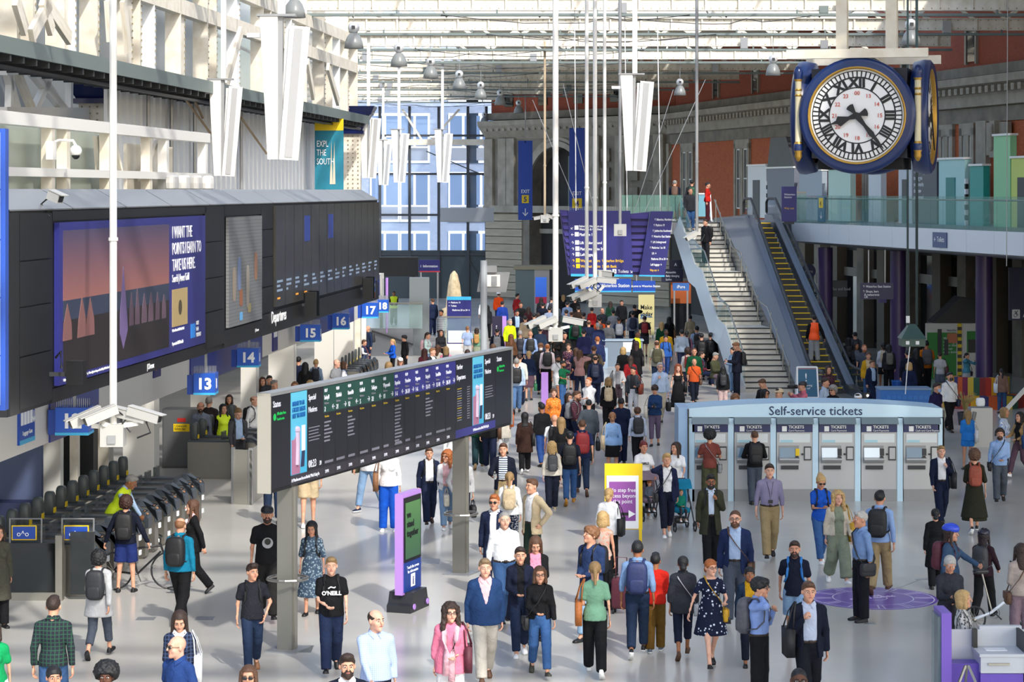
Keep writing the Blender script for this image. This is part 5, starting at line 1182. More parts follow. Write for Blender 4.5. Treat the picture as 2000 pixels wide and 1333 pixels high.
for i in range(12):
 p0, p1 = (hd[i], hd[i+1]) if i < 6 else (hp_[i-6], hp_[i-5]); a, b = sS(p0), sS(p1); w = b-a
 scr(p0, p1, 3.62, 4.04, M_SCG if i < 6 else M_SCP, 'header_screen'); scr(p0, p1, 2.75, 3.62, M_SF); scr(p0, p1, 2.6, 2.75, mat('strip_grey', '#34323a', .4, emit=.03), 'footer_screen')
 tm, nm, pl = NM[i]; text(tm, .075, (a+w*.06, -.006, 3.95), M_TX, st, sx=.7); text(nm, .10, (a+w*.05, -.006, 3.83), M_TX, st, sx=.9*min(1., w/.62*9/len(nm))*.75, bold=0); text('Platform', .05, (a+w*.06, -.006, 3.75), M_TXD, st); text(pl, .11, (a+w*.06, -.006, 3.64), M_TX, st, sx=.8); text('\u2192' if i % 2 else '\u2190', .13, (a+w*.68, -.006, 3.65), M_TX, st)
 text('On time', .05, (a+w*.08, -.006, 3.54), M_TXY, st)
 if i in (0, 2, 6, 9):
  for k in range(6 if i != 6 else 12): MB().box(a+w*.06, a+w*(.4+.35*random.random()), -.006, 0, 3.45-k*.06, 3.475-k*.06).build('screen_text', M_TXD, st)
 q = MB()
 for k in range(random.choice((4, 5, 6, 8))): q.box(a+w*.1+k*.055, a+w*.1+k*.055+.045, -.006, 0, 2.80, 2.84)
 q.build('carriage_symbol', M_TXD, st); text('SWR', .075, (a+w*.12, -.006, 2.645), M_TX, st, sx=.9)
scr(568, 632, 2.6, 2.75, mat('strip_grey', '#34323a', .4, emit=.03), 'footer_screen'); scr(890, 968, 2.6, 2.75, M_SCP, 'footer_screen')
text('At Waterloo some lines are blocked. What\'s Going On', .075, (sS(569), -.006, 2.645), M_TX, st, sx=.62); text('At Waterloo some lines are blocked. What\'s Going On', .075, (sS(924), -.006, 2.645), M_TX, st, sx=.5)
for p in (533, 970):
 a = sS(p); text('Status', .14, (a, -.006, 3.87), M_TX, st, sx=.8); text('All other lines', .07, (a+.14, -.006, 3.74), M_TXG, st, sx=.8); text('Good service', .06, (a+.14, -.006, 3.66), M_TXG, st, sx=.8); MB().lathe([(0, 0), (.055, 0)], 12, (a+.06, -.004, 3.72), axis='y').build('status_tick', M_TXG, st)
for p in (602, 947):
 a = sS(p); text('Special\n\nNotices', .13, (a, -.006, 3.87), M_TX, st, sx=.8, lsp=.75)
 for k in range(5): MB().box(a+.02, a+.36+.1*random.random(), -.006, 0, 3.42-k*.05, 3.435-k*.05).build('screen_text', M_TXD, st)
 text('08:23', .17, (a, -.006, 2.80), M_TX, st, sx=.8, bold=0); text('39', .10, (a+.42, -.006, 2.80), M_TX, st, sx=.8)
a = sS(892); text('Further\n\nDepartures', .13, (a, -.006, 3.87), M_TX, st, sx=.75, lsp=.75)
for k in range(14):
 MB().box(a+.03, a+.25, -.006, 0, 3.5-k*.045, 3.515-k*.045).build('screen_text', M_TXD if k % 4 else M_TXY, st); MB().box(a+.55, a+.68, -.006, 0, 3.5-k*.045, 3.515-k*.045).build('screen_text', M_TXD, st)
for px, py in ((581, 1271), (916, 1121)):
 g = G(px, py); l = st.matrix_basis.inverted() if False else None
 s = (g.y-35.2)*math.hypot(1, .354)
 MB().box(s-.11, s+.11, .02, .27, 0, 2.6).build('post', mat('post_steel', '#84837c', .4, .5), st); MB().box(s-.03, s+.03, -.005, .02, .02, 2.56).build('post_channel', mat('post_channel', '#9c9b93', .35, .6), st)
 MB().box(s-.3, s+.3, -.12, .4, 0, .02).build('foot_plate', M_SILV, st); ri = [(s+.36*math.cos(t)*(.85 if abs(math.cos(t)) > .7 else 1), .14+.30*math.sin(t), 1.12) for t in [i*2*math.pi/20 for i in range(21)]]; MB().tube(ri, .025, 6, caps=False).build('bump_rail', M_STEEL, st)
# ================================================================ ticket machines
tu = thing('ticket_machine_housing', 'pale blue housing reading Self-service tickets over six machines', 'ticket machines', (4.09, 53.3, 0))
TWd = 5.87; M_TB = mat('pale_blue_stripe', '#bcdcf0', .45, 0, 'noise', '#c8e4f4', 1.); q = MB(); k = 16
top = [(TWd*i/k, 1.98+.30-.13*abs(2*i/k-1)**2.2) for i in range(k+1)]
q.prism([(0, 1.93)]+top+[(TWd, 1.93)], 0.0, .06, 'y'); q.build('curved_header', M_TB, tu)
tp = MB()
for i in range(k): (xa, za), (xb, zb) = top[i], top[i+1]; tp.quad((xa, 0, za), (xb, 0, zb), (xb, 1.3, zb), (xa, 1.3, za))
tp.build('top_cover', mat('pale_blue_top', '#a9cbe2', .5), tu)
MB().box(0, TWd, .25, 1.3, 0, 1.95).build('carcass', M_SILV, tu); MB().box(-.24, 0.0, -.02, 1.3, 0, 2.16).build('end_panel', mat('end_blue', '#8fb2d6', .4), tu); MB().box(-.03, .0, -.06, .0, 0, 2.14).build('end_edge', M_BLK2, tu); MB().box(TWd, TWd+.05, 0, 1.3, 0, 2.1).build('end_panel', M_DGREY, tu)
text('Self-service tickets', .29, (TWd*.5, -.008, 2.00), mat('ink_navy', '#16345c', .5), tu, align='CENTER', bold=.002)
pit = TWd/6
for i in range(7):
 xx = min(max(pit*i-.07, 0), TWd-.1); MB().box(xx, xx+.13, -.0, .2, 0, 1.95).build('divider', M_TB, tu)
M_TMG = mat('machine_grey', '#b3b6b8', .4, .2); M_TMD = mat('machine_mid', '#8b8e91', .4, .2)
for i in range(6):
 lab = ['pale grey ticket machine used by the man in the rust t-shirt', 'pale grey ticket machine used by the man with a black backpack', 'third ticket machine from the left with a yellow keypad', 'fourth ticket machine from the left with a bright screen', 'fifth ticket machine from the left with a bright screen', 'rightmost ticket machine for cash and card payments'][i]
 x0 = 4.09+pit*i+.08; w = pit-.15; t = thing('ticket_machine', lab, 'ticket machine', (x0, 53.3, 0), 0, 'self service ticket machines')
 MB().box(0, w, .02, .25, .28, 1.78).build('front', M_TMG, t); MB().box(0, w, .0, .25, 0, .28).build('plinth', M_TMD, t)
 q = MB(); q.prism([(-.16, 1.80), (.1, 1.80), (.1, 1.95), (-.04, 1.95)], -.01, w+.01, 'x'); q.build('canopy', mat('canopy_grey', '#6f8088', .4), t)
 hb = MB().box(0, w, -.0, .02, 1.60, 1.78).build('header', mat('header_navy', '#14245c', .4), t); MB().box(.12, .23, -.008, 0, 1.62, 1.74).build('rail_logo', M_LETW, t); text('TICKETS', .095, (.27, -.008, 1.69), M_LETW, t, bold=.002); text('Cash and Card Payments' if i == 5 else 'Card Payments', .06, (.27, -.008, 1.62), M_LETW, t)
 MB().box(.06, w-.06, .005, .02, 1.36, 1.56).build('notice_strip', mat('notice_white', '#d5dde0', .4), t); MB().box(.08, w*.45, .0, .005, 1.36, 1.42).build('notice_blue', mat('notice_blue', '#a5cfdc', .4), t)
 MB().box(.05, w*.62, .0, .02, .88, 1.29).build('recess', M_TMD, t)
 q = MB(); q.quad((.06, -.0, 1.24), (.06, -.03, 1.02), (.42, -.03, 1.02), (.42, 0, 1.24)); q.build('touch_screen', mat('touch_screen', '#cfdbe4' if i in (3, 4) else '#5d7c94', .15, emit=.2 if i in (3, 4) else .03), t)
 MB().box(.43, .52, -.03, .0, 1.06, 1.22).build('keypad', M_YEL if i == 2 else M_DGREY, t); MB().lathe([(0, -.0), (.05, -.0), (.05, .05)], 12, (.46, -.03, 1.0), axis='y').build('card_reader', M_BLK2, t)
 q = MB(); q.prism([(.0, .88), (-.12, .97), (-.12, 1.0), (.02, 1.03)], .05, w*.62, 'x'); q.build('shelf', M_TMG, t)
 MB().box(.1, .5, -.02, .02, .74, .83).build('ticket_tray', M_DGREY, t); MB().box(w-.2, w-.03, -.01, .02, .95, 1.27).build('reader_frame', M_DGREY, t); MB().box(w-.18, w-.05, -.02, -.01, .98, 1.24).build('reader_panel', M_TMG, t); MB().box(w-.26, w-.21, -.01, .02, 1.07, 1.11).build('coin_slot', M_BLK2, t)
# ================================================================ the four-faced clock
ck = thing('station_clock', 'large blue four-faced station clock with roman numerals and gold trim', 'clock', (6.44, 42., 8.53), math.radians(-16))
M_CB = mat('clock_blue', '#142a5c', .3); M_GOLD = mat('gilding', '#b08a3c', .35, .6); M_DIAL = mat('opal_dial', '#e6e8ea', .4); M_INK = mat('dial_black', '#14161a', .5); M_RED = mat('dial_red', '#c8584a', .5); M_CCR = mat('clock_cream', '#cfc6a6', .45)
MB().box(-.85, .85, -.85, .85, -.75, .85).build('core_box', mat('clock_dark', '#12182c', .4), ck)
ROM = ['XII', 'I', 'II', 'III', 'IIII', 'V', 'VI', 'VII', 'VIII', 'IX', 'X', 'XI']
for fi in range(4):
 A = fi*math.pi/2; 
 rim = MB(); rim.lathe([(.83, .95), (.83, 1.19), (.845, 1.21), (.87, 1.21), (.885, 1.18), (.96, 1.23), (1.03, 1.18), (1.04, 1.08), (1.0, .9), (.83, .9)], 48, axis='y', mis=[1, 1, 1, 0, 0, 0, 0, 0, 0]); f = rim.build('clock_face', [M_CB, M_GOLD], ck, (0, 0, 0), A, smooth=True, fix=True)
 MB().lathe([(0, 1.13), (.84, 1.13)], 48, axis='y').build('dial', M_DIAL, f)
 tr = MB()
 hr_ = MB()
 for (r0, r1) in ((.665, .69), (.785, .80), (.485, .505)):
  for i in range(60):
   a, b = i*math.pi/30, (i+1)*math.pi/30; P_ = [(r*math.sin(t), -1.136, r*math.cos(t)) for r, t in ((r0, a), (r1, a), (r1, b), (r0, b))]; (hr_ if r0 < .5 else tr).quad(*P_)
 for i in range(60):
  a = i*math.pi/30; t = .016; P_ = [(r*math.sin(a+k), -1.136, r*math.cos(a+k)) for r, k in ((.67, -t), (.79, -t), (.79, t), (.67, t))]; tr.quad(*P_)
 tr.build('minute_track', M_INK, f); hr_.build('chapter_ring', M_INK, f)
 for i in range(12):
  a = i*math.pi/6; up = (math.sin(a), 0, math.cos(a)); xd = (math.cos(a), 0, -math.sin(a)); r = .505
  if fi in (0, 1): text(ROM[i], .245, (r*math.sin(a), -1.138, r*math.cos(a)), M_INK, f, xd, up, 'CENTER', bold=.012, sx=.8 if len(ROM[i]) > 3 else 1., name='numeral')
  if fi == 0: text('%02d' % ((12+i) % 24 if i else 0), .10, (.40*math.sin(a), -1.138, .40*math.cos(a)-.035), M_RED, f, align='CENTER', bold=.001, name='numeral')
 for h_, (ang_, ln, wd, tail) in enumerate(((251.5, .50, .055, .2), (141.5, .76, .04, .22))):
  a = math.radians(ang_); h = MB()
  pr = [(-tail, .03), (-tail+.02, .075), (-.06, .025), (.0, .06), (ln*.3, .03), (ln*.55, .075 if h_ == 0 else .05), (ln*.66, .095 if h_ == 0 else .03), (ln*.76, .03), (ln, .006)]
  poly = [(x, w) for x, w in pr]+[(x, -w) for x, w in reversed(pr)]; pp = [(x*math.sin(a)+w*math.cos(a), x*math.cos(a)-w*math.sin(a)) for x, w in poly]
  h.prism(pp, -1.19-.02*h_, -1.17-.02*h_, 'y'); h.build('hour_hand' if h_ == 0 else 'minute_hand', M_INK, f, fix=True)
for sx in (-1, 1):
 for sy in (-1, 1):
  q = MB(); q.lathe([(.0, -.82), (.03, -.8), (.07, -.72), (.06, -.66), (.08, -.62), (.08, -.5), (.058, -.46), (.058, .62), (.08, .66), (.08, .74), (.09, .78), (.05, .88), (0, .9)], 12, mis=[1, 1, 1, 1, 0, 1, 2, 1, 0, 0, 0, 0]); q.build('corner_column', [M_CB, M_GOLD, M_CCR], ck, (sx*1.06, sy*(1.06 if sy < 0 else .9), 0), smooth=True)
  for zz in (.35, .45): MB().lathe([(.058, 0), (.068, .02), (.058, .04)], 12).build('column_band', M_GOLD, ck, (sx*1.06, sy*(1.06 if sy < 0 else .9), zz))
MB().box(-1.25, 1.25, -1.22, -1.1, 1.02, 1.18).build('support_beam', M_CREAM, ck); MB().box(-1.25, 1.25, 1.1, 1.22, 1.02, 1.18).build('support_beam', M_CREAM, ck); MB().box(-.12, .12, -1.2, 1.2, 1.1, 1.2).build('cross_beam', M_CREAM, ck)
for x in (-.42, .48): MB().box(x-.1, x+.1, -.12, .12, 1.1, 5.0).build('hanger', M_CREAM, ck)
MB().box(-.75, .75, -.75, .75, -.95, -.75).build('base_mesh', mat('netting', '#1a1c20', .8), ck)
# ================================================================ hanging light troughs and lamps
trough_parts = None
def trough(px, yc, d, lab, flip=1):
 d = min(gd, key=lambda q_: abs(q_-d)); p = W(px, yc, d); t = thing('light_trough', lab, 'light fitting', p, 0, 'tall white V-shaped light troughs')
 q = MB(); q.prism([(-.40, 1.22), (-.10, 1.22), (-.10, -1.2), (-.27, -1.2)], -.1, -.04, 'y'); q.build('left_plate', M_WHITE, t)
 q = MB(); q.prism([(-.10, 1.22), (-.02, 1.22), (-.02, -1.2), (-.10, -1.2)], -.04, .12, 'y'); q.build('channel', M_SILV, t)
 q = MB(); q.prism([(.10, 1.05), (.44, 1.02), (.24, -1.22), (-.08, -1.2)], -.06, 0, 'y'); q.build('tilted_panel', M_WHITE, t)
 q = MB(); q.prism([(.18, 1.0), (.32, .99), (.14, -1.17), (.01, -1.16)], -.075, -.06, 'y'); q.build('diffuser', mat('trough_diffuser', '#a9abad', .3), t)
 q = MB(); q.prism([(.02, 1.0), (.10, 1.0), (-.05, -1.1), (-.07, -1.1)], .0, .1, 'y'); q.build('inner_fin', M_WHITE, t)
 MB().box(-.45, .2, -.12, .12, 1.2, 1.24).build('mount_plate', M_SILV, t); MB().box(-.10, .02, -.06, .06, 1.22, ZB-p.z).build('pole', M_WHITE, t)
 MB().box(-.62, -.35, -.05, .05, .85, .92).build('arm', M_WHITE, t)
for a in ((555, 172, 38.5, 'nearest and largest white light trough above the departures board'), (440, 250, 60, 'white light trough hanging left of the largest one'), (722, 285, 83, 'white light trough hanging by the teal poster'), (750, 318, 122, 'small distant white light trough right of the poster'), (781, 305, 108, 'distant white light trough before the glazed screen, left one'), (866, 305, 108, 'distant white light trough before the glazed screen, right one'), (1243, 240, 56, 'white light trough hanging right of the camera poles')): trough(*a)
lm = {}
def lamp(px, py, d, lab):
 d = min(gd, key=lambda q_: abs(q_-d))-.05; p = W(px, py, d); t = thing('pendant_lamp', lab, 'lamp', p, 0, 'bell shaped pendant lamps under the roof')
 if not lm:
  m = MB(); m.lathe([(.06, .12), (.12, .1), (.2, .0), (.26, -.16), (.285, -.34), (.275, -.34), (.19, 0), (.1, .09)], 20); lm['bell_shade'] = m.mesh('bell_shade', True); lm['bell_shade'].materials.append(mat('frosted_bell', '#8d9292', .25, 0, alpha=.75))
  m = MB(); m.sphere((0, 0, .27), .17, 14, 9); m.lathe([(.05, .1), (.05, .15), (.11, .15)], 12); lm['gear_housing'] = m.mesh('gear_housing', True); lm['gear_housing'].materials.append(mat('cast_silver', '#d2d5d6', .35, .3))
  m = MB(); m.tube([(0, 0, .42), (0, 0, 1.5)], .012, 5); lm['suspension'] = m.mesh('suspension'); lm['suspension'].materials.append(M_SILV)
  m = MB(); m.box(-.05, .05, -.19, -.15, .22, .32); lm['terminal_box'] = m.mesh('terminal_box'); lm['terminal_box'].materials.append(M_DGREY)
  m = MB(); m.sphere((0, 0, -.1), (.07, .07, .13), 10, 6); lm['bulb'] = m.mesh('bulb', True); lm['bulb'].materials.append(mat('unlit_bulb', '#e6e4da', .3))
 for k, me in lm.items():
  o = ob(k, me, None, t)
  if k == 'suspension': o.scale.z = (ZB-p.z-.42)/1.08; o.location.z = .42-.42*o.scale.z
for i, (x, y) in enumerate(((575, 8), (691, 72), (779, 110), (841, 135), (897, 158), (939, 178), (977, 192), (1013, 210), (946, 232), (1328, 172), (1376, 212), (1489, 207), (1510, 130), (1779, 66), (1987, 150), (1189, 236), (1281, 226))):
 d = min(4.7*F/(372-y), 150); lab = f"bell pendant lamp, {ORD[i]} of the row receding from top left" if i < 9 else 'bell pendant lamp '+['by the tall white trough', 'above the brick wall windows', 'small and left of the clock', 'close left of the clock top', 'hanging above the right of the clock', 'at the right edge of the picture', 'before the stone arch', 'right of the white trough bottom'][i-9]
 lamp(x, y, d, lab)
# ================================================================ camera poles
M_CAMG = mat('camera_grey', '#b4b5b2', .45)
def cctv(parent, loc, az, el=-12, L=.5):
 M = Matrix.Translation(loc)@Matrix.Rotation(math.radians(az), 4, 'Z')@Matrix.Rotation(math.radians(el), 4, 'Y')
 h = MB(); h.box(-L/2, L/2, -.075, .075, -.06, .07, M=M); h = h.build('camera_housing', M_CAMG, parent); MB().box(-L/2, L/2+.06, -.085, .085, .075, .088, M=M).build('sunshield', M_CAMG, h); MB().box(L/2, L/2+.01, -.05, .05, -.04, .05, M=M).build('lens_window', M_BLACK, h)
 MB().tube([(M@Vector((-L/2, 0, -.03))), (M@Vector((-L/2-.1, 0, -.18))), (M@Vector((-L/2+.1, 0, -.3)))], .015, 6).build('cable', M_BLK2, h)
def cam_pole(px, yb, d, r, lab, cams=(), ytop=None, m=M_WHITE, box=True):
 p = W(px, yb, d); t = thing('camera_pole', lab, 'pole', p, 0, 'hanging camera poles')
 zt = ZB+.2-p.z; MB().cyl((0, 0, 0), (0, 0, zt), r, 10).build('pole', m, t); MB().lathe([(r*1.3, zt*.28), (r*1.3, zt*.28+.05)], 10).build('collar', m, t)
 if box: MB().box(-.17, .17, -.14, .14, -.33, .0).build('junction_box', M_CAMG, t); MB().box(-.06, .06, -.17, -.14, -.28, -.16).build('cover', M_SILV, t)
 for (x, y, z, az, el) in cams:
  cctv(t, (x, y, z), az, el); brace(t, (0, 0, -.05), (x*.8, y*.8, z-.12), .07, .05, M_WHITE, 'arm')
 return t
cam_pole(221, 828, 34, .055, 'tall white pole with four security cameras before the departures board', [(-.38, -.12, .10, 205, 22), (-.14, -.22, .14, 205, 20), (.28, -.05, .12, 160, -10), (.48, -.14, .14, -15, 14)])
cam_pole(1085, 640, 55, .07, 'white pole with three security cameras over the crowd', [(-.45, -.1, .12, 205, 22), (-.2, -.2, .12, 205, 20), (.42, -.1, .15, -8, 10)])
cam_pole(1162, 575, 60, .055, 'white pole with stacked security cameras before the blue hanging sign', [(-.42, -.1, .30, 205, 22), (-.2, -.2, .28, 205, 20), (-.42, -.1, -.02, 205, 20), (-.2, -.2, -.04, 205, 20), (.3, -.1, .35, 0, 5)])
cam_pole(1146, 545, 61, .05, 'slim white pole left of the stacked cameras', box=False); cam_pole(1181, 528, 62, .045, 'slim white pole right of the stacked cameras', [(.0, -.1, -.1, -30, 5)])
t = cam_pole(1361, 452, 70, .05, 'grey pole with a small camera above the staircase', [(-.12, 0, -.12, 200, 30)], m=M_SILV, box=False)
cam_pole(1064, 420, 95.7, .05, 'rusty thin pole with a small camera by exit banner 5', [(.25, 0, -.1, 20, 20), (-.2, 0, -.12, 170, 10)], m=mat('rusted_pole', '#b9a68a', .6))
cam_pole(1211, 438, 64, .045, 'thin grey pole with a sensor before the blue hanging sign', m=M_SILV)
def wire(a, b, lab, r=.012): o = MB().tube([a, b], r, 5).build('steel_wire', M_SILV); tag(o, lab, 'wire', 'thin suspension wires')
wire(W(1100, 165, 75), W(1160, 410, 75), 'thin steel wire down to the left of the blue hanging sign'); wire(W(1040, 195, 75), W(1130, 410, 75), 'thin steel wire furthest left above the blue sign'); wire(W(1378, 155, 75), W(1260, 412, 75), 'long diagonal steel wire from roof to the blue sign'); wire(W(1315, 175, 75), W(1240, 412, 75), 'shorter diagonal steel wire right of the white trough')
wire(W(1968, 0, 60), W(1966, 520, 60), 'vertical dark cable down past the right edge of the balcony')
# small camera on the board and dome camera on the service frame
t = thing('dome_camera', 'white dome security camera on the service frame', 'security camera', BO, BAN); s = sB_(146, .8); MB().sphere((s, .8, 7.85), .10, 14, 10).build('dome', M_WHITE, t); MB().sphere((s, .8, 7.78), .07, 12, 8).build('smoked_lens', M_BLACK, t); MB().tube([(s, .8, 7.94), (s, .85, 8.02), (s-.3, 1.0, 8.02), (s-.45, 1.1, 7.95)], .025, 6).build('arm', M_WHITE, t); MB().box(s-.62, s-.42, 1.0, 1.12, 7.7, 8.0).build('back_box', M_WHITE, t)
t = thing('bullet_camera', 'small white camera on top of the departures board', 'security camera', BO, BAN); s = sB_(95); cctv(t, (s, -.1, 7.1), 250, 20, .2)
t = thing('speaker_unit', 'black loudspeaker on a bracket below the advert screen', 'loudspeaker', BO, BAN); s = sB_(100); MB().box(s-.1, s+.12, -.5, -.25, 4.35, 4.7).build('cabinet', M_BLACK, t); MB().bar((s, -.25, 4.5), (s, .02, 4.5), .06).build('bracket', M_DGREY, t); MB().tube([(s-.15, -.2, 4.6), (s-.2, -.2, 4.85), (s-.1, -.1, 4.75)], .02, 6).build('cable', M_BLK2, t)
# ================================================================ big blue hanging sign
hs = thing('hanging_direction_sign', 'large indigo hanging direction sign with white and yellow lines', 'sign', (0, 75, 0))
def hp(px, py, y=0.): p = W(px, py, 75); return (p.x, y, p.z)
def plate(pts, y0, y1, m, nm, par=hs):
 q = MB(); a = [hp(x, y, 0) for x, y in pts]; q.prism([(p[0], p[2]) for p in a], y0, y1, 'y'); return q.build(nm, m, par)
plate([(1109, 412), (1231, 412), (1236, 540), (1114, 538)], -.05, 0, M_NAVY, 'front_panel'); plate([(1115, 535), (1236, 537), (1236, 541), (1115, 540)], -.06, -.05, M_CYAN, 'cyan_strip')
plate([(1093, 410), (1109, 411), (1115, 538), (1110, 538)], .0, .5, mat('indigo_dark', '#2c2766', .5), 'left_flank'); plate([(1231, 418), (1270, 414), (1250, 538), (1237, 538)], .2, .5, mat('indigo_dark', '#2c2766', .5), 'middle_flank'); plate([(1270, 413), (1315, 413), (1298, 541), (1248, 540)], -.05, 0, M_NAVY, 'right_panel'); plate([(1248, 537), (1298, 538), (1298, 541), (1248, 540)], -.06, -.05, M_CYAN, 'cyan_strip')
for i in range(9): plate([(1232, 420+i*13), (1268-i*2, 420+i*13), (1267-i*2, 428+i*13), (1233, 428+i*13)], .12, .2, mat('indigo_slat', '#353080', .5), 'louvre'); plate([(1095+i*2, 415+i*13), (1108+i*.7, 415+i*13), (1109+i*.7, 422+i*13), (1097+i*2, 422+i*13)], -.05, .0, mat('indigo_slat', '#353080', .5), 'louvre')
LN_ = [(446, '\u2199', "Bakerloo, Northern and\nWaterloo & City lines"), (459, '\u2190', 'Platform 19'), (475, '\u2191', 'Lift Underground'), (487, '\u2191', 'Platforms 20 to 24'), (498, '\u2191', 'Left luggage'), (510, '\u2191', 'Way out  stairs  Waterloo Bridge'), (521, '\u2191', 'Way out  stairs  South Bank')]
for y, ar, tx in LN_:
 m = M_LETY if 'Way' in tx else M_LETW; x0 = 1114+(y-446)*.04; p = hp(x0, y+2, -.055); text(ar, .13, p, m, hs); b = hp(x0+8, y+3, -.055); MB().box(b[0], b[0]+.13, -.06, -.05, b[2], b[2]+.14).build('pictogram', m, hs); c = hp(x0+17, y+2 if '\n' not in tx else y-2, -.055); text(tx, .125 if '\n' not in tx else .10, c, m, hs, sx=.82, bold=.002)
c = hp(1195, 533, -.055); text('\u267f Toilets \u2198', .14, c, M_LETW, hs, sx=.9)
for i, tx in enumerate(('Bakerloo, Northern and\nWaterloo & City lines', 'Platform 19', 'Jubilee line Southwark', 'Waterloo East Station', 'Lift Underground', 'Platforms 1 to 18', 'Lift', 'Platforms 20 to 24', 'Left luggage', 'Way out')):
 x0 = 1274-i*1.9 if i < 6 else 1272-i*1.2; c = hp(x0+(4 if i < 6 else 8), 431+i*11, -.055); m = M_LETY if i == 9 else M_LETW; text(('\u2191 ' if i < 6 else '')+tx.split('\n')[0]+('' if i < 6 else ' \u2192'), .10, c, m, hs, sx=.62, bold=.002)
sp = MB()
for i in range(60):
 p = hp(1110+i*3.4, 411); 
 if not 1232 < 1110+i*3.4 < 1268: sp.box(p[0], p[0]+.01, -.03, -.02, p[2], p[2]+.12)
tag(sp.build('bird_spikes', M_SILV, hs), kind='stuff')
for px in (1125, 1225, 1290): p = hp(px, 412); MB().bar(p, (p[0], 1.65, ZB), .03).build('hanger', M_SILV, hs)
def simple_sign(x0, x1, y0, y1, d, m, name, lab, texts=(), dep=.12, strip=None, cat='sign', legs=False, extra=()):
 a = W(x0, y1, d); b = W(x1, y0, d); t = thing(name, lab, cat, ((a.x+b.x)/2, d, 0 if legs else a.z)); w = (b.x-a.x)/2; h = b.z-a.z; z0 = a.z if legs else 0
 MB().box(-w, w, 0, dep, z0, z0+h).build('panel', m, t)
 if strip: MB().box(-w, w, -.01, 0, z0, z0+h*.1).build('colour_strip', strip, t)
 if legs: 
  for k in (-w*.8, w*.8): MB().box(k-.04, k+.04, 0, dep, 0, z0).build('leg', M_SILV, t)
 for tx, sz, fx, fz, mm, al in texts: text(tx, sz*h, (-w+2*w*fx, -.015, z0+h*fz), mm, t, align=al, sx=.85, bold=.002)
 return t
def wallsign_hanger(t, h):
 MB().bar((-.3, .06, h), (-.3, .06, h+1.2), .04).build('hanger', M_SILV, t); MB().bar((.3, .06, h), (.3, .06, h+1.2), .04).build('hanger', M_SILV, t)
t = simple_sign(1123, 1233, 545, 571, 92, M_BLUE, 'station_name_sign', 'blue hanging station name sign under the indigo sign', [('Welcome to Waterloo Station', .36, .97, .38, M_LETW, 'RIGHT')], strip=M_CYAN); wallsign_hanger(t, .5)
t = simple_sign(1236, 1280, 549, 571, 92.4, M_BLUE, 'station_name_sign', 'shorter blue station name sign beside the longer one', [('Welcome to Waterloo Station', .27, .5, .45, M_LETW, 'CENTER')], strip=M_CYAN); wallsign_hanger(t, .45)
t = simple_sign(1012, 1040, 275, 430, 143.2, M_BLUE, 'exit_banner', 'blue hanging exit banner with a white down arrow', [('EXIT', .062, .5, .34, M_LETW, 'CENTER'), ('\u2193', .13, .5, .05, M_LETW, 'CENTER')], .06); MB().box(-.22, .22, -.02, 0, 1.05, 1.55).build('number_plate', M_YEL, t); MB().bar((0, .03, 4.8), (0, .03, 8.), .06).build('hanger', M_SILV, t); text('5', .45, (0, -.025, 1.14), M_NAVY, t, align='CENTER', bold=.01)
t = simple_sign(1112, 1142, 250, 412, 133.7, M_BLUE, 'exit_banner', 'taller blue hanging exit banner right of the thick white pole', [('EXIT', .062, .5, .19, M_LETW, 'CENTER')], .06); MB().box(-.28, .28, -.02, 0, .15, .72).build('number_plate', M_YEL, t); MB().bar((0, .03, 4.8), (0, .03, 7.2), .06).build('hanger', M_SILV, t); text('4', .5, (0, -.025, .25), M_NAVY, t, align='CENTER', bold=.01)
simple_sign(1247, 1278, 576, 655, 112, mat('cream_banner', '#cfc68e', .6), 'advert_banner', 'cream Make today great advertising banner', [('Make\ntoday', .16, .5, .64, M_INK, 'CENTER'), ('great', .17, .5, .44, mat('print_blue', '#2a6fae', .6), 'CENTER'), ('Fresh food to go', .04, .5, .3, M_INK, 'CENTER')], .08, legs=True)
simple_sign(1292, 1334, 526, 551, 96, mat('dark_navy', '#1a1e3c', .5), 'hanging_sign', 'dark navy sign for accessible toilets beside the stairs', [('Accessible', .22, .2, .68, M_LETW, 'LEFT'), ('Baby changing', .22, .2, .4, M_LETW, 'LEFT'), ('Ladies', .22, .2, .12, M_LETW, 'LEFT')])
simple_sign(1307, 1332, 508, 525, 96.2, mat('dark_navy2', '#20243a', .5), 'hanging_sign', 'small dark sign above the accessible toilets sign', [('A', .5, .5, .3, M_LETW, 'CENTER')])
simple_sign(1314, 1346, 553, 568, 113, mat('shop_blue', '#3c66a8', .4, emit=.1), 'shop_sign', 'blue shop fascia above the orange lit doorway', [('iPure', .6, .5, .3, M_LETW, 'CENTER')], legs=True)
t = thing('lit_shopfront', 'warm orange lit shop doorway under the stairs', 'shop front', (W(1330, 600, 114).x, 114, 0)); MB().box(-.5, .5, 0, .1, 1.6, 2.75).build('glowing_panel', mat('orange_glow', '#8a4212', .6, emit=.2), t); MB().box(-.5, .5, 0, .1, 0, 1.6).build('door', M_DGLASS, t); MB().box(-.6, .6, -.2, 0, 2.7, 2.85).build('lintel', M_DGREY, t)
for k in (-.2, .2): MB().sphere((k, -.1, 2.4), .07, 8, 6).build('lamp_globe', M_EMITW, t)
t = simple_sign(1681, 1745, 553, 585, 84, mat('navy_sign', '#1b1d4c', .4), 'hanging_sign', 'navy hanging sign for Waterloo East Station and shops', [('\u2191 Waterloo East Station', .2, .06, .72, M_LETW, 'LEFT'), ('\u2191 Shops, bars\n  & restaurants', .2, .06, .42, M_LETW, 'LEFT'), ('  Lift', .2, .06, .08, M_LETW, 'LEFT')], strip=None)
wallsign_hanger(t, .6)
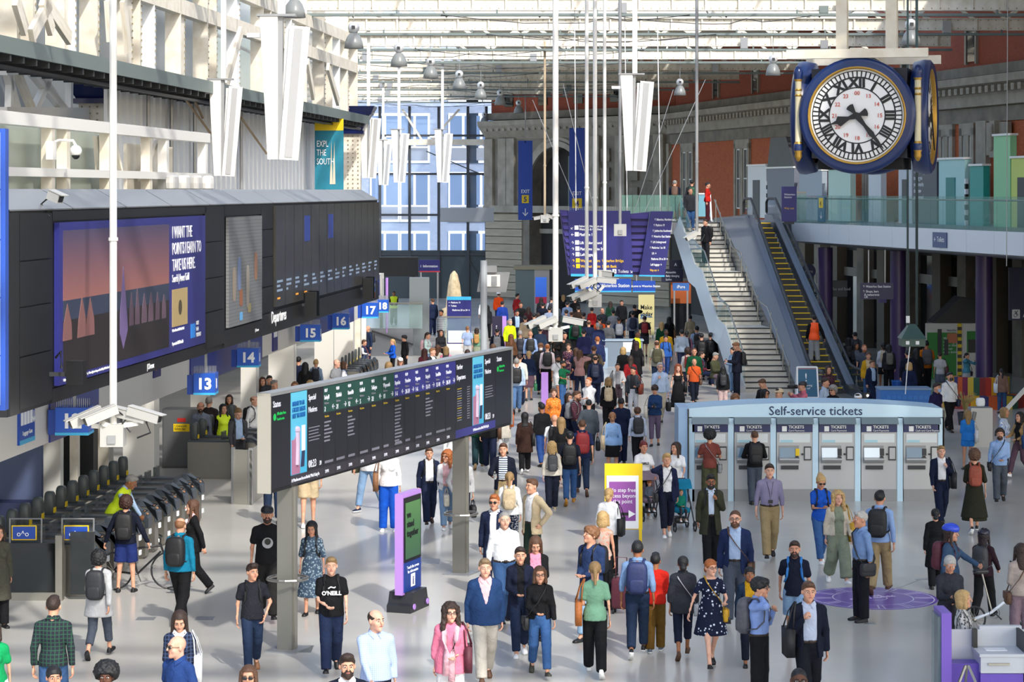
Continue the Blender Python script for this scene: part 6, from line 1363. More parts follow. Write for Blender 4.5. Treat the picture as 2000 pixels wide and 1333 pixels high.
simple_sign(1971, 2008, 523, 626, 84, mat('slate_navy', '#2a3354', .5), 'wall_sign', 'tall slate blue accessible toilet sign at the right edge', [('\u267f Acc', .17, .1, .06, M_LETW, 'LEFT')])
t = simple_sign(1568, 1596, 571, 584, 97, mat('dark_fascia', '#232a2e', .5), 'shop_sign', 'dark coffee shop fascia with white letters behind the escalator', [('STARBUCKS', .7, .5, .2, M_LETW, 'CENTER')])
t = thing('round_shop_sign', 'round blue projecting shop sign behind the escalator', 'sign', W(1579, 530, 97)); MB().lathe([(0, .06), (.3, .06), (.3, -.06), (0, -.06)], 24, axis='y').build('disc', mat('disc_blue', '#2a3a72', .4), t); text('iPure', .17, (0, -.07, -.06), M_LETW, t, align='CENTER'); MB().box(.28, .7, -.05, .05, -.5, -.1).build('bracket_plate', M_LETW, t)
simple_sign(1622, 1655, 548, 580, 96.5, mat('frosted_sign', '#56616c', .4), 'shop_sign', 'grey frosted shop fascia under the balcony', [('Coffee and food', .25, .5, .4, M_LETW, 'CENTER')])
simple_sign(1716, 1732, 575, 592, 88, M_NAVY, 'hanging_screen', 'small slanted blue screen under the navy sign', [])
# ================================================================ far left corner: information area
t = simple_sign(873, 920, 580, 672, 104, M_NAVY, 'map_totem', 'tall indigo map totem for platforms 20 to 24', [('\u2190 Platform 19', .05, .06, .86, M_LETW, 'LEFT'), ('\u2190 Toilets', .05, .06, .79, M_LETW, 'LEFT'), ('Platforms 20 to 24 \u2192', .05, .95, .7, M_LETW, 'RIGHT')], .25, legs=True)
w = 23.5*104/F; z0 = W(0, 672, 104).z; MB().box(-w, w, -.02, 0, z0+1.98, z0+2.13).build('cyan_cap', M_CYAN, t); MB().box(-w*.9, w*.9, -.02, 0, z0+.05, z0+.6).build('map_panel', M_LETW, t); MB().box(-w, w, -.01, .2, 0.0, z0).build('base', M_PANEL, t)
p = W(887, 560, 113); t = thing('wrapped_statue', 'statue wrapped in pale beige cloth before the glazed screen', 'statue', (p.x, 113, 0)); q = MB(); random.seed(3); t.scale = (.52, .52, .64); prof = [(1.25, 0), (1.2, 1.2), (1.1, 2.2), (.75, 2.3), (.70, 3.0), (.55, 4.0), (.34, 4.8), (.1, 5.05), (0, 5.08)]
for r, z in prof:
 for j in range(28): a = 2*math.pi*j/28; rr = r*(1+.09*math.sin(5*a+z)+.06*math.sin(11*a)); q.v.append((rr*math.cos(a), rr*math.sin(a), z))
for i in range(len(prof)-1):
 for j in range(28): a = i*28+j; b = i*28+(j+1) % 28; q.f.append((a, b, b+28, a+28)); q.m.append(0)
q.build('cloth_wrap', mat('beige_canvas', '#d6c6a4', .85, 0, 'noise', '#b9a988', 3., bump=.4), t, smooth=True)
t = thing('hanging_screens', 'back of pale grey hanging screens on a pole by the stone wall', 'display', W(945, 570, 88)); q = MB(); q.prism([(-.26, 0), (.85, -.02), (1.0, .75), (-.15, .75)], -.15, .0, 'y'); q.build('screen_back', M_SILV, t); MB().box(.12, .62, -.2, -.15, .2, .65).build('bracket_frame', M_WHITE, t); MB().box(.3, .5, -.25, -.2, .25, .6).build('bracket', M_SILV, t); MB().cyl((.0, -.3, -3.32), (.0, -.3, 1.2), .13, 12).build('pole', mat('pale_pole', '#a9b0b6', .4), t); MB().box(.02, .5, -.3, -.1, .75, 1.0).build('control_box', M_SILV, t)
t = thing('blank_sign', 'blank pale grey sign board on the glazed screen', 'sign', W(905, 432, 140)); MB().box(-1.4, 1.85, 0, .2, 0, .8).build('board', mat('pale_sign', '#a7abb0', .5), t); MB().box(-1.4, 1.85, -.02, 0, -.06, 0).build('bottom_edge', M_SILV, t)
t = thing('dark_fascia', 'dark fascia above the underground entrance at far left', 'fascia', W(778, 540, 120)); MB().box(-1.1, 1.0, 0, .6, 0, .95).build('board', M_BLK2, t); MB().box(-1.15, 1.05, -.05, .65, .95, 1.0).build('coping', M_DGREY, t)
for x in (-.9, .8): MB().box(x-.08, x+.08, .2, .4, -2.73, 0).build('leg', M_DGREY, t)
simple_sign(818, 859, 508, 532, 118, M_NAVY, 'information_sign', 'navy information sign with a red top edge', [('i  Information', .3, .08, .4, M_LETW, 'LEFT')], strip=mat('red_strip', '#b03038', .5), legs=True)
t = thing('underground_stair_entrance', 'glass and grey panel stair entrance at far left', 'stair entrance', (W(780, 700, 100).x, 100, 0))
for x0, x1, z0, z1 in ((-2.2, 1.0, 1.2, 2.3), (1.9, 3.1, .6, 1.7)): MB().box(x0, x1, 0, .04, z0, z1).build('glass_panel', M_GLASS, t); MB().bar((x0, 0, z1), (x1, 0, z1-.0), .06).build('handrail', M_STEEL, t)
MB().box(-2.2, .6, .05, .3, .0, 1.2).build('grey_wall', mat('slate_wall', '#777d84', .5), t); MB().box(.42, 1.28, .3, .8, 0, 3.4).build('grey_pillar', mat('slate_pillar', '#6f777b', .4), t); brace(t, (-1.2, -.05, 1.1), (.6, -.05, .5), .08, .05, M_DGREY, 'stringer')
for x in (-1.9, -.55): MB().cyl((x, .1, 1.0), (x, .1, 3.4), .06, 8).build('lilac_post', M_LILAC, t)
t = thing('white_notice', 'white notice panel with arrows beside the distant gates', 'sign', (W(698, 700, 92).x, 92, 0)); MB().box(-.35, .35, 0, .1, 1.0, 2.1).build('panel', M_WHITE, t); MB().box(-.1, .1, .02, .08, 0, 1.0).build('stem', M_SILV, t); text('\u2191\n\u2191\n\u2191', .2, (-.08, -.01, 1.8), M_BLUE, t)
def totem(x, y_top, y_base, w, lab, face=None, m=M_LILAC, lean=0):
 d = DG(y_base); p = W(x, y_base, d); t = thing('lilac_totem', lab, 'totem', (p.x, d, 0)); h = (y_base-y_top)*d/F; MB().box(-w, w, 0, .12, 0, h).build('frame', m, t)
 if face: MB().box(-w-.45, -w, .02, .1, 0, h).build('dark_face', face, t)
 return t, h
t, h = totem(985, 618, 690, .09, 'lilac edged help point with a dark face by the far pole', mat('plum_black', '#26203c', .4)); text('i', .5, (-.4, .01, h*.55), M_LETW, t); t, h = totem(1064, 728, 818, .11, 'slim lilac totem in the crowd beside the orange shirt')
t = thing('ticket_kiosk', 'grey glass kiosk with a blue and red screen at the stone wall', 'kiosk', (W(1040, 600, 122).x, 122, 0)); MB().box(-.9, .1, 0, 1.6, 0, 3.0).build('glass_body', mat('kiosk_glass', '#5c7076', .2), t); MB().box(.1, .9, 0, 1.6, 0, 3.0).build('side', M_SILV, t); MB().box(-1, 1.4, -.1, 1.7, 3.0, 3.2).build('roof', mat('kiosk_roof', '#8a8672', .6), t); MB().box(.15, .75, -.03, 0, 1.2, 2.6).build('screen', mat('kiosk_blue', '#2b5fd0', .3, 0, 'grad', '#3a76e0', emit=.3), t); MB().box(.15, .75, -.035, -.03, 1.2, 1.55).build('screen_red', mat('kiosk_red', '#a82a4a', .3, emit=.2), t)
# ================================================================ staircase
SD0, SD1 = 82., 97.; NS = 34
def stx(d, k): a0, a1 = (8.32, 10.0); b0, b1 = (7.1, 8.65); t = (d-SD0)/(SD1-SD0); return (a0+(b0-a0)*t) if k == 0 else (a1+(b1-a1)*t)
sc_ = thing('staircase', 'broad pale stone staircase with black nosings up to the balcony', 'stairs', (0, 0, 0), kind='structure')
M_STEP = mat('pale_step', '#d0cdc3', .6, 0, 'noise', '#bdbab0', 4.); M_NOSE = mat('black_nosing', '#1c1c1d', .7)
ys = [SD0]; 
for i in range(NS): ys.append(ys[-1]+(.33 if i not in (11, 22) else 1.6))
sc_f = (SD1-SD0)/(ys[-1]-SD0); ys = [SD0+(y-SD0)*sc_f for y in ys]; rs = ZBAL/NS
for i in range(NS):
 y0, y1 = ys[i], ys[i+1]; z = rs*(i+1); xa, xb = stx(y0, 0), stx(y0, 1)
 st_ = piece('step', M_STEP, sc_, xa, xb, y0, y1+.05, z-rs, z); piece('nosing', M_NOSE, sc_, xa, xb, y0-.02, y0+.05, z-.032, z+.004)
MB().box(stx(SD1, 0)-.3, stx(SD1, 1)+7, SD1, SD1+9, ZBAL-.5, ZBAL).build('top_landing', M_SILV, sc_)
q = MB()
def spts(k, dx=0.): return [(stx(ys[i], k)+dx, ys[i], rs*i) for i in (0, 11, 12, 22, 23, 34)]
L = spts(0)
for a, b in zip(L[:-1], L[1:]):
 q.quad((a[0]-.3, a[1], a[2]-.45), (a[0]-.05, a[1], a[2]+.25), (b[0]-.05, b[1], b[2]+.25), (b[0]-.3, b[1], b[2]-.45)); q.quad((a[0]-.05, a[1], a[2]+.25), (a[0], a[1], a[2]+.25), (b[0], b[1], b[2]+.25), (b[0]-.05, b[1], b[2]+.25)); q.quad((a[0]-.3, a[1], a[2]-.45), (b[0]-.3, b[1], b[2]-.45), (b[0]+.2, b[1], b[2]-.45), (a[0]+.2, a[1], a[2]-.45))
a = L[0]; q.quad((a[0]-.3, a[1], 0), (a[0], a[1], 0), (a[0], a[1], .25), (a[0]-.05, a[1], .25)); q.build('side_cladding', mat('pale_cladding', '#b7bcbe', .4), sc_)
for a, b in zip(L[:-1], L[1:]):
 n = max(1, round((b[1]-a[1])/1.3))
 for i in range(n):
  u, v = i/n+.01, (i+1)/n-.01; A = [a[k]+(b[k]-a[k])*u for k in range(3)]; B = [a[k]+(b[k]-a[k])*v for k in range(3)]; g_ = MB(); g_.quad((A[0]-.03, A[1], A[2]+.2), (B[0]-.03, B[1], B[2]+.2), (B[0]-.03, B[1], B[2]+1.15), (A[0]-.03, A[1], A[2]+1.15)); g_.quad((A[0]-.01, A[1], A[2]+.2), (A[0]-.01, A[1], A[2]+1.15), (B[0]-.01, B[1], B[2]+1.15), (B[0]-.01, B[1], B[2]+.2)); g_.build('glass_panel', M_GGLASS, sc_)
MB().tube([(x+.06, y, z+1.0) for x, y, z in L], .03, 8).build('handrail', M_STEEL, sc_)
R_ = spts(1, -.12); MB().tube([(x, y, z+.95) for x, y, z in R_], .028, 8).build('handrail', M_STEEL, sc_)
for i in range(0, NS, 3): x = stx(ys[i], 1)-.12; MB().cyl((x, ys[i]+.15, rs*(i+1)), (x, ys[i]+.15, rs*(i+1)+.95), .022, 6).build('baluster', M_STEEL, sc_)
for i in range(9):         # landing balustrade at the top, left of the stairs
 x0 = stx(SD1, 0)-2.6+i*.3; o = ob('glass_panel', gl_me, None, sc_, (x0, SD1+.2, ZBAL)); o.scale = (.28, .02, 1.15)
MB().box(stx(SD1, 0)-2.7, stx(SD1, 0), SD1+.1, SD1+3, ZBAL-.5, ZBAL).build('top_landing', M_SILV, sc_)
g = W(1436, 690, 84)
# ================================================================ escalator
es = thing('escalator', 'black escalator with yellow step edges and glass sides', 'escalator', (0, 0, 0))
def ex(d, k): t = (d-80)/(97-80); a = (10.55, 12.0)[k]; b = (9.95, 10.95)[k]; return a+(b-a)*t
EY0, EY1 = 81.2, 96.2; NE = 30
def ez(d):
 t = (d-EY0)/(EY1-EY0); t = min(max(t, 0), 1); return .05+(ZBAL-.05)*t
M_EST = mat('escalator_step', '#3a3c3e', .5, .3)
for i in range(NE):
 y0 = EY0+(EY1-EY0)*i/NE; y1 = EY0+(EY1-EY0)*(i+1)/NE; z = ez(y1); xa, xb = ex(y0, 0)+.28, ex(y0, 1)-.28
 piece('step', M_EST, es, xa, xb, y0, y1+.02, ez(y0)-.25, z); piece('step_edge', M_YEL, es, xa, xb, y0-.012, y0+.05, z-.03, z+.006)
for k, lab in ((0, ''), (1, '')):
 sg = -1 if k == 0 else 1
 pth = [(ex(78.6, k), 78.6, .0), (ex(80.5, k), 80.5, .0)]+[(ex(d, k), d, ez(d)) for d in (EY0, 85, 89, 93, EY1)]+[(ex(98, k), 98, ZBAL)]
 q = MB()
 for a, b in zip(pth[:-1], pth[1:]):
  for dx in (-.14, .14):
   q.quad((a[0]+dx, a[1], a[2]-.55 if a[2] > .6 else 0), (b[0]+dx, b[1], b[2]-.55 if b[2] > .6 else 0), (b[0]+dx, b[1], b[2]+.32), (a[0]+dx, a[1], a[2]+.32))
  q.quad((a[0]-.14, a[1], a[2]+.32), (a[0]+.14, a[1], a[2]+.32), (b[0]+.14, b[1], b[2]+.32), (b[0]-.14, b[1], b[2]+.32))
 q.build('side_truss', mat('escalator_steel', '#7c8490', .25, .6), es)
 n = 0
 for a, b in zip(pth[:-1], pth[1:]):
  m_ = max(1, int((b[1]-a[1])/1.4))
  for i in range(m_):
   A = [a[j]+(b[j]-a[j])*(i/m_+.004) for j in range(3)]; B = [a[j]+(b[j]-a[j])*((i+1)/m_-.004) for j in range(3)]
   g_ = MB(); g_.quad((A[0], A[1], A[2]+.32), (B[0], B[1], B[2]+.32), (B[0], B[1], B[2]+.98), (A[0], A[1], A[2]+.98)); g_.build('glass_panel', mat('smoked_glass', '#41545a', .04, 0, alpha=.45), es)
 hr = [(ex(78.3, k), 78.35, .55), (ex(78.3, k), 78.2, .8), (ex(78.5, k), 78.5, 1.0)]+[(x, y, z+1.0) for x, y, z in pth[1:]]+[(ex(98.3, k), 98.4, ZBAL+.85), (ex(98.3, k), 98.4, ZBAL+.4)]
 MB().tube(hr, .055, 8).build('handrail', M_BLK2, es)
 e = MB(); e.box(ex(78.6, k)-.14, ex(78.6, k)+.14, 78.3, 79.2, 0, .32); e.build('newel_base', M_DGREY, es); MB().sphere((ex(78.6, k), 78.28, .22), .04, 8, 5).build('indicator_lamp', M_EMITW, es)
MB().box(ex(79, 0)+.15, ex(79, 1)-.15, 78.2, EY0, 0, .03).build('comb_plate', M_STEEL, es)
q = MB(); L = [(d, stx(max(d, SD0), 1)+.02, ex(d, 0)-.13) for d in (81., 84, 88, 92, EY1, 98)]
for (d0, a0, b0), (d1, a1, b1) in zip(L[:-1], L[1:]):
 z0, z1 = ez(d0)+.3, ez(d1)+.3; q.quad((a0, d0, z0-.12), (b0, d0, z0), (b1, d1, z1), (a1, d1, z1-.12)); q.quad((a0, d0, max(z0-.9, 0)), (a0, d0, z0-.12), (a1, d1, z1-.12), (a1, d1, z1-.9))
q.build('infill_panel', mat('escalator_infill', '#767b80', .3, .5), es)
t = thing('glass_screen', 'green glass safety screen between escalator head and balcony', 'glass screen', (ex(97, 1)+.2, 95.2, ZBAL)); MB().box(0, 1.0, 0, .03, 0, 1.25).build('pane', M_GGLASS, t); MB().box(-.02, 1.02, -.01, .04, 1.25, 1.29).build('top_rail', M_STEEL, t)
# ================================================================ free-standing objects on the concourse
# touch screen totem
d = DG(1190); x = (797-1000)*d/F; t = thing('touchscreen_totem', 'lilac edged touch screen totem on a black base', 'totem', (x, d, 0), math.radians(70)); M_KB = mat('kiosk_base', '#24262a', .4)
q = MB(); q.prism([(-.42, 0), (.42, 0), (.42, .12), (.36, .16), (.3, .34), (-.3, .34), (-.36, .16), (-.42, .12)], -.22, .22, 'y'); q.build('base', M_KB, t)
MB().box(-.42, .42, -.07, .07, .3, 2.02).build('lilac_frame', M_LILAC, t); MB().box(-.37, .37, -.09, -.07, .85, 1.95).build('bezel', M_BLACK, t); MB().box(-.33, .33, -.095, -.09, .9, 1.86).build('screen', mat('green_screen', '#3d6048', .3, 0, 'grad', '#4c7a48', emit=.1), t)
MB().box(-.37, .37, -.09, -.07, .34, .84).build('blue_panel', mat('totem_blue', '#1a3c8c', .4), t); text('we\nstand\ntogether', .16, (-.28, -.1, 1.6), M_INK, t, sx=.9, bold=.003); text('Touch the screen\nfor information', .075, (0, -.092, .72), M_LETW, t, align='CENTER'); MB().box(-.09, .09, -.095, -.09, .40, .62).build('info_symbol', M_LETW, t); text('i', .2, (0, -.097, .44), M_NAVY, t, align='CENTER', bold=.006)
for k in (-.3, .3): MB().lathe([(.05, 0), (.05, .02), (0, .02)], 12, (k, -.23, .1), axis='y').build('lilac_ring', M_LILAC, t)
# yellow framed access sign
d = DG(1062); x = (1218-1000)*d/F; t = thing('access_sign', 'yellow framed purple sign reading No step free access beyond this point', 'sign', (x, d, 0)); w = 37*d/F
MB().box(-w, w, .02, .10, .28, 1.62).build('yellow_frame', M_YEL, t); MB().box(-w+.04, w-.08, -.0, .02, .3, 1.38).build('white_board', M_LETW, t); MB().box(-w+.09, w-.14, -.01, .0, .46, 1.26).build('purple_panel', mat('poster_purple', '#8a4a98', .5), t)
text('No step free\naccess beyond\nthis point', .115, (-.02, -.015, 1.05), M_LETW, t, align='CENTER', sx=.9); q = MB(); q.prism([(.1, .52), (.1, .68), (.24, .6)], -.015, -.01, 'y'); q.build('arrow_head', M_LETW, t); MB().box(-.12, .1, -.015, -.01, .57, .63).build('printed_track', M_INK, t)
for k in (-w+.04, w-.04): MB().box(k-.03, k+.03, .03, .09, 0, .3).build('leg', M_YEL, t)
# A-board by the escalator, on the floor
d = DG(790); x = (1576-1000)*d/F; t = thing('a_board', 'teal notice A-board with an exclamation mark by the escalator foot', 'sign', (x, d, 0)); h = 1.25
for s in (0, 1):
 q = MB(); y0, y1 = (-.3, -.03) if s == 0 else (.3, .03); q.bar((-.36, y0, 0), (-.33, y1, h), .05); q.bar((.36, y0, 0), (.33, y1, h), .05); q.bar((-.33, y1, h), (.33, y1, h), .05); q.bar((-.35, y0*.8+y1*.2, .25), (.35, y0*.8+y1*.2, .25), .04); q.build('frame', M_LETW, t)
q = MB(); q.quad((-.33, -.25, .25), (.33, -.25, .25), (.31, -.04, h-.03), (-.31, -.04, h-.03)); q.build('poster', mat('poster_teal', '#1f5f80', .5), t); text('!', .4, (-.1, -.15, .78), M_LETW, t, (1, 0, 0), (0, .21, 1)); text('Travelling\nwith us?', .1, (-.24, -.2, .62), M_LETW, t, (1, 0, 0), (0, .21, 1)); q = MB(); q.quad((-.31, -.06, h-.14), (.31, -.06, h-.14), (.31, -.045, h-.05), (-.31, -.045, h-.05)); q.build('red_band', mat('salmon_band', '#cf7468', .5), t)
t = thing('a_board', 'white framed A-board on the balcony behind the man in jeans', 'sign', (W(1374, 430, 101).x, 101, ZBAL)); q = MB(); q.bar((-.35, 0, 0), (-.3, .2, 1.2), .07); q.bar((.35, 0, 0), (.3, .2, 1.2), .07); q.bar((-.3, .2, 1.2), (.3, .2, 1.2), .06); q.build('frame', M_LETW, t); q = MB(); q.quad((-.33, .03, .2), (.33, .03, .2), (.3, .19, 1.15), (-.3, .19, 1.15)); q.build('poster', mat('poster_teal2', '#5d97a8', .5), t)
# blue planter box
d = 72.; a = W(1719, 790, d); b = W(1818, 762, d); t = thing('blue_box', 'bright blue planter box behind the ticket machines', 'box', ((a.x+b.x)/2, d, 0)); w = (b.x-a.x)/2; MB().box(-w, w, 0, .8, 0, b.z).build('body', mat('box_blue', '#1f72c4', .4), t); MB().box(-w-.03, w+.03, -.03, .83, b.z, b.z+.05).build('rim', mat('box_rim', '#7c97b4', .4), t)
for i in range(9):
 for k in range(2): MB().box(-w+.2+i*.17, -w+.32+i*.17, -.02, 0, b.z-.3-k*.2, b.z-.18-k*.2).build('moulded_grip', mat('box_blue2', '#2f80d0', .4), t)
d = 80; a = W(1757, 760, d); t = thing('blue_bin', 'small blue bucket beside the purple column', 'bucket', (a.x, 80.5, 0)); MB().lathe([(0, 0), (.16, 0), (.2, .55), (.18, .55), (.15, .05)], 16).build('tub', mat('bucket_blue', '#1e56a8', .4), t); MB().lathe([(.21, .52), (.21, .56), (.19, .56)], 16).build('rim', mat('bucket_rim', '#3a74c4', .4), t)
# hanging green lantern
p = W(1781, 676, 66); t = thing('hanging_speaker', 'dark green pyramid shaped loudspeaker hanging on two poles', 'loudspeaker', p); M_LG = mat('dark_green', '#1f4844', .4)
q = MB(); n0 = len(q.v); q.v += [(-.36, -.36, .22), (.36, -.36, .22), (.36, .36, .22), (-.36, .36, .22), (-.1, -.1, .62), (.1, -.1, .62), (.1, .1, .62), (-.1, .1, .62)]; q.f += [(0, 1, 5, 4), (1, 2, 6, 5), (2, 3, 7, 6), (3, 0, 4, 7), (4, 5, 6, 7)]; q.m += [0]*5; q.build('hood', M_LG, t); MB().box(-.33, .33, -.33, .33, 0, .22).build('cabinet', M_LG, t)
for x in (-.12, .14): MB().cyl((x, 0, .6), (x, 0, ZB-p.z), .03 if x < 0 else .04, 8).build('pole', mat('pole_green', '#2a3c3e', .4), t)
for x in (-.18, .1): MB().box(x-.05, x+.05, -.35, -.33, .06, .16).build('white_label', M_LETW, t)
MB().box(-.17, -.07, -.06, .0, .66, .86).build('tag_box', M_LETW, t); MB().tube([(-.12, -.36, .0), (-.2, -.4, -.6), (-.26, -.42, -1.35)], .015, 5).build('cord', M_LETW, t)
# green hoarding with hazard edges
d = 88.; a = W(1806, 782, d); t = thing('green_hoarding', 'green shop hoarding with yellow and black hazard edges under the balcony', 'hoarding', (0, 0, 0)); x0, x1, x2, x3 = (W(p_, 700, d).x for p_ in (1808, 1870, 1878, 1912)); zt = HC-(632-YH)*d/F; M_HG = mat('hoarding_green', '#2f8a3a', .5)
MB().box(x0, x1, 88, 88.1, 0, zt).build('white_board', M_PANEL, t); MB().box(x0+.05, x1-.05, 87.97, 88, .0, zt-.35).build('green_panel', M_HG, t); MB().box(x0+.45, x0+.6, 87.94, 87.97, .7, 1.9).build('door_slot', M_DGREY, t); MB().box(x0+.7, x0+.85, 87.94, 87.97, .9, 1.5).build('door_slot', M_DGREY, t)
text('We are\nworking to\nmake this\nstation\neven better', .13, (x1-.55, 87.96, 1.5), M_LETW, t); MB().box(x1-.4, x1-.02, 87.95, 87.97, zt-.75, zt-.38).build('logo_patch', mat('logo_orange', '#c87850', .5), t); text('NetworkRail', .12, (x1-.42, 87.96, zt-.3), M_NAVY, t, sx=.6)
for i in range(16): piece('hazard_stripe', M_YEL if i % 2 else M_BLK2, t, x1, x2, 87.95, 88.08, i*zt/16, (i+1)*zt/16)
MB().box(x2, x3, 88, 88.1, 0, zt).build('white_board', M_PANEL, t); MB().box(x2+.2, x3-.02, 87.97, 88, 1.0, zt-.3).build('green_panel', M_HG, t); MB().box(x2+.25, x3-.1, 87.95, 87.97, 1.0, 1.5).build('dark_print', M_DGREY, t)
q = MB(); q.prism([(x0+.3, zt), (x3, zt), (x3, zt+.9), (x2, zt+1.0), (x1-.4, zt+.45)], 88.2, 89.5, 'y'); q.build('draped_cover', M_DGREY, t)
# striped sofa
d = 76.; p = W(1925, 800, d); t = thing('striped_sofa', 'rainbow striped curved sofa around the purple column', 'sofa', (p.x, 77, 0)); SC_ = ['#b03a2a', '#d8a21e', '#3a3a6a', '#c85a28', '#7a2c4a', '#c9b03a', '#2f5a4a', '#8a3030']
for i in range(16): a = math.pi*(1+i/16); b = math.pi*(1+(i+1)/16); q = MB(); P_ = [(r*math.cos(x_), r*math.sin(x_)) for r, x_ in ((.75, a), (1.0, a), (1.0, b), (.75, b))]; q.prism(P_, 0, 1.0, 'z'); q.build('back_stripe', mat('sofa_stripe', SC_[i % 8], .8), t); q = MB(); P_ = [(r*math.cos(x_), r*math.sin(x_)) for r, x_ in ((1.0, a), (1.5, a), (1.5, b), (1.0, b))]; q.prism(P_, 0, .42, 'z'); q.build('seat_stripe', mat('sofa_stripe', SC_[(i+3) % 8], .8), t)
t = thing('dried_plant', 'tuft of dried pale grass in front of the striped sofa', 'plant', (W(1893, 830, 70).x, 70.6, 0)); random.seed(4)
MB().lathe([(0, 0), (.2, 0), (.25, .4), (.2, .4)], 12).build('pot', M_DGREY, t); q = MB()
for i in range(60): a = random.random()*6.28; r = .1+.25*random.random(); q.tube([(0, 0, .35), (r*.4*math.cos(a), r*.4*math.sin(a), .7), (r*math.cos(a), r*math.sin(a), .8+.25*random.random())], .008, 3, caps=False)
tag(q.build('grass_blades', mat('dry_grass', '#a08f5a', .8), t), kind='stuff')
t = thing('round_mirror_stand', 'steel stand with a curved chrome side behind the ticket machines', 'stand', (W(1925, 870, 64).x, 64.5, 0)); MB().box(-.3, .3, 0, .5, 0, 1.1).build('body', M_SILV, t); q = MB(); q.tube([(-.2, -.05, .1), (-.3, -.05, .5), (-.2, -.05, 1.0)], .05, 8); q.build('chrome_curve', M_STEEL, t); MB().rbox((0, .2, 1.25), (.25, .2, .25), n=6, k=3).build('head', M_LETW, t)
t = thing('exit_stair_rail', 'pale handrail and panel at the right edge behind the shoppers', 'rail', (W(1990, 800, 70).x, 70, 0)); brace(t, (-.6, 0, .3), (.6, 0, 1.6), .12, .08, M_PANEL, 'handrail'); MB().box(.3, 1.2, .1, .2, 0, 1.4).build('panel', M_SILV, t)
# purple help desk at bottom right
t = thing('help_desk', 'purple and white information desk at the bottom right corner', 'desk', (W(1915, 1333, 32.2).x, 32.3, 0)); M_DESKW = mat('desk_white', '#c4c9cf', .4)
MB().box(-.60, -.46, -.4, .2, .1, 1.34).build('lilac_screen_end', mat('desk_lilac', '#7a5cc0', .4), t); MB().box(-.64, -.60, -.35, .15, .15, 1.28).build('glass_side', mat('desk_glass', '#7d9496', .1, 0, alpha=.6), t); MB().box(-.46, .32, .0, .3, 0, .56).build('purple_front', mat('desk_purple', '#5a43a8', .4), t); MB().box(-.38, 1.2, .45, .5, .3, .95).build('modesty_panel', M_DESKW, t)
MB().box(-.0, .62, -.12, .42, .45, .68).build('drawer', M_DESKW, t); MB().bar((.1, -.14, .58), (.4, -.14, .58), .03).build('drawer_handle', M_STEEL, t); MB().box(-.02, .64, -.14, .46, .68, .72).build('worktop', M_DESKW, t); MB().box(.1, .7, .46, .56, .6, 1.0).build('upstand', M_DESKW, t); MB().box(.62, .66, -.14, .5, 0, .98).build('black_edge', M_BLK2, t); MB().box(.0, .6, -.1, .44, 0, .44).build('purple_base', mat('desk_purple2', '#6a50b8', .4), t); MB().box(.12, .42, .1, .3, .72, .726).build('paper', M_LETW, t); MB().box(-.02, .04, .3, .42, .72, .98).build('card_terminal', M_BLACK, t)
MB().box(.68, 1.4, .2, .3, 0, .92).build('pale_panel', mat('desk_blue', '#a5b2cc', .4), t)
t = thing('folding_easel', 'thin steel folding easel in front of the help desk', 'easel', (W(1900, 1333, 31.).x, 31.3, 0)); q = MB(); q.bar((-.32, 0, 0), (-.02, .1, .72), .03); q.bar((.32, 0, 0), (.02, .1, .72), .03); q.bar((0, .4, 0), (0, .1, .72), .03); q.build('legs', M_STEEL, t); MB().bar((-.2, .03, .3), (.2, .03, .3), .02).build('cross_bar', M_STEEL, t)
# ---------------- bicycles
def wheel(parent, c, r, m_t=M_BLK2, axis=(1, 0, 0), nm='wheel'):
 ax = Vector(axis).normalized(); u = Vector((0, 0, 1)); v = ax.cross(u); q = MB(); pts = [Vector(c)+u*(r*math.cos(t))+v*(r*math.sin(t)) for t in [i*2*math.pi/28 for i in range(29)]]; q.tube(pts, .018, 6, caps=False); w = q.build(nm, m_t, parent)
 s = MB()
 for i in range(14): t = i*2*math.pi/14; s.tube([c, tuple(Vector(c)+(u*math.cos(t)+v*math.sin(t))*r*.97)], .003, 3, caps=False)
 s.tube([tuple(Vector(c)-ax*.04), tuple(Vector(c)+ax*.04)], .02, 8); s.build('spokes', M_STEEL, w)
gb = G(268, 1150); b = thing('road_bicycle', 'black road bicycle with a helmet on the handlebar beside the shorts wearer', 'bicycle', (gb.x+.1, gb.y-.1, 0), math.radians(8)); M_FR = mat('bike_black', '#1c1d20', .35)
def tubes(par, nm, segs, r, m): 
 q = MB()
 for s in segs: q.tube(s, r, 6)
 return q.build(nm, m, par)
wheel(b, (-.5, 0, .34), .33, axis=(0, 1, 0)); wheel(b, (.5, 0, .34), .33, axis=(0, 1, 0))
tubes(b, 'frame', [[(-.5, 0, .34), (-.08, 0, .28)], [(-.08, 0, .28), (-.2, 0, .82)], [(-.2, 0, .74), (.33, 0, .78)], [(-.08, 0, .28), (.34, 0, .68)], [(-.5, 0, .34), (-.18, 0, .74)], [(.32, 0, .84), (.5, 0, .34)]], .02, M_FR); tubes(b, 'handlebar', [[(.31, -.2, .95), (.36, 0, .95), (.31, .2, .95)], [(.33, 0, .84), (.33, 0, .95)]], .015, M_BLK2); MB().rbox((-.22, 0, .86), (.26, .14, .06), n=6, k=3).build('saddle', M_BLK2, b)
q = MB(); q.lathe([(.1, -.01), (.1, .01)], 16, (-.08, .06, .28), axis='y'); q.tube([(-.08, .08, .28), (-.02, .1, .12)], .012, 5); q.build('crankset', M_STEEL, b)
gf = G(1945, 1235); b = thing('folding_bicycle', 'white small-wheeled folding bicycle beside the helmeted cyclist', 'bicycle', (gf.x+.05, gf.y+.1, 0), math.radians(15)); M_FW = mat('bike_white', '#c9d2de', .3)
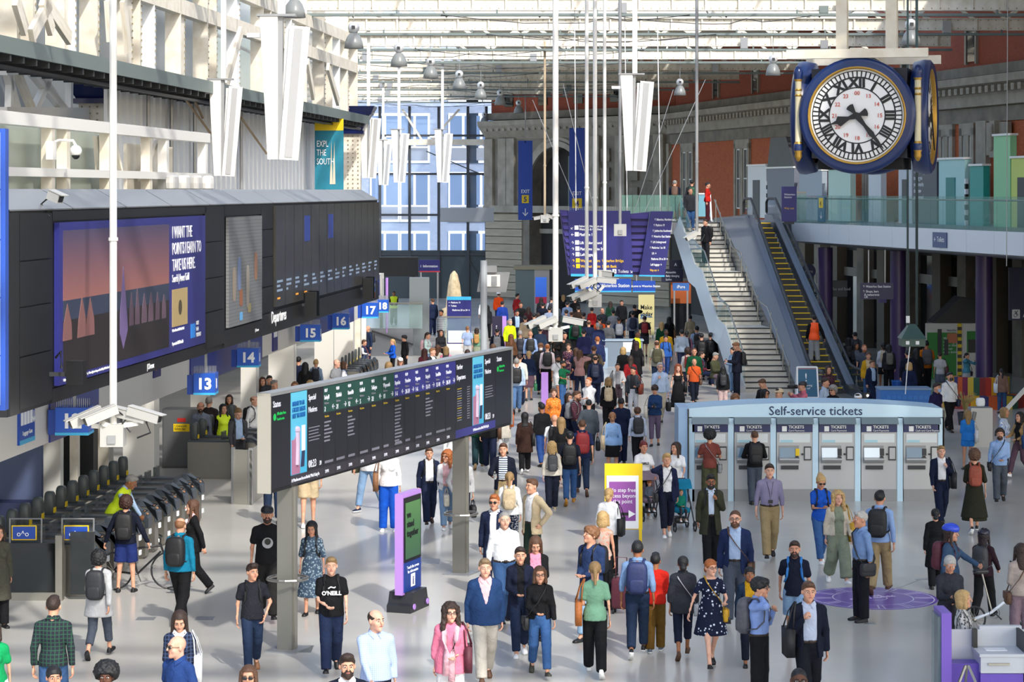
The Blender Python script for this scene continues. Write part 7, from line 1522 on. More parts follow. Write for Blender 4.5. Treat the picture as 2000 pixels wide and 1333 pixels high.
wheel(b, (-.42, 0, .21), .2, axis=(0, 1, 0)); wheel(b, (.58, 0, .21), .2, axis=(0, 1, 0)); tubes(b, 'frame', [[(-.42, 0, .21), (-.12, 0, .3)], [(-.12, 0, .3), (.1, 0, .45), (.4, 0, .5), (.52, 0, .52)], [(.5, 0, .56), (.58, 0, .21)]], .024, M_FW); tubes(b, 'seat_post', [[(-.1, 0, .3), (-.28, 0, .95)]], .016, M_STEEL); MB().rbox((-.3, 0, .98), (.26, .15, .07), n=6, k=3).build('saddle', M_BLK2, b); tubes(b, 'stem', [[(.5, 0, .52), (.42, 0, 1.02)]], .018, M_FW); tubes(b, 'handlebar', [[(.36, -.26, 1.08), (.4, 0, 1.05), (.36, .26, 1.08)]], .014, M_BLK2)
q = MB(); q.lathe([(.09, -.01), (.09, .01)], 16, (-.08, -.05, .3), axis='y'); q.tube([(-.08, -.08, .3), (.02, -.1, .2)], .012, 5); q.build('crankset', M_BLK2, b); MB().rbox((.45, -.02, .95), (.12, .14, .12), n=6, k=3).build('front_block', M_BLK2, b)
# ---------------- pushchairs
def pushchair(px, yb, c, lab, rz):
 g = G(px, yb); t = thing('pushchair', lab, 'pushchair', (g.x, g.y, 0), math.radians(rz), 'pushchairs by the ticket machines'); m = cloth(c)
 for x in (-.22, .22):
  for y in (-.3, .3): w = MB().tube([(x+.0, y+.1*math.cos(t_), .1+.1*math.sin(t_)) for t_ in [i*math.pi/6 for i in range(13)]], .02, 5, caps=False).build('wheel', M_BLK2, t)
  tubes(t, 'frame_side', [[(x, -.3, .1), (x, .0, .5), (x, .45, 1.02)], [(x, .3, .1), (x, .0, .5)]], .016, M_DGREY)
 tubes(t, 'handle', [[(-.22, .45, 1.02), (.22, .45, 1.02)]], .02, M_BLK2)
 q = MB(); q.rbox((0, .0, .42), (.36, .36, .12), n=8, k=3); q.rbox((0, .18, .66), (.36, .1, .5), n=8, k=3); q.build('seat', m, t, smooth=True); q = MB(); q.lathe([(.24, -.2), (.24, .2)], 20, (0, .08, .82), axis='x')
 h = MB()
 for i in range(9):
  a = math.pi*(.1+.75*i/8)
  for x in (-.22, -.1, .1, .22): h.v.append((x*(1-.1*abs(math.cos(a))), .12-.30*math.cos(a), .80+.26*math.sin(a)))
 for i in range(8):
  for j in range(3): k_ = i*4+j; h.f.append((k_, k_+1, k_+5, k_+4)); h.m.append(0)
 h.build('hood', m, t, smooth=True); MB().rbox((0, .1, .2), (.34, .4, .14), n=6, k=3).build('basket', M_BLK2, t); return t
pushchair(1330, 1035, 'teal', 'teal hooded pushchair with a toddler beside the woman on the phone', 12); pushchair(1268, 1015, 'mauve', 'pushchair half hidden behind the yellow framed sign', 12)
# wet floor sign at the bottom edge
t = thing('wet_floor_sign', 'yellow folding caution sign at the bottom edge', 'sign', (W(1578, 1360, 33.4).x, 33.4, 0)); q = MB(); q.prism([(-.15, 0), (.15, 0), (.1, .62), (-.1, .62)], -.02, .02, 'y'); q.build('front_leaf', M_YEL, t); q = MB(); q.prism([(-.15, 0), (.15, 0), (.1, .6), (-.1, .6)], .18, .2, 'y'); q.build('rear_leaf', M_YEL, t); text('WET\nFLOOR', .09, (0, -.03, .4), M_BLK2, t, align='CENTER')
# shop display table in the middle crowd
t = thing('display_stand', 'pale blue and white display stand among the crowd', 'stand', (W(1212, 730, 94).x, 94, 0)); MB().box(-.8, .9, 0, .7, 0, 1.05).build('counter', mat('stand_grey', '#7d8c9c', .4), t); MB().box(-.85, .95, -.05, .75, 1.05, 1.1).build('top', mat('stand_top', '#a9bccd', .4), t); MB().box(.1, .7, -.02, 0, .6, 1.0).build('poster', M_LETW, t); MB().box(-1.0, -.55, -.7, -.2, 0, .8).build('white_crate', mat('crate_pale', '#a8c0d6', .4), t)
# ================================================================ everyone on the concourse
# ---- bottom left
P(104, 1169, 0, 180, 'm', 'shirt #262832:pl,#2a5040', 'jeans denim', 'short:dbrown', 'w', 'dd', 'man from behind in a dark green plaid shirt', H=1.82)
P(193, 1080, 1287, 172, 'f', 'tunic lgrey', 'crop slate', 'curly:black', 'w', 'bf', 'woman from behind in a long pale grey top', fat=1.25, bags=['bpb char black'])
P(352, 1015, 1222, 165, 'm', 'shirt teal', 'trousers black', 'balding:lbrown', 'v', 'dd', 'stout man from behind in a bright blue shirt', fat=1.4, bags=['bpb black'])
P(377, 980, 1160, -78, 'f', 'blazer black', 'trousers black', 'long:brown', 'w', 'fb', 'woman in a black trouser suit walking left', inner='lpink', opened=3)
P(246, 973, 1157, 178, 'm', 'jumper dnavy', 'shorts #1f2f6a', 'curly:#3a1f18', 'a', 'oo', 'cyclist in navy shorts holding a road bicycle', fat=1.1, shoe='black', bags=['bpb black'])
P(224, 922, 1098, 78, 'm', 'shirt sky', 'trousers black', 'short:grey2', 'a', 'rr', 'steward in a yellow vest leaning over the barrier', lean=28, over='hiyel', skinc='skinC', H=1.76)
P(-14, 1218, 0, 10, 'f', 'tee #129a5a', 'wide white', 'bob:dbrown', 's', 'dd', 'person in a green t-shirt cut off at the left edge', fat=1.2)
P(351, 1199, 0, 5, 'f', 'jacket #1c2236:pl,#3a4a6a', 'jeans black', 'long:dbrown', 's', 'tt', 'woman with long dark hair in a checked navy jacket', hp=22, opened=1, inner='white', acc=['sunglasses'] and (), bags=['tote+ white'])
P(347, 1247, 0, -35, 'm', 'polo #26427c', 'trousers navy', 'bald:brown', 's', 'dd', 'bald man in a blue polo shirt and sunglasses', hy=-20, skinc='skinE', acc=['sunglasses'], fat=1.15)
P(105, 1307, 0, 20, 'f', 'tee black', 'jeans black', 'lowbun:black', 's', 'pp', 'dark haired woman holding a phone at the bottom left', skinc='skinA', bags=['phone- red'])
P(208, 1306, 0, 0, 'f', 'tee black', 'jeans black', 'afro:black', 's', 'dd', 'person with curly black hair at the bottom edge', skinc='skinD')
P(522, 992, 1211, 8, 'm', 'tee black', 'trousers #242323', 'buzz:dbrown', 'v', 'dd', 'man in a black cap and t-shirt with a tree print', skinc='skinA', hat='cap:black', beard='dbrown', fat=1.15)
P(493, 1105, 1315, 10, 'm', 'tee #22242c', 'jeans ddenim', 'flat:dbrown', 'w', 'dk', 'man in a charcoal t-shirt with a hand in his pocket', hy=22, fat=1.15, shoe='lbrown', bags=['bp black'])
P(609, 1021, 1200, -5, 'f', 'ldress #3a4c60:fl,#8fa3ad', None, 'vlong:black', 'l', 'dd', 'woman in a blue flowered dress beside the grey post', hp=15, skinc='skinA', bags=['bp black'])
P(647, 1092, 1315, 6, 'm', 'tee black', 'trousers #1f2c4a', 'short:dblonde', 'w', 'tf', "smiling man in a black t-shirt with a white surf logo", skinc='skinE', fat=1.25, bags=['bp black'])
P(533, 842, 1024, 175, 'm', 'shirt lpink', 'jeans ddenim', 'short:dbrown', 's', 'dd', 'person in jeans standing behind the left end of the standing board')
P(602, 848, 1030, 180, 'm', 'tee stone', 'shorts beige', 'short:dblonde', 'l', 'dd', 'person in beige shorts half hidden by the grey post', shoe='white')
P(734, 1196, 0, 15, 'm', 'shirt #aebfe0:ck,#98acd8', 'trousers dnavy', 'balding:dbrown', 's', 'ld', 'man in a pale blue shirt with sunglasses on his head', hy=25, fat=1.2, skinc='skinE', bags=['hand+ black'], H=1.8)
P(678, 1284, 0, 10, 'm', 'blazer dnavy', 'trousers dnavy', 'flat:dbrown', 's', 'dd', 'bearded man in a dark suit at the bottom edge', beard='dbrown', inner='white', opened=3)
P(486, 1306, 0, 0, 'f', 'tee black', 'jeans black', 'bob:brown', 's', 'dd', 'woman in sunglasses at the bottom edge', acc=['sunglasses'])
P(720, 832, 999, -30, 'f', 'blouse white', 'jeans ldenim', 'pony:dbrown', 'y', 'fb', 'person in light jeans and navy trainers under the standing board', shoe='navy/white', bags=['tote- olive'])
P(759, 868, 1038, 0, 'f', 'shirt white', 'trousers royal', 'bob:dblonde', 's', 'dd', 'woman in a white shirt and bright blue trousers', shoe='white', fat=1.1, bags=['tote- lbrown brown leather', 'hand+ black'])
P(838, 877, 1026, 8, 'm', 'blazer navy', 'trousers navy', 'short:brown', 'w', 'df', 'man in a navy suit and white open shirt left of the redhead', inner='white', opened=2, shoe='dbrown', bags=['bp black'])
P(873, 882, 1038, 5, 'f', 'shirt white', 'jeans ldenim', 'wavy:ginger', 'w', 'tt', 'red haired woman in glasses, white shirt and pale jeans', hy=-40, inner='lpink', opened=2, acc=['glasses'], shoe='white', bags=['hand- offw white cloth'])
P(902, 886, 1044, 10, 'm', 'jumper lgrey', 'trousers dnavy', 'short:dbrown', 'w', 'kd', 'man in a pale grey jumper half hidden by the second post', shoe='brown', inner='white', bags=['hand+ black'])
P(888, 815, 0, 182, 'm', 'shirt white', 'trousers navy', 'short:black', 'w', 'dd', 'man in a white shirt behind the redhead', bags=['hand- red'])
P(935, 784, 917, 180, 'm', 'jacket dgreen', 'trousers #1f3a40', 'short:dbrown', 'w', 'dd', 'person in dark green trousers behind the second post', shoe='tan')
P(956, 782, 918, 180, 'f', 'jacket black', 'trousers navy', 'bob:dbrown', 'v', 'dd', 'person in navy trousers and white trainers behind the board end', shoe='white', bags=['tote- brown'])
P(983, 770, 888, 178, 'f', 'coat offw', 'jeans white', 'long:blonde', 'l', 'dd', 'woman in a long white coat behind the board end', bags=['tote- orange'])
P(983, 869, 0, -5, 'm', 'blazer dnavy', 'trousers khaki', 'short:brown', 's', 'cd', 'young man in a navy blazer over a striped t-shirt', inner='white:sh,#2a3f5a', opened=2, bags=['cup- white'])
P(995, 925, 0, 178, 'f', 'jumper white', 'trousers navy:fl,lgrey', 'pony:dblonde', 'w', 'dd', 'woman from behind in a white jumper and patterned trousers', bags=['bp beige'])
P(1040, 939, 0, -50, 'm', 'blazer cream', 'trousers #23352d', 'short:brown', 's', 'dh', 'man in a beige blazer looking left', inner='white', opened=2, H=1.82)
P(966, 969, 0, -12, 'm', 'blazer navy', 'trousers navy', 'short:ginger', 'w', 'dd', 'man in sunglasses and a navy blazer', inner='white', opened=1, acc=['sunglasses'], H=1.8, bags=['hand+ royal blue'])
P(985, 1003, 0, 10, 'm', 'tucked white', 'jeans denim', 'buzz:grey2', 'w', 'dd', 'grey haired man in a white shirt and jeans', skinc='skinE', fat=1.15, H=1.84)
P(1046, 1051, 0, 3, 'f', 'blazer black', 'trousers black', 'long:brown', 'l', 'pp', 'woman in a black jacket and pink top looking at her phone', hp=25, inner='pink:fl,rose', opened=2, bags=['phone- black'])
P(1016, 1072, 1286, 5, 'f', 'mac #171d33', 'jeans #1d2a44', 'short:dbrown', 'w', 'td', 'short haired woman in a long navy coat', shoe='white', opened=1, inner='black', bags=['coat+ denim'])
P(1054, 1110, 1321, 6, 'f', 'cropj black', 'jeans bluejean', 'bob:brown', 'v', 'tf', 'woman in glasses and a black leather jacket', inner='black', opened=2, acc=['glasses'], shoe='#3a3a30', bags=['cross- black small black'])
P(947, 1095, 1333, 8, 'm', 'jacket #1f3b66', 'trousers #b9b4aa', 'short:#8a7355', 'w', 'dd', 'big man in a blue fleece and pale trousers', fat=1.45, inner='lpink', opened=3, skinc='skinE', shoe='brown')
P(880, 1183, 0, 0, 'f', 'loose #e87f9c', 'trousers white', 'wavy:dbrown', 's', 'dt', 'woman in a pink linen shirt and pink scarf', fat=1.25, hy=15, acc=['glasses'], skinc='skinE', bags=['tote+ wine dark red'])
P(1162, 1101, 1323, 180, 'f', 'tee sage', 'trousers black', 'pony:dblonde', 'v', 'dt', 'woman from behind in a green top and black trousers', shoe='white', bags=['tote+ cognac tan leather'])
P(1155, 1031, 1253, -40, 'm', 'jacket #2b3e66', 'jeans lbluej', 'mop:lbrown', 'l', 'tt', 'young man in a blue bomber jacket looking up', hp=-14, hy=-15, bags=['bp black'])
P(1177, 1003, 0, 165, 'f', 'tank #b9a79a:fl,coral', 'trousers black', 'bob:blonde', 's', 'dd', 'blonde woman from behind in a flowered strappy top', skinc='skinA', bags=['case- wine dark red'])
P(1189, 957, 1125, 165, 'f', 'jacket white', 'trousers black', 'lowbun:blonde', 's', 'dd', 'blonde woman from behind in a white jacket', bags=['tote- black'])
# ---- middle: walking away
P(1078, 865, 996, 184, 'f', 'jumper offw', 'trousers dnavy', 'wavy:blonde', 'l', 'dd', 'curly blonde woman from behind in a cream jumper', shoe='beige', fat=1.1, bags=['bp dgrey grey'])
P(1113, 846, 988, 178, 'm', 'tee dnavy', 'jeans bluejean', 'buzz:black', 'w', 'dd', 'man in a black cap and mustard boots from behind', hat='cap:black', shoe='#b8801e', bags=['bpb black'])
P(1137, 822, 969, 182, 'm', 'polo #1f2a50', 'jeans ddenim', 'buzz:brown', 'v', 'df', 'man in a navy polo shirt from behind', fat=1.15, shoe='brown', bags=['bpb dred red and black'])
P(1083, 812, 945, 180, 'm', 'tee white', 'jeans denim', 'bald:brown', 'w', 'dd', 'bald man in a white t-shirt from behind', fat=1.2, bags=['bpb black'])
P(1058, 789, 912, 205, 'm', 'jumper black', 'jeans #2c4c8c', 'flat:black', 'l', 'dd', 'bearded man in a black jumper beside the brown coat', beard='black', skinc='skinC', fat=1.15)
P(1025, 808, 926, 180, 'f', 'mac #3a2620', 'trousers black', 'hijab:black', 'w', 'dd', 'woman in a black headscarf and brown coat', shoe='white', fat=1.2, bags=['tote- black'])
P(1096, 815, 0, 180, 'f', 'jacket black', 'jeans black', 'long:dblonde', 'w', 'dd', 'long haired blonde woman in black beside the bald man')
P(1126, 766, 0, 60, 'm', 'rolled #4a2a34:pl,#6a4450', 'jeans navy', 'short:brown', 'w', 'fd', 'man in a dark red checked shirt', beard='brown', bags=['bp grey'])
P(1110, 773, 0, 40, 'f', 'jacket navy', 'jeans navy', 'long:dbrown', 's', 'dd', 'dark haired woman behind the checked shirt', acc=['mask:white'])
P(1081, 761, 0, 12, 'f', 'jumper #e07a2e:fl,#f0b060', 'jeans navy', 'lowbun:brown', 's', 'dd', 'woman in a bright orange patterned shirt', skinc='skinE')
P(1150, 739, 0, -40, 'm', 'rolled white', 'trousers black', 'buzz:ginger', 's', 'xx', 'man in a white shirt with folded arms', fat=1.3, skinc='skinE')
P(1150, 782, 906, 182, 'm', 'blazer #4b535c', 'trousers #4b535c', 'buzz:black', 'w', 'dk', 'man in a grey suit from behind', bags=['hand- black'])
P(1099, 719, 797, 60, 'm', 'polo #0d5a3c', 'jeans bluejean', 'flat:black', 's', 'cu', 'man in a dark green polo shirt', beard='black', skinc='skinC')
P(1090, 707, 783, 20, 'm', 'tee white', 'shorts lgrey', 'short:black', 'w', 'dd', 'dark bearded man in a white t-shirt', beard='black', skinc='skinC', bags=['cross black'])
P(1125, 681, 771, 180, 'f', 'dress #1d2847', None, 'vlong:brown', 'l', 'dd', 'woman in a navy dress with very long hair', bags=['bp black'])
P(1163, 696, 795, 178, 'm', 'blazer #16203c', 'trousers #16203c', 'balding:dbrown', 'w', 'dd', 'man in a navy suit from behind near the display stand', bags=['bp navy'])
P(1188, 739, 846, 180, 'f', 'jacket black', 'trousers black', 'bob:dblonde', 'w', 'dd', 'woman in black from behind with fair hair', bags=['bp beige'])
P(1213, 778, 907, 180, 'm', 'blazer #17213e', 'trousers #17213e', 'buzz:black', 'l', 'dd', 'dark haired man in a navy suit beside the blue jumper', skinc='skinC')
P(1196, 808, 938, 180, 'f', 'jumper #8db4e4', 'skirt black', 'lowbun:lbrown', 's', 'dd', 'woman in a pale blue jumper and black skirt', bags=['tote+ cream straw'])
P(1245, 802, 912, 185, 'm', 'shirt #c9d6ec', 'trousers black', 'mop:brown', 'w', 'dd', 'young man in a white shirt from behind', bags=['bpb char black'])
P(1237, 718, 815, -18, 'm', 'jacket #3a4048', 'jeans #c9ced6', 'short:black', 'l', 'dc', 'young man in a grey jacket and white jeans', hy=-30, inner='char', opened=2, shoe='white', skinc='skinA', bags=['tote+ rust brown and white'])
P(1206, 721, 803, 5, 'm', 'jacket lgrey', 'jeans #3a2f35', 'short:dbrown', 's', 'dc', 'boy in a grey and white varsity jacket', inner='grey', opened=2, bags=['tote- black'])
P(1217, 680, 0, 180, 'f', 'jumper black', 'trousers lgrey', 'bob:blonde', 's', 'dd', 'blonde woman in a black jumper by the display stand')
P(1243, 668, 0, 178, 'f', 'coat black', 'trousers black', 'vlong:#3a2220', 's', 'dd', 'woman in a black coat with long auburn hair', bags=['tote- black'])
P(1231, 697, 0, 182, 'f', 'jumper dred', 'jeans black', 'long:dbrown', 's', 'dd', 'woman in a red jumper from behind')
P(1289, 710, 828, 8, 'm', 'shirt #b5cbe8', 'trousers #c3bca8', 'short:silver', 'w', 'sd', 'white haired man in a pale blue shirt', fat=1.3, acc=['glasses'], skinc='skinE', bags=['hand+ black'])
P(1279, 754, 871, -8, 'f', 'jumper #22406c', 'crop #6a5c74', 'mop:dbrown', 'l', 'pp', 'woman in a blue top and mauve trousers', hp=18, fat=1.1, bags=['tote- offw cream', 'phone- black'])
P(1324, 713, 811, 8, 'f', 'sdress black', 'lskirt black', 'wavy:#7a3c20', 'l', 'dd', 'woman in a black dress with auburn hair', skinc='skinE', bags=['tote+ black'])
P(1356, 703, 791, 4, 'm', 'polo #d0592a', 'jeans dnavy', 'balding:grey2', 'w', 'dd', 'man in an orange polo shirt', fat=1.15, skinc='skinA', bags=['cross brown'])
P(1257, 865, 0, 10, 'f', 'tee white', 'jeans black', 'bun:#6a1e1c', 's', 'gg', 'red haired mother in a white t-shirt', skinc='skinA', fat=1.15, shoe='white')
P(1320, 867, 0, -15, 'f', 'tee white', 'jeans black', 'long:dbrown', 's', 'gg', 'dark haired mother in a white t-shirt pushing a pushchair', hy=-30)
P(1302, 889, 1053, 4, 'f', 'blazer #1c2342', 'crop #171c30', 'flat:blonde', 'w', 'ed', 'woman in a navy blazer talking on her phone', inner='white', opened=2, shoe='white', bags=['cross- char grey', 'phone- steel'])
P(1386, 845, 986, 180, 'm', 'tee #7a4038', 'baggy olive', 'afro:black', 's', 'cc', 'man in a rust t-shirt using a ticket machine', skinc='skinA', bags=['cross- grey'])
P(1474, 843, 985, 182, 'm', 'jumper black', 'trousers slate', 'buzz:brown', 'l', 'cc', 'man in black using the second ticket machine', bags=['bpb black'])
P(1388, 930, 1106, 3, 'm', 'mac #383a2c', 'trousers black', 'flat:black', 'l', 'ds', 'bearded man in an olive parka', inner='pblue', opened=1, beard='black', skinc='skinC', acc=['glasses'], bags=['bp black'])
P(1436, 1000, 0, -10, 'm', 'blazer #1c2a50', 'trousers slate', 'buzz:brown', 'w', 'dd', 'bearded man in a navy blazer and pale blue shirt', inner='#a9c0e2', opened=2, beard='brown', acc=['glasses'], skinc='skinE', H=1.86, bags=['cross brown'])
P(1503, 909, 1092, 0, 'm', 'tucked #8c86a2:ck,#7c7694', 'trousers khaki', 'short:dbrown', 'w', 'dd', 'man in a mauve checked shirt and beige chinos', fat=1.1, skinc='skinE')
P(1603, 931, 1104, 8, 'f', 'tee #1c56c0', 'jeans bluejean', 'bun:blonde', 'w', 'pp', 'blonde woman in a bright blue sports top', acc=['sunglasses'], hp=18, shoe='white', skinc='skinA', bags=['bp black'])
P(1636, 962, 1142, 8, 'f', 'cropj #d0c6b2', 'wide #88917c', 'wavy:blonde', 'v', 'df', 'blonde woman in a sage jumpsuit and cream jacket', inner='#88917c', opened=2, shoe='white', fat=1.1, skinc='skinE', bags=['tote+ mustard yellow'])
P(1682, 1003, 1214, -72, 'm', 'tucked #7a98c6', 'trousers #171a22', 'short:silver', 's', 'dd', 'grey haired man in a blue shirt standing in profile', skinc='skinA', fat=1.1, bags=['cross+ char black and grey'])
P(1718, 962, 1161, 160, 'm', 'shirt #8aa6d0:ck,#7d9aca', 'trousers khaki', 'short:black', 'w', 'dt', 'dark haired man in a blue shirt and beige trousers', skinc='skinA', shoe='brown', bags=['bpb black'])
P(1245, 1061, 1285, 175, 'm', 'rolled #7c9cc6', 'jeans ddenim', 'short:black', 'w', 'dd', 'father in a blue shirt walking beside the red hoodie', skinc='skinC', fat=1.15, shoe='black/white', bags=['bpb #22305f navy'])
P(1280, 1095, 1284, 172, 'm', 'hoodie #d0281c', 'trousers #6f5220', 'flat:black', 'l', 'tt', 'boy in a bright red hoodie', skinc='skinC', H=1.58, shoe='steel/white')
P(1334, 1090, 1288, 178, 'f', 'loose #30323a', 'capri #1b2238', 'lowbun:black', 'w', 'dd', 'woman in a charcoal top from behind beside the red hoodie', skinc='skinC', fat=1.1, shoe='brown', bags=['cross- lgrey silver'])
P(1388, 1096, 1306, 8, 'f', 'dress #151c34:do,#c9d2e0', None, 'lowbun:ginger', 'w', 'oc', 'woman in glasses and a spotted navy dress', fat=1.25, acc=['glasses'], skinc='skinE', hy=15, bags=['cross+ mustard yellow'])
P(1464, 1110, 1300, 0, 'f', 'jacket #23364f', 'jeans dnavy', 'lowbun:black', 'l', 'dd', 'woman in a denim jacket and yellow top', inner='mustard', opened=2, skinc='skinC')
P(1483, 1134, 0, 62, 'm', 'tucked #8aa5df', 'trousers black', 'mop:black', 's', 'es', 'young man in glasses and a blue shirt seen in profile', acc=['glasses'], bags=['bpb #55565e grey'])
P(1552, 1060, 1268, -8, 'm', 'polo #151b2e', 'shorts ldenim', 'short:dbrown', 'v', 'bd', 'man in a navy polo shirt with bright blue straps', beard='dbrown', skinc='skinA', shoe='#2f6a4a', bags=['bp #2a7ac8 blue'])
P(1579, 1140, 0, 5, 'm', 'blazer #141a2c', 'trousers #12161f', 'short:brown', 'w', 'sd', 'man in a dark suit and pale blue shirt at the bottom', inner='#b8c4dc', opened=2, H=1.83, bags=['tote- black'])
P(1560, 1311, 0, 0, 'm', 'tee black', 'jeans black', 'buzz:black', 's', 'dd', 'man in glasses at the bottom edge', skinc='skinD', acc=['glasses'])
# ---- right side
P(1838, 873, 1025, 2, 'm', 'blazer #17203a', 'trousers #17203a', 'short:dblonde', 'w', 'fs', 'man in a navy suit right of the ticket machines', inner='white', opened=2, skinc='skinE', bags=['tote+ black'])
P(1903, 881, 1043, 175, 'f', 'ldress #2a2b20', 'lskirt #2a2b20', 'curly:brown', 'w', 'dt', 'woman in a long dark dress with a brown backpack', shoe='black/white', bags=['bp rust brown leather'])
P(1953, 840, 982, -10, 'm', 'shirt #94b4e2', 'trousers #4c545f', 'short:dbrown', 'w', 'dt', 'man in headphones and a light blue shirt', acc=['headphones'], beard='dbrown', bags=['cross- black'])
P(1890, 803, 918, 180, 'f', 'blouse #2a80d6', 'sshorts #2a80d6', 'long:dblonde', 's', 'tt', 'woman in a bright blue playsuit from behind', skinc='skinA', bags=['tote- white'])
P(1961, 799, 0, 62, 'f', 'blouse #7fa2d8:sv,white', 'trousers navy', 'bob:dblonde', 's', 'ct', 'woman in a blue and white striped shirt', fat=1.2, skinc='skinA')
P(1992, 807, 934, -55, 'f', 'jumper #a98a5e', 'jeans plum', 'long:black', 'w', 'ct', 'woman in a tan jumper at the right edge', shoe='white', inner='black', opened=2, bags=['tote+ #1f4a80 blue'])
P(1855, 728, 844, 15, 'm', 'shirt white', 'trousers black', 'short:black', 'y', 'dd', 'man in a white shirt and black face mask', acc=['mask:black'], fat=1.15, bags=['cross navy'])
P(1829, 751, 0, 40, 'm', 'polo #241f48', 'trousers black', 'short:dbrown', 's', 'dd', 'man in a purple polo shirt beside the white shirt', acc=['mask:lblue'])
P(1888, 701, 770, 40, 'f', 'jumper #4f93aa', 'mskirt lgrey', 'lowbun:black', 's', 'eu', 'woman in a turquoise jumper by the purple column', bags=['cross black'])
P(1957, 732, 808, 180, 'f', 'jacket #8f6f60', 'jeans denim', 'plait:black', 's', 'dd', 'woman in a dusty pink jacket with a long plait', bags=['tote+ white'])
P(1809, 666, 773, 180, 'm', 'tee #b56412', 'trousers black', 'buzz:black', 'l', 'dd', 'man in an orange t-shirt before the green hoarding', skinc='skinC', bags=['bpb dgrey'])
P(1836, 692, 775, 178, 'm', 'tee lgrey', 'shorts steel', 'buzz:dbrown', 's', 'dd', 'man in a pale t-shirt before the green hoarding', bags=['tote- maroon'])
P(1776, 710, 0, 180, 'f', 'jumper #1b2748', 'trousers navy', 'bob:blonde', 's', 'dd', 'blonde woman in navy behind the blue planter')
P(1725, 672, 763, 182, 'f', 'blouse #c9cdd8', 'skirt black', 'lowbun:black', 's', 'dd', 'woman in a white blouse and black skirt by the column', skinc='skinC', bags=['bp beige'])
P(1703, 708, 795, 35, 'm', 'blazer #18233f', 'trousers #18233f', 'short:brown', 'w', 'dd', 'man in glasses and a navy suit right of the escalator', inner='sky', opened=2, acc=['glasses'])
P(1696, 690, 0, 0, 'f', 'jacket mustard', 'jeans denim', 'lowbun:brown', 's', 'dd', 'woman in a mustard cardigan right of the escalator', inner='beige', opened=2)
P(1688, 675, 0, 5, 'm', 'tee slate', 'jeans dgrey', 'buzz:ginger', 's', 'dd', 'bearded man in a grey t-shirt right of the escalator', beard='ginger')
P(1673, 671, 0, 5, 'f', 'jacket char', 'jeans navy', 'long:black', 's', 'pp', 'dark haired woman with a phone right of the escalator', inner='steel', opened=2, skinc='skinC')
P(1657, 662, 0, 180, 'f', 'coat black', 'jeans black', 'long:black', 's', 'dd', 'woman in black from behind at the escalator side', bags=['bp black'])
P(1670, 650, 0, 180, 'm', 'shirt slate', 'jeans dnavy', 'buzz:black', 's', 'dd', 'man in a slate shirt under the balcony', bags=['bp black'])
P(1773, 686, 0, 182, 'm', 'jacket dnavy', 'trousers black', 'short:black', 's', 'dd', 'dark figure left of the orange t-shirt')
P(1790, 683, 0, 178, 'f', 'coat black', 'trousers black', 'long:black', 's', 'dd', 'dark long haired figure close to the orange t-shirt')
P(1736, 675, 0, 180, 'f', 'jacket char', 'trousers black', 'long:black', 's', 'dd', 'figure in charcoal beside the white blouse', bags=['bp #6a685e grey'])
P(1827, 998, 1150, 175, 'f', 'coat black', 'trousers black', 'lowbun:black', 'l', 'dd', 'woman in a long black coat from behind')
P(1856, 1031, 0, 62, 'f', 'jacket #3a5270', 'trousers white', 'long:dbrown', 's', 'dr', 'cyclist in a blue helmet and denim jacket', hat='helmet:#2a48c8', bags=['bpb wine dark red'])
P(1921, 1039, 1212, 150, 'f', 'hoodie #2a1620', 'trousers black', 'long:#201418', 'w', 'gg', 'cyclist in a black helmet holding the folding bicycle', hat='helmet:#1c1a2c', bags=['bpb #34373c grey'])
P(1855, 1090, 0, 0, 'f', 'hoodie #33353d', 'jeans ldenim', 'lowbun:silver', 's', 'pt', 'grey haired woman in a charcoal hoodie', hp=20, skinc='skinA', bags=['phone- black', 'coat+ black'])
P(1994, 1066, 1268, 180, 'f', 'jumper #b3a59c', 'trousers #85717c', 'long:dbrown', 's', 'tt', 'woman in a beige jumper and mauve trousers at the right edge', bags=['cross brown'])
P(0, 0, 0, 78, 'f', 'blouse #c9c9c6:fl,#30343c', 'trousers black', 'bob:blonde', 'i', 'ct', 'blonde woman in a patterned blouse sitting at the help desk', at=(6.52, 33.35, 0), z=.16, H=1.66, bags=['tote- dgrey'])
# ---- behind the ticket machines, near the stairs
P(1439, 671, 777, -80, 'm', 'blazer #151a2a', 'trousers #151a2a', 'short:lbrown', 's', 'pp', 'man in a dark suit reading his phone at the stair foot', hp=25, shoe='brown', bags=['bp black', 'phone+ black'])
P(1432, 680, 771, -60, 'f', 'jacket ldenim', 'jeans ldenim', 'lowbun:black', 's', 'pp', 'woman in pale denim beside the dark suit', shoe='white')
P(1412, 722, 803, 180, 'f', 'jacket black', 'trousers #c9b0ae', 'long:black', 's', 'dd', 'woman in a black jacket and pale pink trousers', bags=['bp char'])
P(0, 0, 0, 50, 'm', 'jacket olive', 'trousers mauve', 'short:grey2', 'i', 'pp', 'grey haired person sitting at the foot of the stairs', at=(7.35, 83.4, 0), hp=20, shoe='white')
P(0, 0, 0, 80, 'f', 'hoodie wine', 'jeans navy', 'pony:dbrown', 'i', 'tt', 'person in a dark red hoodie sitting under the stairs', at=(7.0, 85.2, 0), bags=['bp teal blue'])
P(1436, 773, 0, 10, 'f', 'jumper tan', 'jeans navy', 'curly:lbrown', 's', 'dd', 'curly haired person just behind the ticket machine housing')
P(1490, 743, 0, -60, 'm', 'hoodie black', 'jeans black', 'short:brown', 's', 'pp', 'man in a black and red hoodie looking down', hp=25)
P(1493, 763, 0, 60, 'f', 'tee tan', 'jeans navy', 'long:black', 's', 'dd', 'dark haired woman in sunglasses behind the ticket machines', acc=['sunglasses'], skinc='skinA')
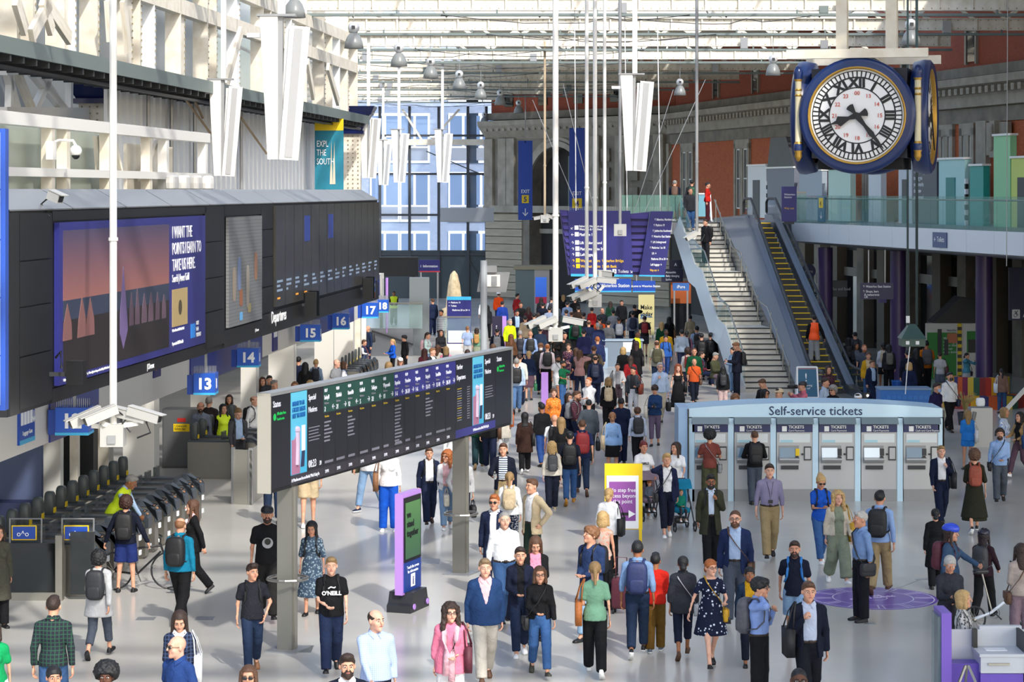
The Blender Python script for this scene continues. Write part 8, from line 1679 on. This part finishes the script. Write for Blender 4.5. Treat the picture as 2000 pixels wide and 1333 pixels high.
P(1523, 762, 0, -60, 'm', 'jumper khaki', 'jeans navy', 'short:dbrown', 's', 'dd', 'person in a cream cap behind the ticket machines', hat='cap:cream')
P(1568, 748, 0, -78, 'm', 'shirt #c46a7c', 'trousers navy', 'buzz:dbrown', 's', 'uu', 'photographer in a pink shirt aiming a camera', hat='capback:char', bags=['camera black large black'])
P(1611, 741, 0, 60, 'm', 'shirt #b3c8e2', 'trousers navy', 'short:dbrown', 's', 'dd', 'man in a light blue shirt behind the ticket machines')
P(1627, 756, 0, -40, 'f', 'jumper black', 'trousers black', 'curly:grey2', 's', 'dd', 'grey curly haired woman in black behind the ticket machines', acc=['sunglasses'])
P(1618, 717, 0, 10, 'f', 'jumper #2f1c28:fl,#7a4a58', 'jeans black', 'vlong:dbrown', 's', 'tt', 'long haired woman in a dark flowered top by the escalator foot')
P(1676, 772, 0, -20, 'm', 'jumper black', 'jeans black', 'short:dbrown', 's', 'dd', 'person in a white peaked cap behind the ticket machines', hat='cap:white')
P(0, 0, 0, 185, 'm', 'hoodie black', 'baggy #9aa0a6', 'short:black', 'a', 'of', 'worker in an orange safety vest on the escalator', over='hiorange', at=(10.93, 83.35, 0), z=.93, H=1.72)
P(0, 0, 0, -50, 'm', 'jacket #1a1b1f', 'trousers #222329', 'short:dbrown', 's', 'dd', 'man in black with a rucksack on the stairs', at=(7.83, 93.1, 0), z=4.25, H=1.75, bags=['bpb black'])
P(0, 0, 0, 10, 'm', 'jacket #2b2e34', 'jeans bluejean', 'buzz:brown', 's', 'dd', 'man in jeans at the top of the stairs', at=(7.45, 96.2, 0), z=5.5, H=1.76, skinc='skinA')
P(0, 0, 0, 175, 'm', 'jacket dnavy', 'jeans navy', 'short:grey2', 's', 'tt', 'person in navy leaning on the balcony by the stairs', at=(6.95, 98.4, 0), z=5.85, lean=15, bags=['bp brown'])
P(0, 0, 0, 178, 'm', 'jacket char', 'jeans navy', 'short:black', 's', 'dd', 'person with a green rucksack at the stair head', at=(7.75, 99.3, 0), z=5.85, bags=['bp dgreen'])
P(0, 0, 0, 80, 'f', 'jumper red', 'trousers maroon', 'short:black', 's', 'dd', 'person in a red top at the stair head', at=(8.4, 99., 0), z=5.85)
# ---- far left corner
P(719, 638, 716, -60, 'm', 'jacket #22304e', 'trousers navy', 'bald:grey2', 's', 'dd', 'bald man in a navy jacket by platform sign 17', bags=['bp char'])
P(711, 665, 738, 70, 'f', 'vest #2a3350', 'jeans navy', 'lowbun:brown', 's', 'ct', 'woman in a navy gilet and white sleeves', inner='white', bags=['cross orange'])
P(767, 664, 738, -65, 'f', 'jumper royal', 'leggings black', 'pony:blonde', 's', 'cc', 'blonde woman in a royal blue cardigan')
P(790, 658, 733, -60, 'm', 'jumper #1c1c20', 'trousers black', 'mop:black', 's', 'dd', 'dark haired young man in black beside the blue cardigan')
P(835, 651, 0, 60, 'f', 'shirt #b9d3d0', 'jeans ldenim', 'pony:dbrown', 's', 'cd', 'person in a pale mint shirt by the glass stair entrance', bags=['bp lpink pink'])
P(861, 646, 0, 20, 'f', 'jumper char', 'trousers black', 'long:dbrown', 's', 'tt', 'woman in charcoal left of the map totem')
P(829, 683, 0, 180, 'f', 'jumper wine', 'jeans black', 'long:#4a2420', 's', 'dd', 'auburn haired woman behind the standing board')
P(844, 682, 0, 60, 'm', 'blazer char', 'trousers black', 'short:lbrown', 's', 'dd', 'man in a dark jacket and white shirt above the standing board', inner='white', opened=2, skinc='skinE')
P(871, 679, 0, 180, 'f', 'jumper pink', 'jeans navy', 'long:dblonde', 's', 'dd', 'woman in a pink top above the standing board', bags=['bp black'])
P(855, 676, 0, 160, 'f', 'jumper offw', 'jeans navy', 'long:brown', 's', 'dd', 'brown haired woman in cream beside the pink top')
P(782, 701, 0, 10, 'f', 'tee white', 'jeans navy', 'bob:brown', 's', 'dd', 'person in a white cap above the standing board', hat='cap:white')
P(759, 710, 0, 180, 'f', 'jumper beige', 'jeans navy', 'wavy:dblonde', 's', 'dd', 'curly fair haired person above the standing board')
P(913, 685, 0, 180, 'm', 'shirt navy', 'jeans navy', 'short:dbrown', 's', 'dd', 'head of a brown haired man before the map totem')
P(913, 642, 712, 180, 'm', 'tee #9fb5dc', 'shorts lgrey', 'short:lbrown', 's', 'dd', 'man in a light blue shirt reading the map totem', H=1.8)
P(931, 643, 712, 178, 'f', 'blouse sage', 'skirt lsage', 'long:dbrown', 's', 'dd', 'woman right of the map totem', bags=['bp #b88a4a tan'])
P(862, 607, 0, -40, 'm', 'jacket dnavy:sh,lgrey', 'trousers navy', 'short:black', 's', 'dd', 'guard in a navy striped jacket', skinc='skinC', fat=1.2)
P(845, 585, 0, -150, 'm', 'blazer #1c2846', 'trousers #1c2846', 'short:brown', 's', 'dd', 'man in a navy suit before the wrapped statue')
P(821, 604, 0, -60, 'm', 'jumper black', 'trousers black', 'short:black', 's', 'dd', 'steward in a yellow vest by the grey pillar', over='hiyel', skinc='skinD')
P(769, 570, 0, 10, 'm', 'jumper black', 'trousers black', 'short:black', 's', 'tt', 'steward in a yellow vest behind platform sign 18', over='hiyel', skinc='skinC')
P(996, 625, 0, 20, 'm', 'jacket hiyel', 'trousers navy', 'short:silver', 's', 'dd', 'grey haired worker in a bright yellow jacket', beard='silver', skinc='skinE')
P(971, 643, 0, 180, 'm', 'jacket dnavy', 'jeans navy', 'buzz:black', 's', 'dd', 'person with a grey rucksack by the help point', bags=['bp grey'])
P(974, 572, 0, 170, 'm', 'jacket hiorange', 'trousers navy', 'short:black', 's', 'dd', 'worker in a white hard hat and orange jacket', hat='hardhat:white')
P(981, 590, 0, 180, 'm', 'jacket #1f3f9a', 'jeans navy', 'short:black', 's', 'dd', 'person in a blue jacket below the orange worker')
P(952, 598, 0, 180, 'f', 'jacket char', 'jeans black', 'long:black', 's', 'dd', 'dark figure behind the pale pole')
P(944, 585, 0, 170, 'f', 'jumper white', 'jeans black', 'long:#5a2a2a', 's', 'dd', 'red haired figure in white left of the pale pole')
P(963, 674, 0, 180, 'f', 'jumper char', 'jeans black', 'long:brown', 's', 'dd', 'brown haired woman above the right end of the standing board')
# ---- far middle crowd
P(1010, 575, 0, 130, 'm', 'jumper #9a1c1e', 'trousers #8a1a1c', 'short:black', 's', 'dd', 'man in a red top at the grey kiosk')
P(1017, 592, 0, 10, 'm', 'tee black', 'trousers black', 'short:dbrown', 's', 'dd', 'man in a black t-shirt facing the camera by the kiosk', skinc='skinA')
P(1010, 607, 0, 10, 'm', 'blazer dnavy', 'trousers dnavy', 'short:black', 'l', 'dd', 'man in a dark suit and pale shirt by the kiosk', inner='sky', opened=2, skinc='skinA')
P(1036, 648, 0, 180, 'm', 'shirt #8fa9d8', 'jeans navy', 'bald:brown', 'l', 'dd', 'bald man in a blue shirt under the camera pole', bags=['bpb black'])
P(1016, 648, 0, 180, 'm', 'shirt grey', 'jeans navy', 'short:silver', 'l', 'dd', 'silver haired man in grey with a rucksack', bags=['bp dnavy navy'])
P(998, 653, 0, 180, 'f', 'jumper brown', 'jeans black', 'long:#6a4426', 'l', 'dd', 'woman with long chestnut hair near the yellow jacket')
P(1056, 672, 0, 5, 'm', 'jacket char', 'jeans navy', 'mop:lbrown', 'l', 'dd', 'young man in a white face mask', acc=['mask:white'])
P(1069, 673, 772, 180, 'm', 'shirt #d3c3c8', 'trousers black', 'balding:ginger', 'w', 'dd', 'man in a pale pink shirt from behind', bags=['bpb black'])
P(1033, 687, 783, 180, 'f', 'jumper #1a2846', 'mskirt plum', 'lowbun:blonde', 'l', 'dd', 'blonde woman in a plum skirt', bags=['hand- green'])
P(1015, 694, 795, 178, 'm', 'shirt #d9d8cf', 'trousers navy', 'short:dbrown', 'w', 'dd', 'man in a cream shirt from behind')
P(1009, 702, 810, 180, 'm', 'shirt #b4cbe6', 'jeans #5f83b0', 'short:grey2', 'w', 'dd', 'grey haired man in pale blue right of the standing board', fat=1.2, bags=['bpb black'])
P(1103, 650, 0, 10, 'm', 'jacket black', 'jeans black', 'short:black', 'l', 'uc', 'man in a black jacket below the camera box', skinc='skinA')
P(1110, 672, 0, 0, 'f', 'dress #241c3c:fl,#a06a5a', None, 'lowbun:brown', 'l', 'tt', 'woman in a dark flowered dress below the camera box', skinc='skinE')
P(1132, 685, 0, 150, 'f', 'jacket #b58a86', 'jeans navy', 'long:brown', 'l', 'ee', 'woman in a dusty pink jacket in the crowd')
P(1124, 623, 0, 180, 'm', 'jumper #0c5c3c', 'trousers black', 'short:silver', 'l', 'dd', 'person in a green jumper in the crowd', bags=['bpb black'])
P(1150, 627, 0, 180, 'm', 'blazer #1b2440', 'trousers #1b2440', 'balding:brown', 'l', 'dd', 'balding man in a navy suit in the crowd')
P(1168, 632, 0, 195, 'm', 'jacket #222c52', 'jeans navy', 'short:silver', 'l', 'dd', 'white haired man in a navy jacket in the crowd')
P(1167, 659, 0, 180, 'm', 'jacket #25305a', 'jeans navy', 'short:ginger', 'l', 'dd', 'ginger haired man in a navy jacket in the crowd')
P(1171, 620, 0, 180, 'm', 'hoodie #c24a1c', 'jeans black', 'short:black', 'l', 'dd', 'person in an orange hoodie in the crowd', bags=['bp char'])
P(1160, 677, 0, 180, 'm', 'jacket #5c5446', 'jeans black', 'short:brown', 'l', 'kk', 'broad person in an olive brown jacket in the crowd', fat=1.4, bags=['bpb black'])
P(1176, 603, 0, 30, 'm', 'jacket #1f232c', 'jeans black', 'balding:brown', 'l', 'dd', 'balding man in black below the station name sign', skinc='skinA')
P(1156, 602, 0, 180, 'f', 'jumper #9c1a1c', 'jeans black', 'short:black', 'l', 'dd', 'person in a red jumper below the camera pole')
P(1106, 606, 0, 180, 'm', 'jacket #3a4a48', 'jeans black', 'short:black', 'l', 'dd', 'person in grey green left of the balding man')
P(1116, 609, 0, 180, 'm', 'jacket #262e40', 'jeans black', 'balding:brown', 'l', 'dd', 'balding man in slate blue in the far crowd')
P(1077, 581, 0, 180, 'm', 'shirt #aab0bc', 'jeans black', 'short:black', 'l', 'dd', 'man in a pale shirt in the far crowd', bags=['bp dnavy navy'])
P(1100, 577, 0, 180, 'f', 'jacket black', 'jeans black', 'vlong:dblonde', 'l', 'dd', 'woman with long fair hair in the far crowd')
P(1073, 600, 0, 180, 'm', 'shirt #8f9db8', 'jeans black', 'short:black', 'l', 'dd', 'man in a blue grey shirt in the far crowd')
for i, (x, y) in enumerate(((1057, 582), (1123, 582), (1060, 592), (1051, 612), (1043, 613), (1130, 599), (1090, 570), (1085, 592), (1068, 622), (1085, 626), (1140, 612), (1140, 645), (1092, 640), (1055, 640), (1188, 628), (1032, 600), (1026, 618), (1198, 606), (1192, 590), (1108, 590))):
 nm, c = (('charcoal', '#2e3034'), ('jet black', '#121214'), ('midnight blue', '#161d30'), ('ink blue', '#1c2742'), ('dark teal', '#1a3338'), ('dark brown', '#33261e'), ('near black green', '#18231d'), ('slate grey', '#40464e'), ('plum', '#33202e'), ('dark olive', '#30301f'), ('iron grey', '#34373a'), ('indigo', '#20224a'), ('soot brown', '#26201c'), ('steel blue', '#2f4058'), ('ash grey', '#5a5d60'), ('maroon', '#3c171c'), ('beige', '#a4937a'), ('pale grey', '#94979c'), ('bottle green', '#123a2a'), ('dusty blue', '#5f7596'))[i]
 P(x, y, 0, 180, 'm' if i % 3 else 'f', 'jacket '+c, 'trousers black', 'short:black' if i % 3 else 'long:dbrown', 'l', 'dd', f'{"short" if i % 3 else "long"} haired figure in {nm} in the packed far crowd')
P(1214, 588, 0, 5, 'm', 'jacket #14161c', 'trousers black', 'short:black', 's', 'dd', 'man in black standing against the stone wall', skinc='skinA')
P(1239, 597, 0, 170, 'm', 'jacket black', 'trousers black', 'short:black', 's', 'ed', 'man in black left of the cream banner')
P(1209, 620, 0, 180, 'm', 'tee #1f2c48', 'jeans navy', 'buzz:black', 'l', 'dd', 'man in a navy t-shirt with a grey rucksack', skinc='skinC', bags=['bpb #8c929a grey'])
P(1236, 609, 0, 180, 'm', 'shirt #8d94a2', 'jeans navy', 'short:black', 'l', 'dd', 'man in a grey shirt by the cream banner', bags=['bpb navy'])
P(1259, 618, 697, 180, 'm', 'tee char', 'shorts dgrey', 'buzz:black', 'l', 'dd', 'man in shorts with a red rucksack', bags=['bp dred red'])
P(1244, 648, 0, 60, 'm', 'jumper black', 'trousers black', 'buzz:black', 's', 'dd', 'steward in a yellow vest by the display stand', over='hiyel', skinc='skinD')
P(1301, 644, 0, 5, 'm', 'jumper mustard', 'jeans navy', 'buzz:black', 'l', 'dd', 'man in a mustard jumper in the crowd', skinc='skinD')
P(1300, 656, 0, 5, 'f', 'jumper #2f5fb0', 'leggings #2a4a88', 'lowbun:black', 'l', 'dd', 'woman in a blue zipped top', skinc='skinA', bags=['bp dnavy navy'])
P(1283, 666, 766, 180, 'm', 'tee #b0ad9e:ck,#8f8d80', 'jeans ddenim', 'balding:brown', 'l', 'dd', 'man in a checked shirt with an olive rucksack', fat=1.15, bags=['bpb #55543a olive'])
P(1292, 630, 0, 180, 'f', 'jacket dgreen', 'jeans black', 'long:blonde', 'l', 'dd', 'blonde figure in dark green under the stairs')
P(1307, 620, 0, 180, 'f', 'coat black', 'trousers black', 'vlong:black', 'l', 'dd', 'woman in black with long dark hair under the stairs', bags=['tote- lbrown brown'])
P(1341, 648, 0, 180, 'f', 'jumper #b07a92', 'jeans black', 'lowbun:black', 'l', 'dd', 'person in a pink jumper under the stairs', bags=['bpb dnavy navy'])
P(1332, 645, 0, 180, 'm', 'shirt #9fb0c4', 'jeans navy', 'short:black', 'l', 'dd', 'person in a pale grey shirt beside the pink jumper')
P(1361, 638, 0, 180, 'm', 'shirt #94abc6', 'jeans navy', 'short:black', 'l', 'dd', 'man in a light blue shirt under the stairs', bags=['bp black'])
P(1370, 652, 0, 180, 'm', 'jacket black', 'jeans black', 'short:black', 'l', 'dd', 'man in black with a rucksack under the stairs', bags=['bp black'])
P(1388, 651, 0, 178, 'm', 'jacket #1a1a1c', 'jeans black', 'short:black', 'l', 'dd', 'person with a large black rucksack beside the stair glass', bags=['bpb black large black'])
P(1343, 681, 0, 180, 'f', 'jumper #d9d6d0', 'jeans navy', 'curly:dbrown', 'l', 'dd', 'curly haired woman in a white jumper', bags=['bp #9a2a26 red'])
P(1356, 681, 0, 0, 'm', 'jacket dgreen', 'jeans black', 'buzz:brown', 'l', 'dd', 'man in dark green facing the camera by the stairs', skinc='skinA')
P(1348, 617, 0, 180, 'f', 'coat beige', 'jeans black', 'short:black', 'l', 'dd', 'woman in a beige coat by the lit doorway')
# ---- behind the barriers on the left
P(392, 787, 0, 5, 'm', 'shirt #70798a', 'jeans ddenim', 'balding:dbrown', 'l', 'dd', 'bearded man in a grey shirt behind the barriers', beard='dbrown', skinc='skinA')
P(408, 777, 0, 175, 'm', 'jacket #2f2a28', 'trousers #8a7450', 'short:grey2', 'l', 'dd', 'man in a brown jacket behind the barriers')
P(388, 777, 0, 0, 'f', 'jacket black', 'jeans black', 'bob:black', 'l', 'dd', 'dark haired figure behind the bearded man')
P(448, 773, 889, 0, 'f', 'jacket #7a5c34', 'jeans black', 'bob:#3a2418', 'l', 'dd', 'woman in a tan jacket behind the barriers')
P(436, 792, 0, 30, 'f', 'jumper black', 'trousers black', 'long:black', 's', 'dd', 'steward in a yellow vest behind the barriers', over='hiyel')
P(465, 800, 0, 25, 'm', 'blazer #4c4d52', 'trousers #3a3b40', 'short:#8a6a44', 's', 'ft', 'man in a grey jacket at the barrier looking down', hp=22, inner='sky', opened=2, skinc='skinE', bags=['bp dgrey grey'])
P(496, 775, 905, 60, 'm', 'shirt white', 'trousers navy', 'balding:lbrown', 'l', 'dd', 'man in a white shirt left of the standing board end', skinc='skinE', bags=['bp black'])
P(513, 739, 0, 10, 'f', 'jacket #3a2a28', 'jeans black', 'long:#4a2c20', 's', 'dd', 'brown haired woman under platform sign 14')
P(535, 745, 0, 50, 'm', 'jacket slate', 'jeans navy', 'short:grey2', 's', 'dd', 'grey haired man in a grey top under platform sign 14')
P(526, 736, 0, 20, 'm', 'jacket dgrey', 'jeans black', 'short:black', 's', 'dd', 'dark haired man behind the grey haired one')
P(583, 699, 0, 180, 'm', 'jumper #18203a', 'trousers stone', 'short:black', 's', 'dd', 'man in a navy jumper under platform sign 15')
P(596, 710, 0, 180, 'f', 'jacket black', 'jeans black', 'long:black', 's', 'dd', 'woman in black under platform sign 15')
P(617, 704, 0, 180, 'f', 'shirt #8fa6c0', 'jeans navy', 'short:blonde', 's', 'dd', 'blonde person with a rucksack at the second barriers', bags=['bp dnavy navy'])
P(657, 704, 0, 60, 'm', 'tee grey', 'jeans navy', 'bald:brown', 's', 'dd', 'bald head behind the second barriers', skinc='skinE')
P(671, 708, 0, 100, 'f', 'tee white', 'jeans navy', 'bob:brown', 's', 'dd', 'woman in white right of the second barriers', bags=['bp #1f62b0 blue'])
P(576, 748, 0, 0, 'f', 'tee black', 'jeans black', 'bob:lbrown', 's', 'dd', 'brown haired head above the standing board')
P(606, 746, 0, 20, 'f', 'tee beige', 'jeans navy', 'wavy:blonde', 's', 'dd', 'blonde head above the standing board')
P(-4, 1030, 0, 30, 'f', 'coat #4a4a40', 'trousers black', 'bob:dbrown', 's', 'dd', 'person in a grey coat at the left edge behind the glass gate')
# toddlers in the pushchairs
for (px, yb, top, hair_, lab) in ((1330, 1035, 'jumper #17806a', 'buzz:dblonde', 'toddler in a green top sitting in the teal pushchair'), (1268, 1015, 'jumper steel', 'mop:ginger', 'toddler sitting in the half hidden pushchair')):
 g = G(px, yb); P(0, 0, 0, 12, 'c', top, 'leggings dgrey', hair_, 'i', 'tt', lab, at=(g.x, g.y-.02, 0), z=.24, H=.82, shoe='white')
# prints on clothing
def chest_print(lab, lines, size, z, m=M_LETW, sx=1.):
 r = [p for p in PEOPLE if p['label'] == lab][0]
 for i, s in enumerate(lines): text(s, size, (0, -.158-.02*i*0, z-i*size), m, r, align='CENTER', sx=sx, bold=.003, name='printed_logo')
chest_print("smiling man in a black t-shirt with a white surf logo", ["O'NEILL"], .085, 1.22)
r = [p for p in PEOPLE if 'tree print' in p['label']][0]
MB().lathe([(0, 0), (.085, 0)], 16, (0, -.16, 1.22), axis='y').build('printed_logo', mat('grey_print', '#9a9ca0', .7), r); MB().lathe([(0, 0), (.05, 0)], 12, (.0, -.166, 1.24), axis='y').build('printed_logo', M_BLACK, r)
chest_print('red haired mother in a white t-shirt', ['GIRLS'], .07, 1.26, M_BLK2)
r = [p for p in PEOPLE if 'surf logo' in p['label']][0]; MB().tube([(-.05, -.16, 1.32), (-.01, -.165, 1.345), (.04, -.165, 1.33), (.06, -.16, 1.345)], .01, 5).build('printed_logo', M_LETW, r)
r = [p for p in PEOPLE if 'pink scarf' in p['label']][0]
q = MB(); q.tube([(-.07, .05, 1.47), (-.09, -.06, 1.45), (-.075, -.17, 1.3), (-.05, -.2, 1.1), (-.06, -.19, .8)], [.035, .04, .04, .045, .05], 8, flat=.6); q.tube([(.07, .05, 1.47), (.09, -.06, 1.45), (.07, -.17, 1.3), (.03, -.2, 1.1), (.02, -.2, .72)], [.035, .04, .04, .045, .05], 8, flat=.6); q.build('scarf', cloth('#f0bcc8'), r, smooth=True)
r = [p for p in PEOPLE if 'mauve checked' in p['label']][0]; MB().tube([(-.06, -.08, 1.45), (-.02, -.16, 1.25), (0, -.175, 1.12), (.02, -.16, 1.25), (.06, -.08, 1.45)], .005, 4).build('lanyard', M_BLK2, r); MB().box(-.04, .04, -.19, -.165, 1.06, 1.12).build('pass_card', M_BLK2, r)
flush_text()
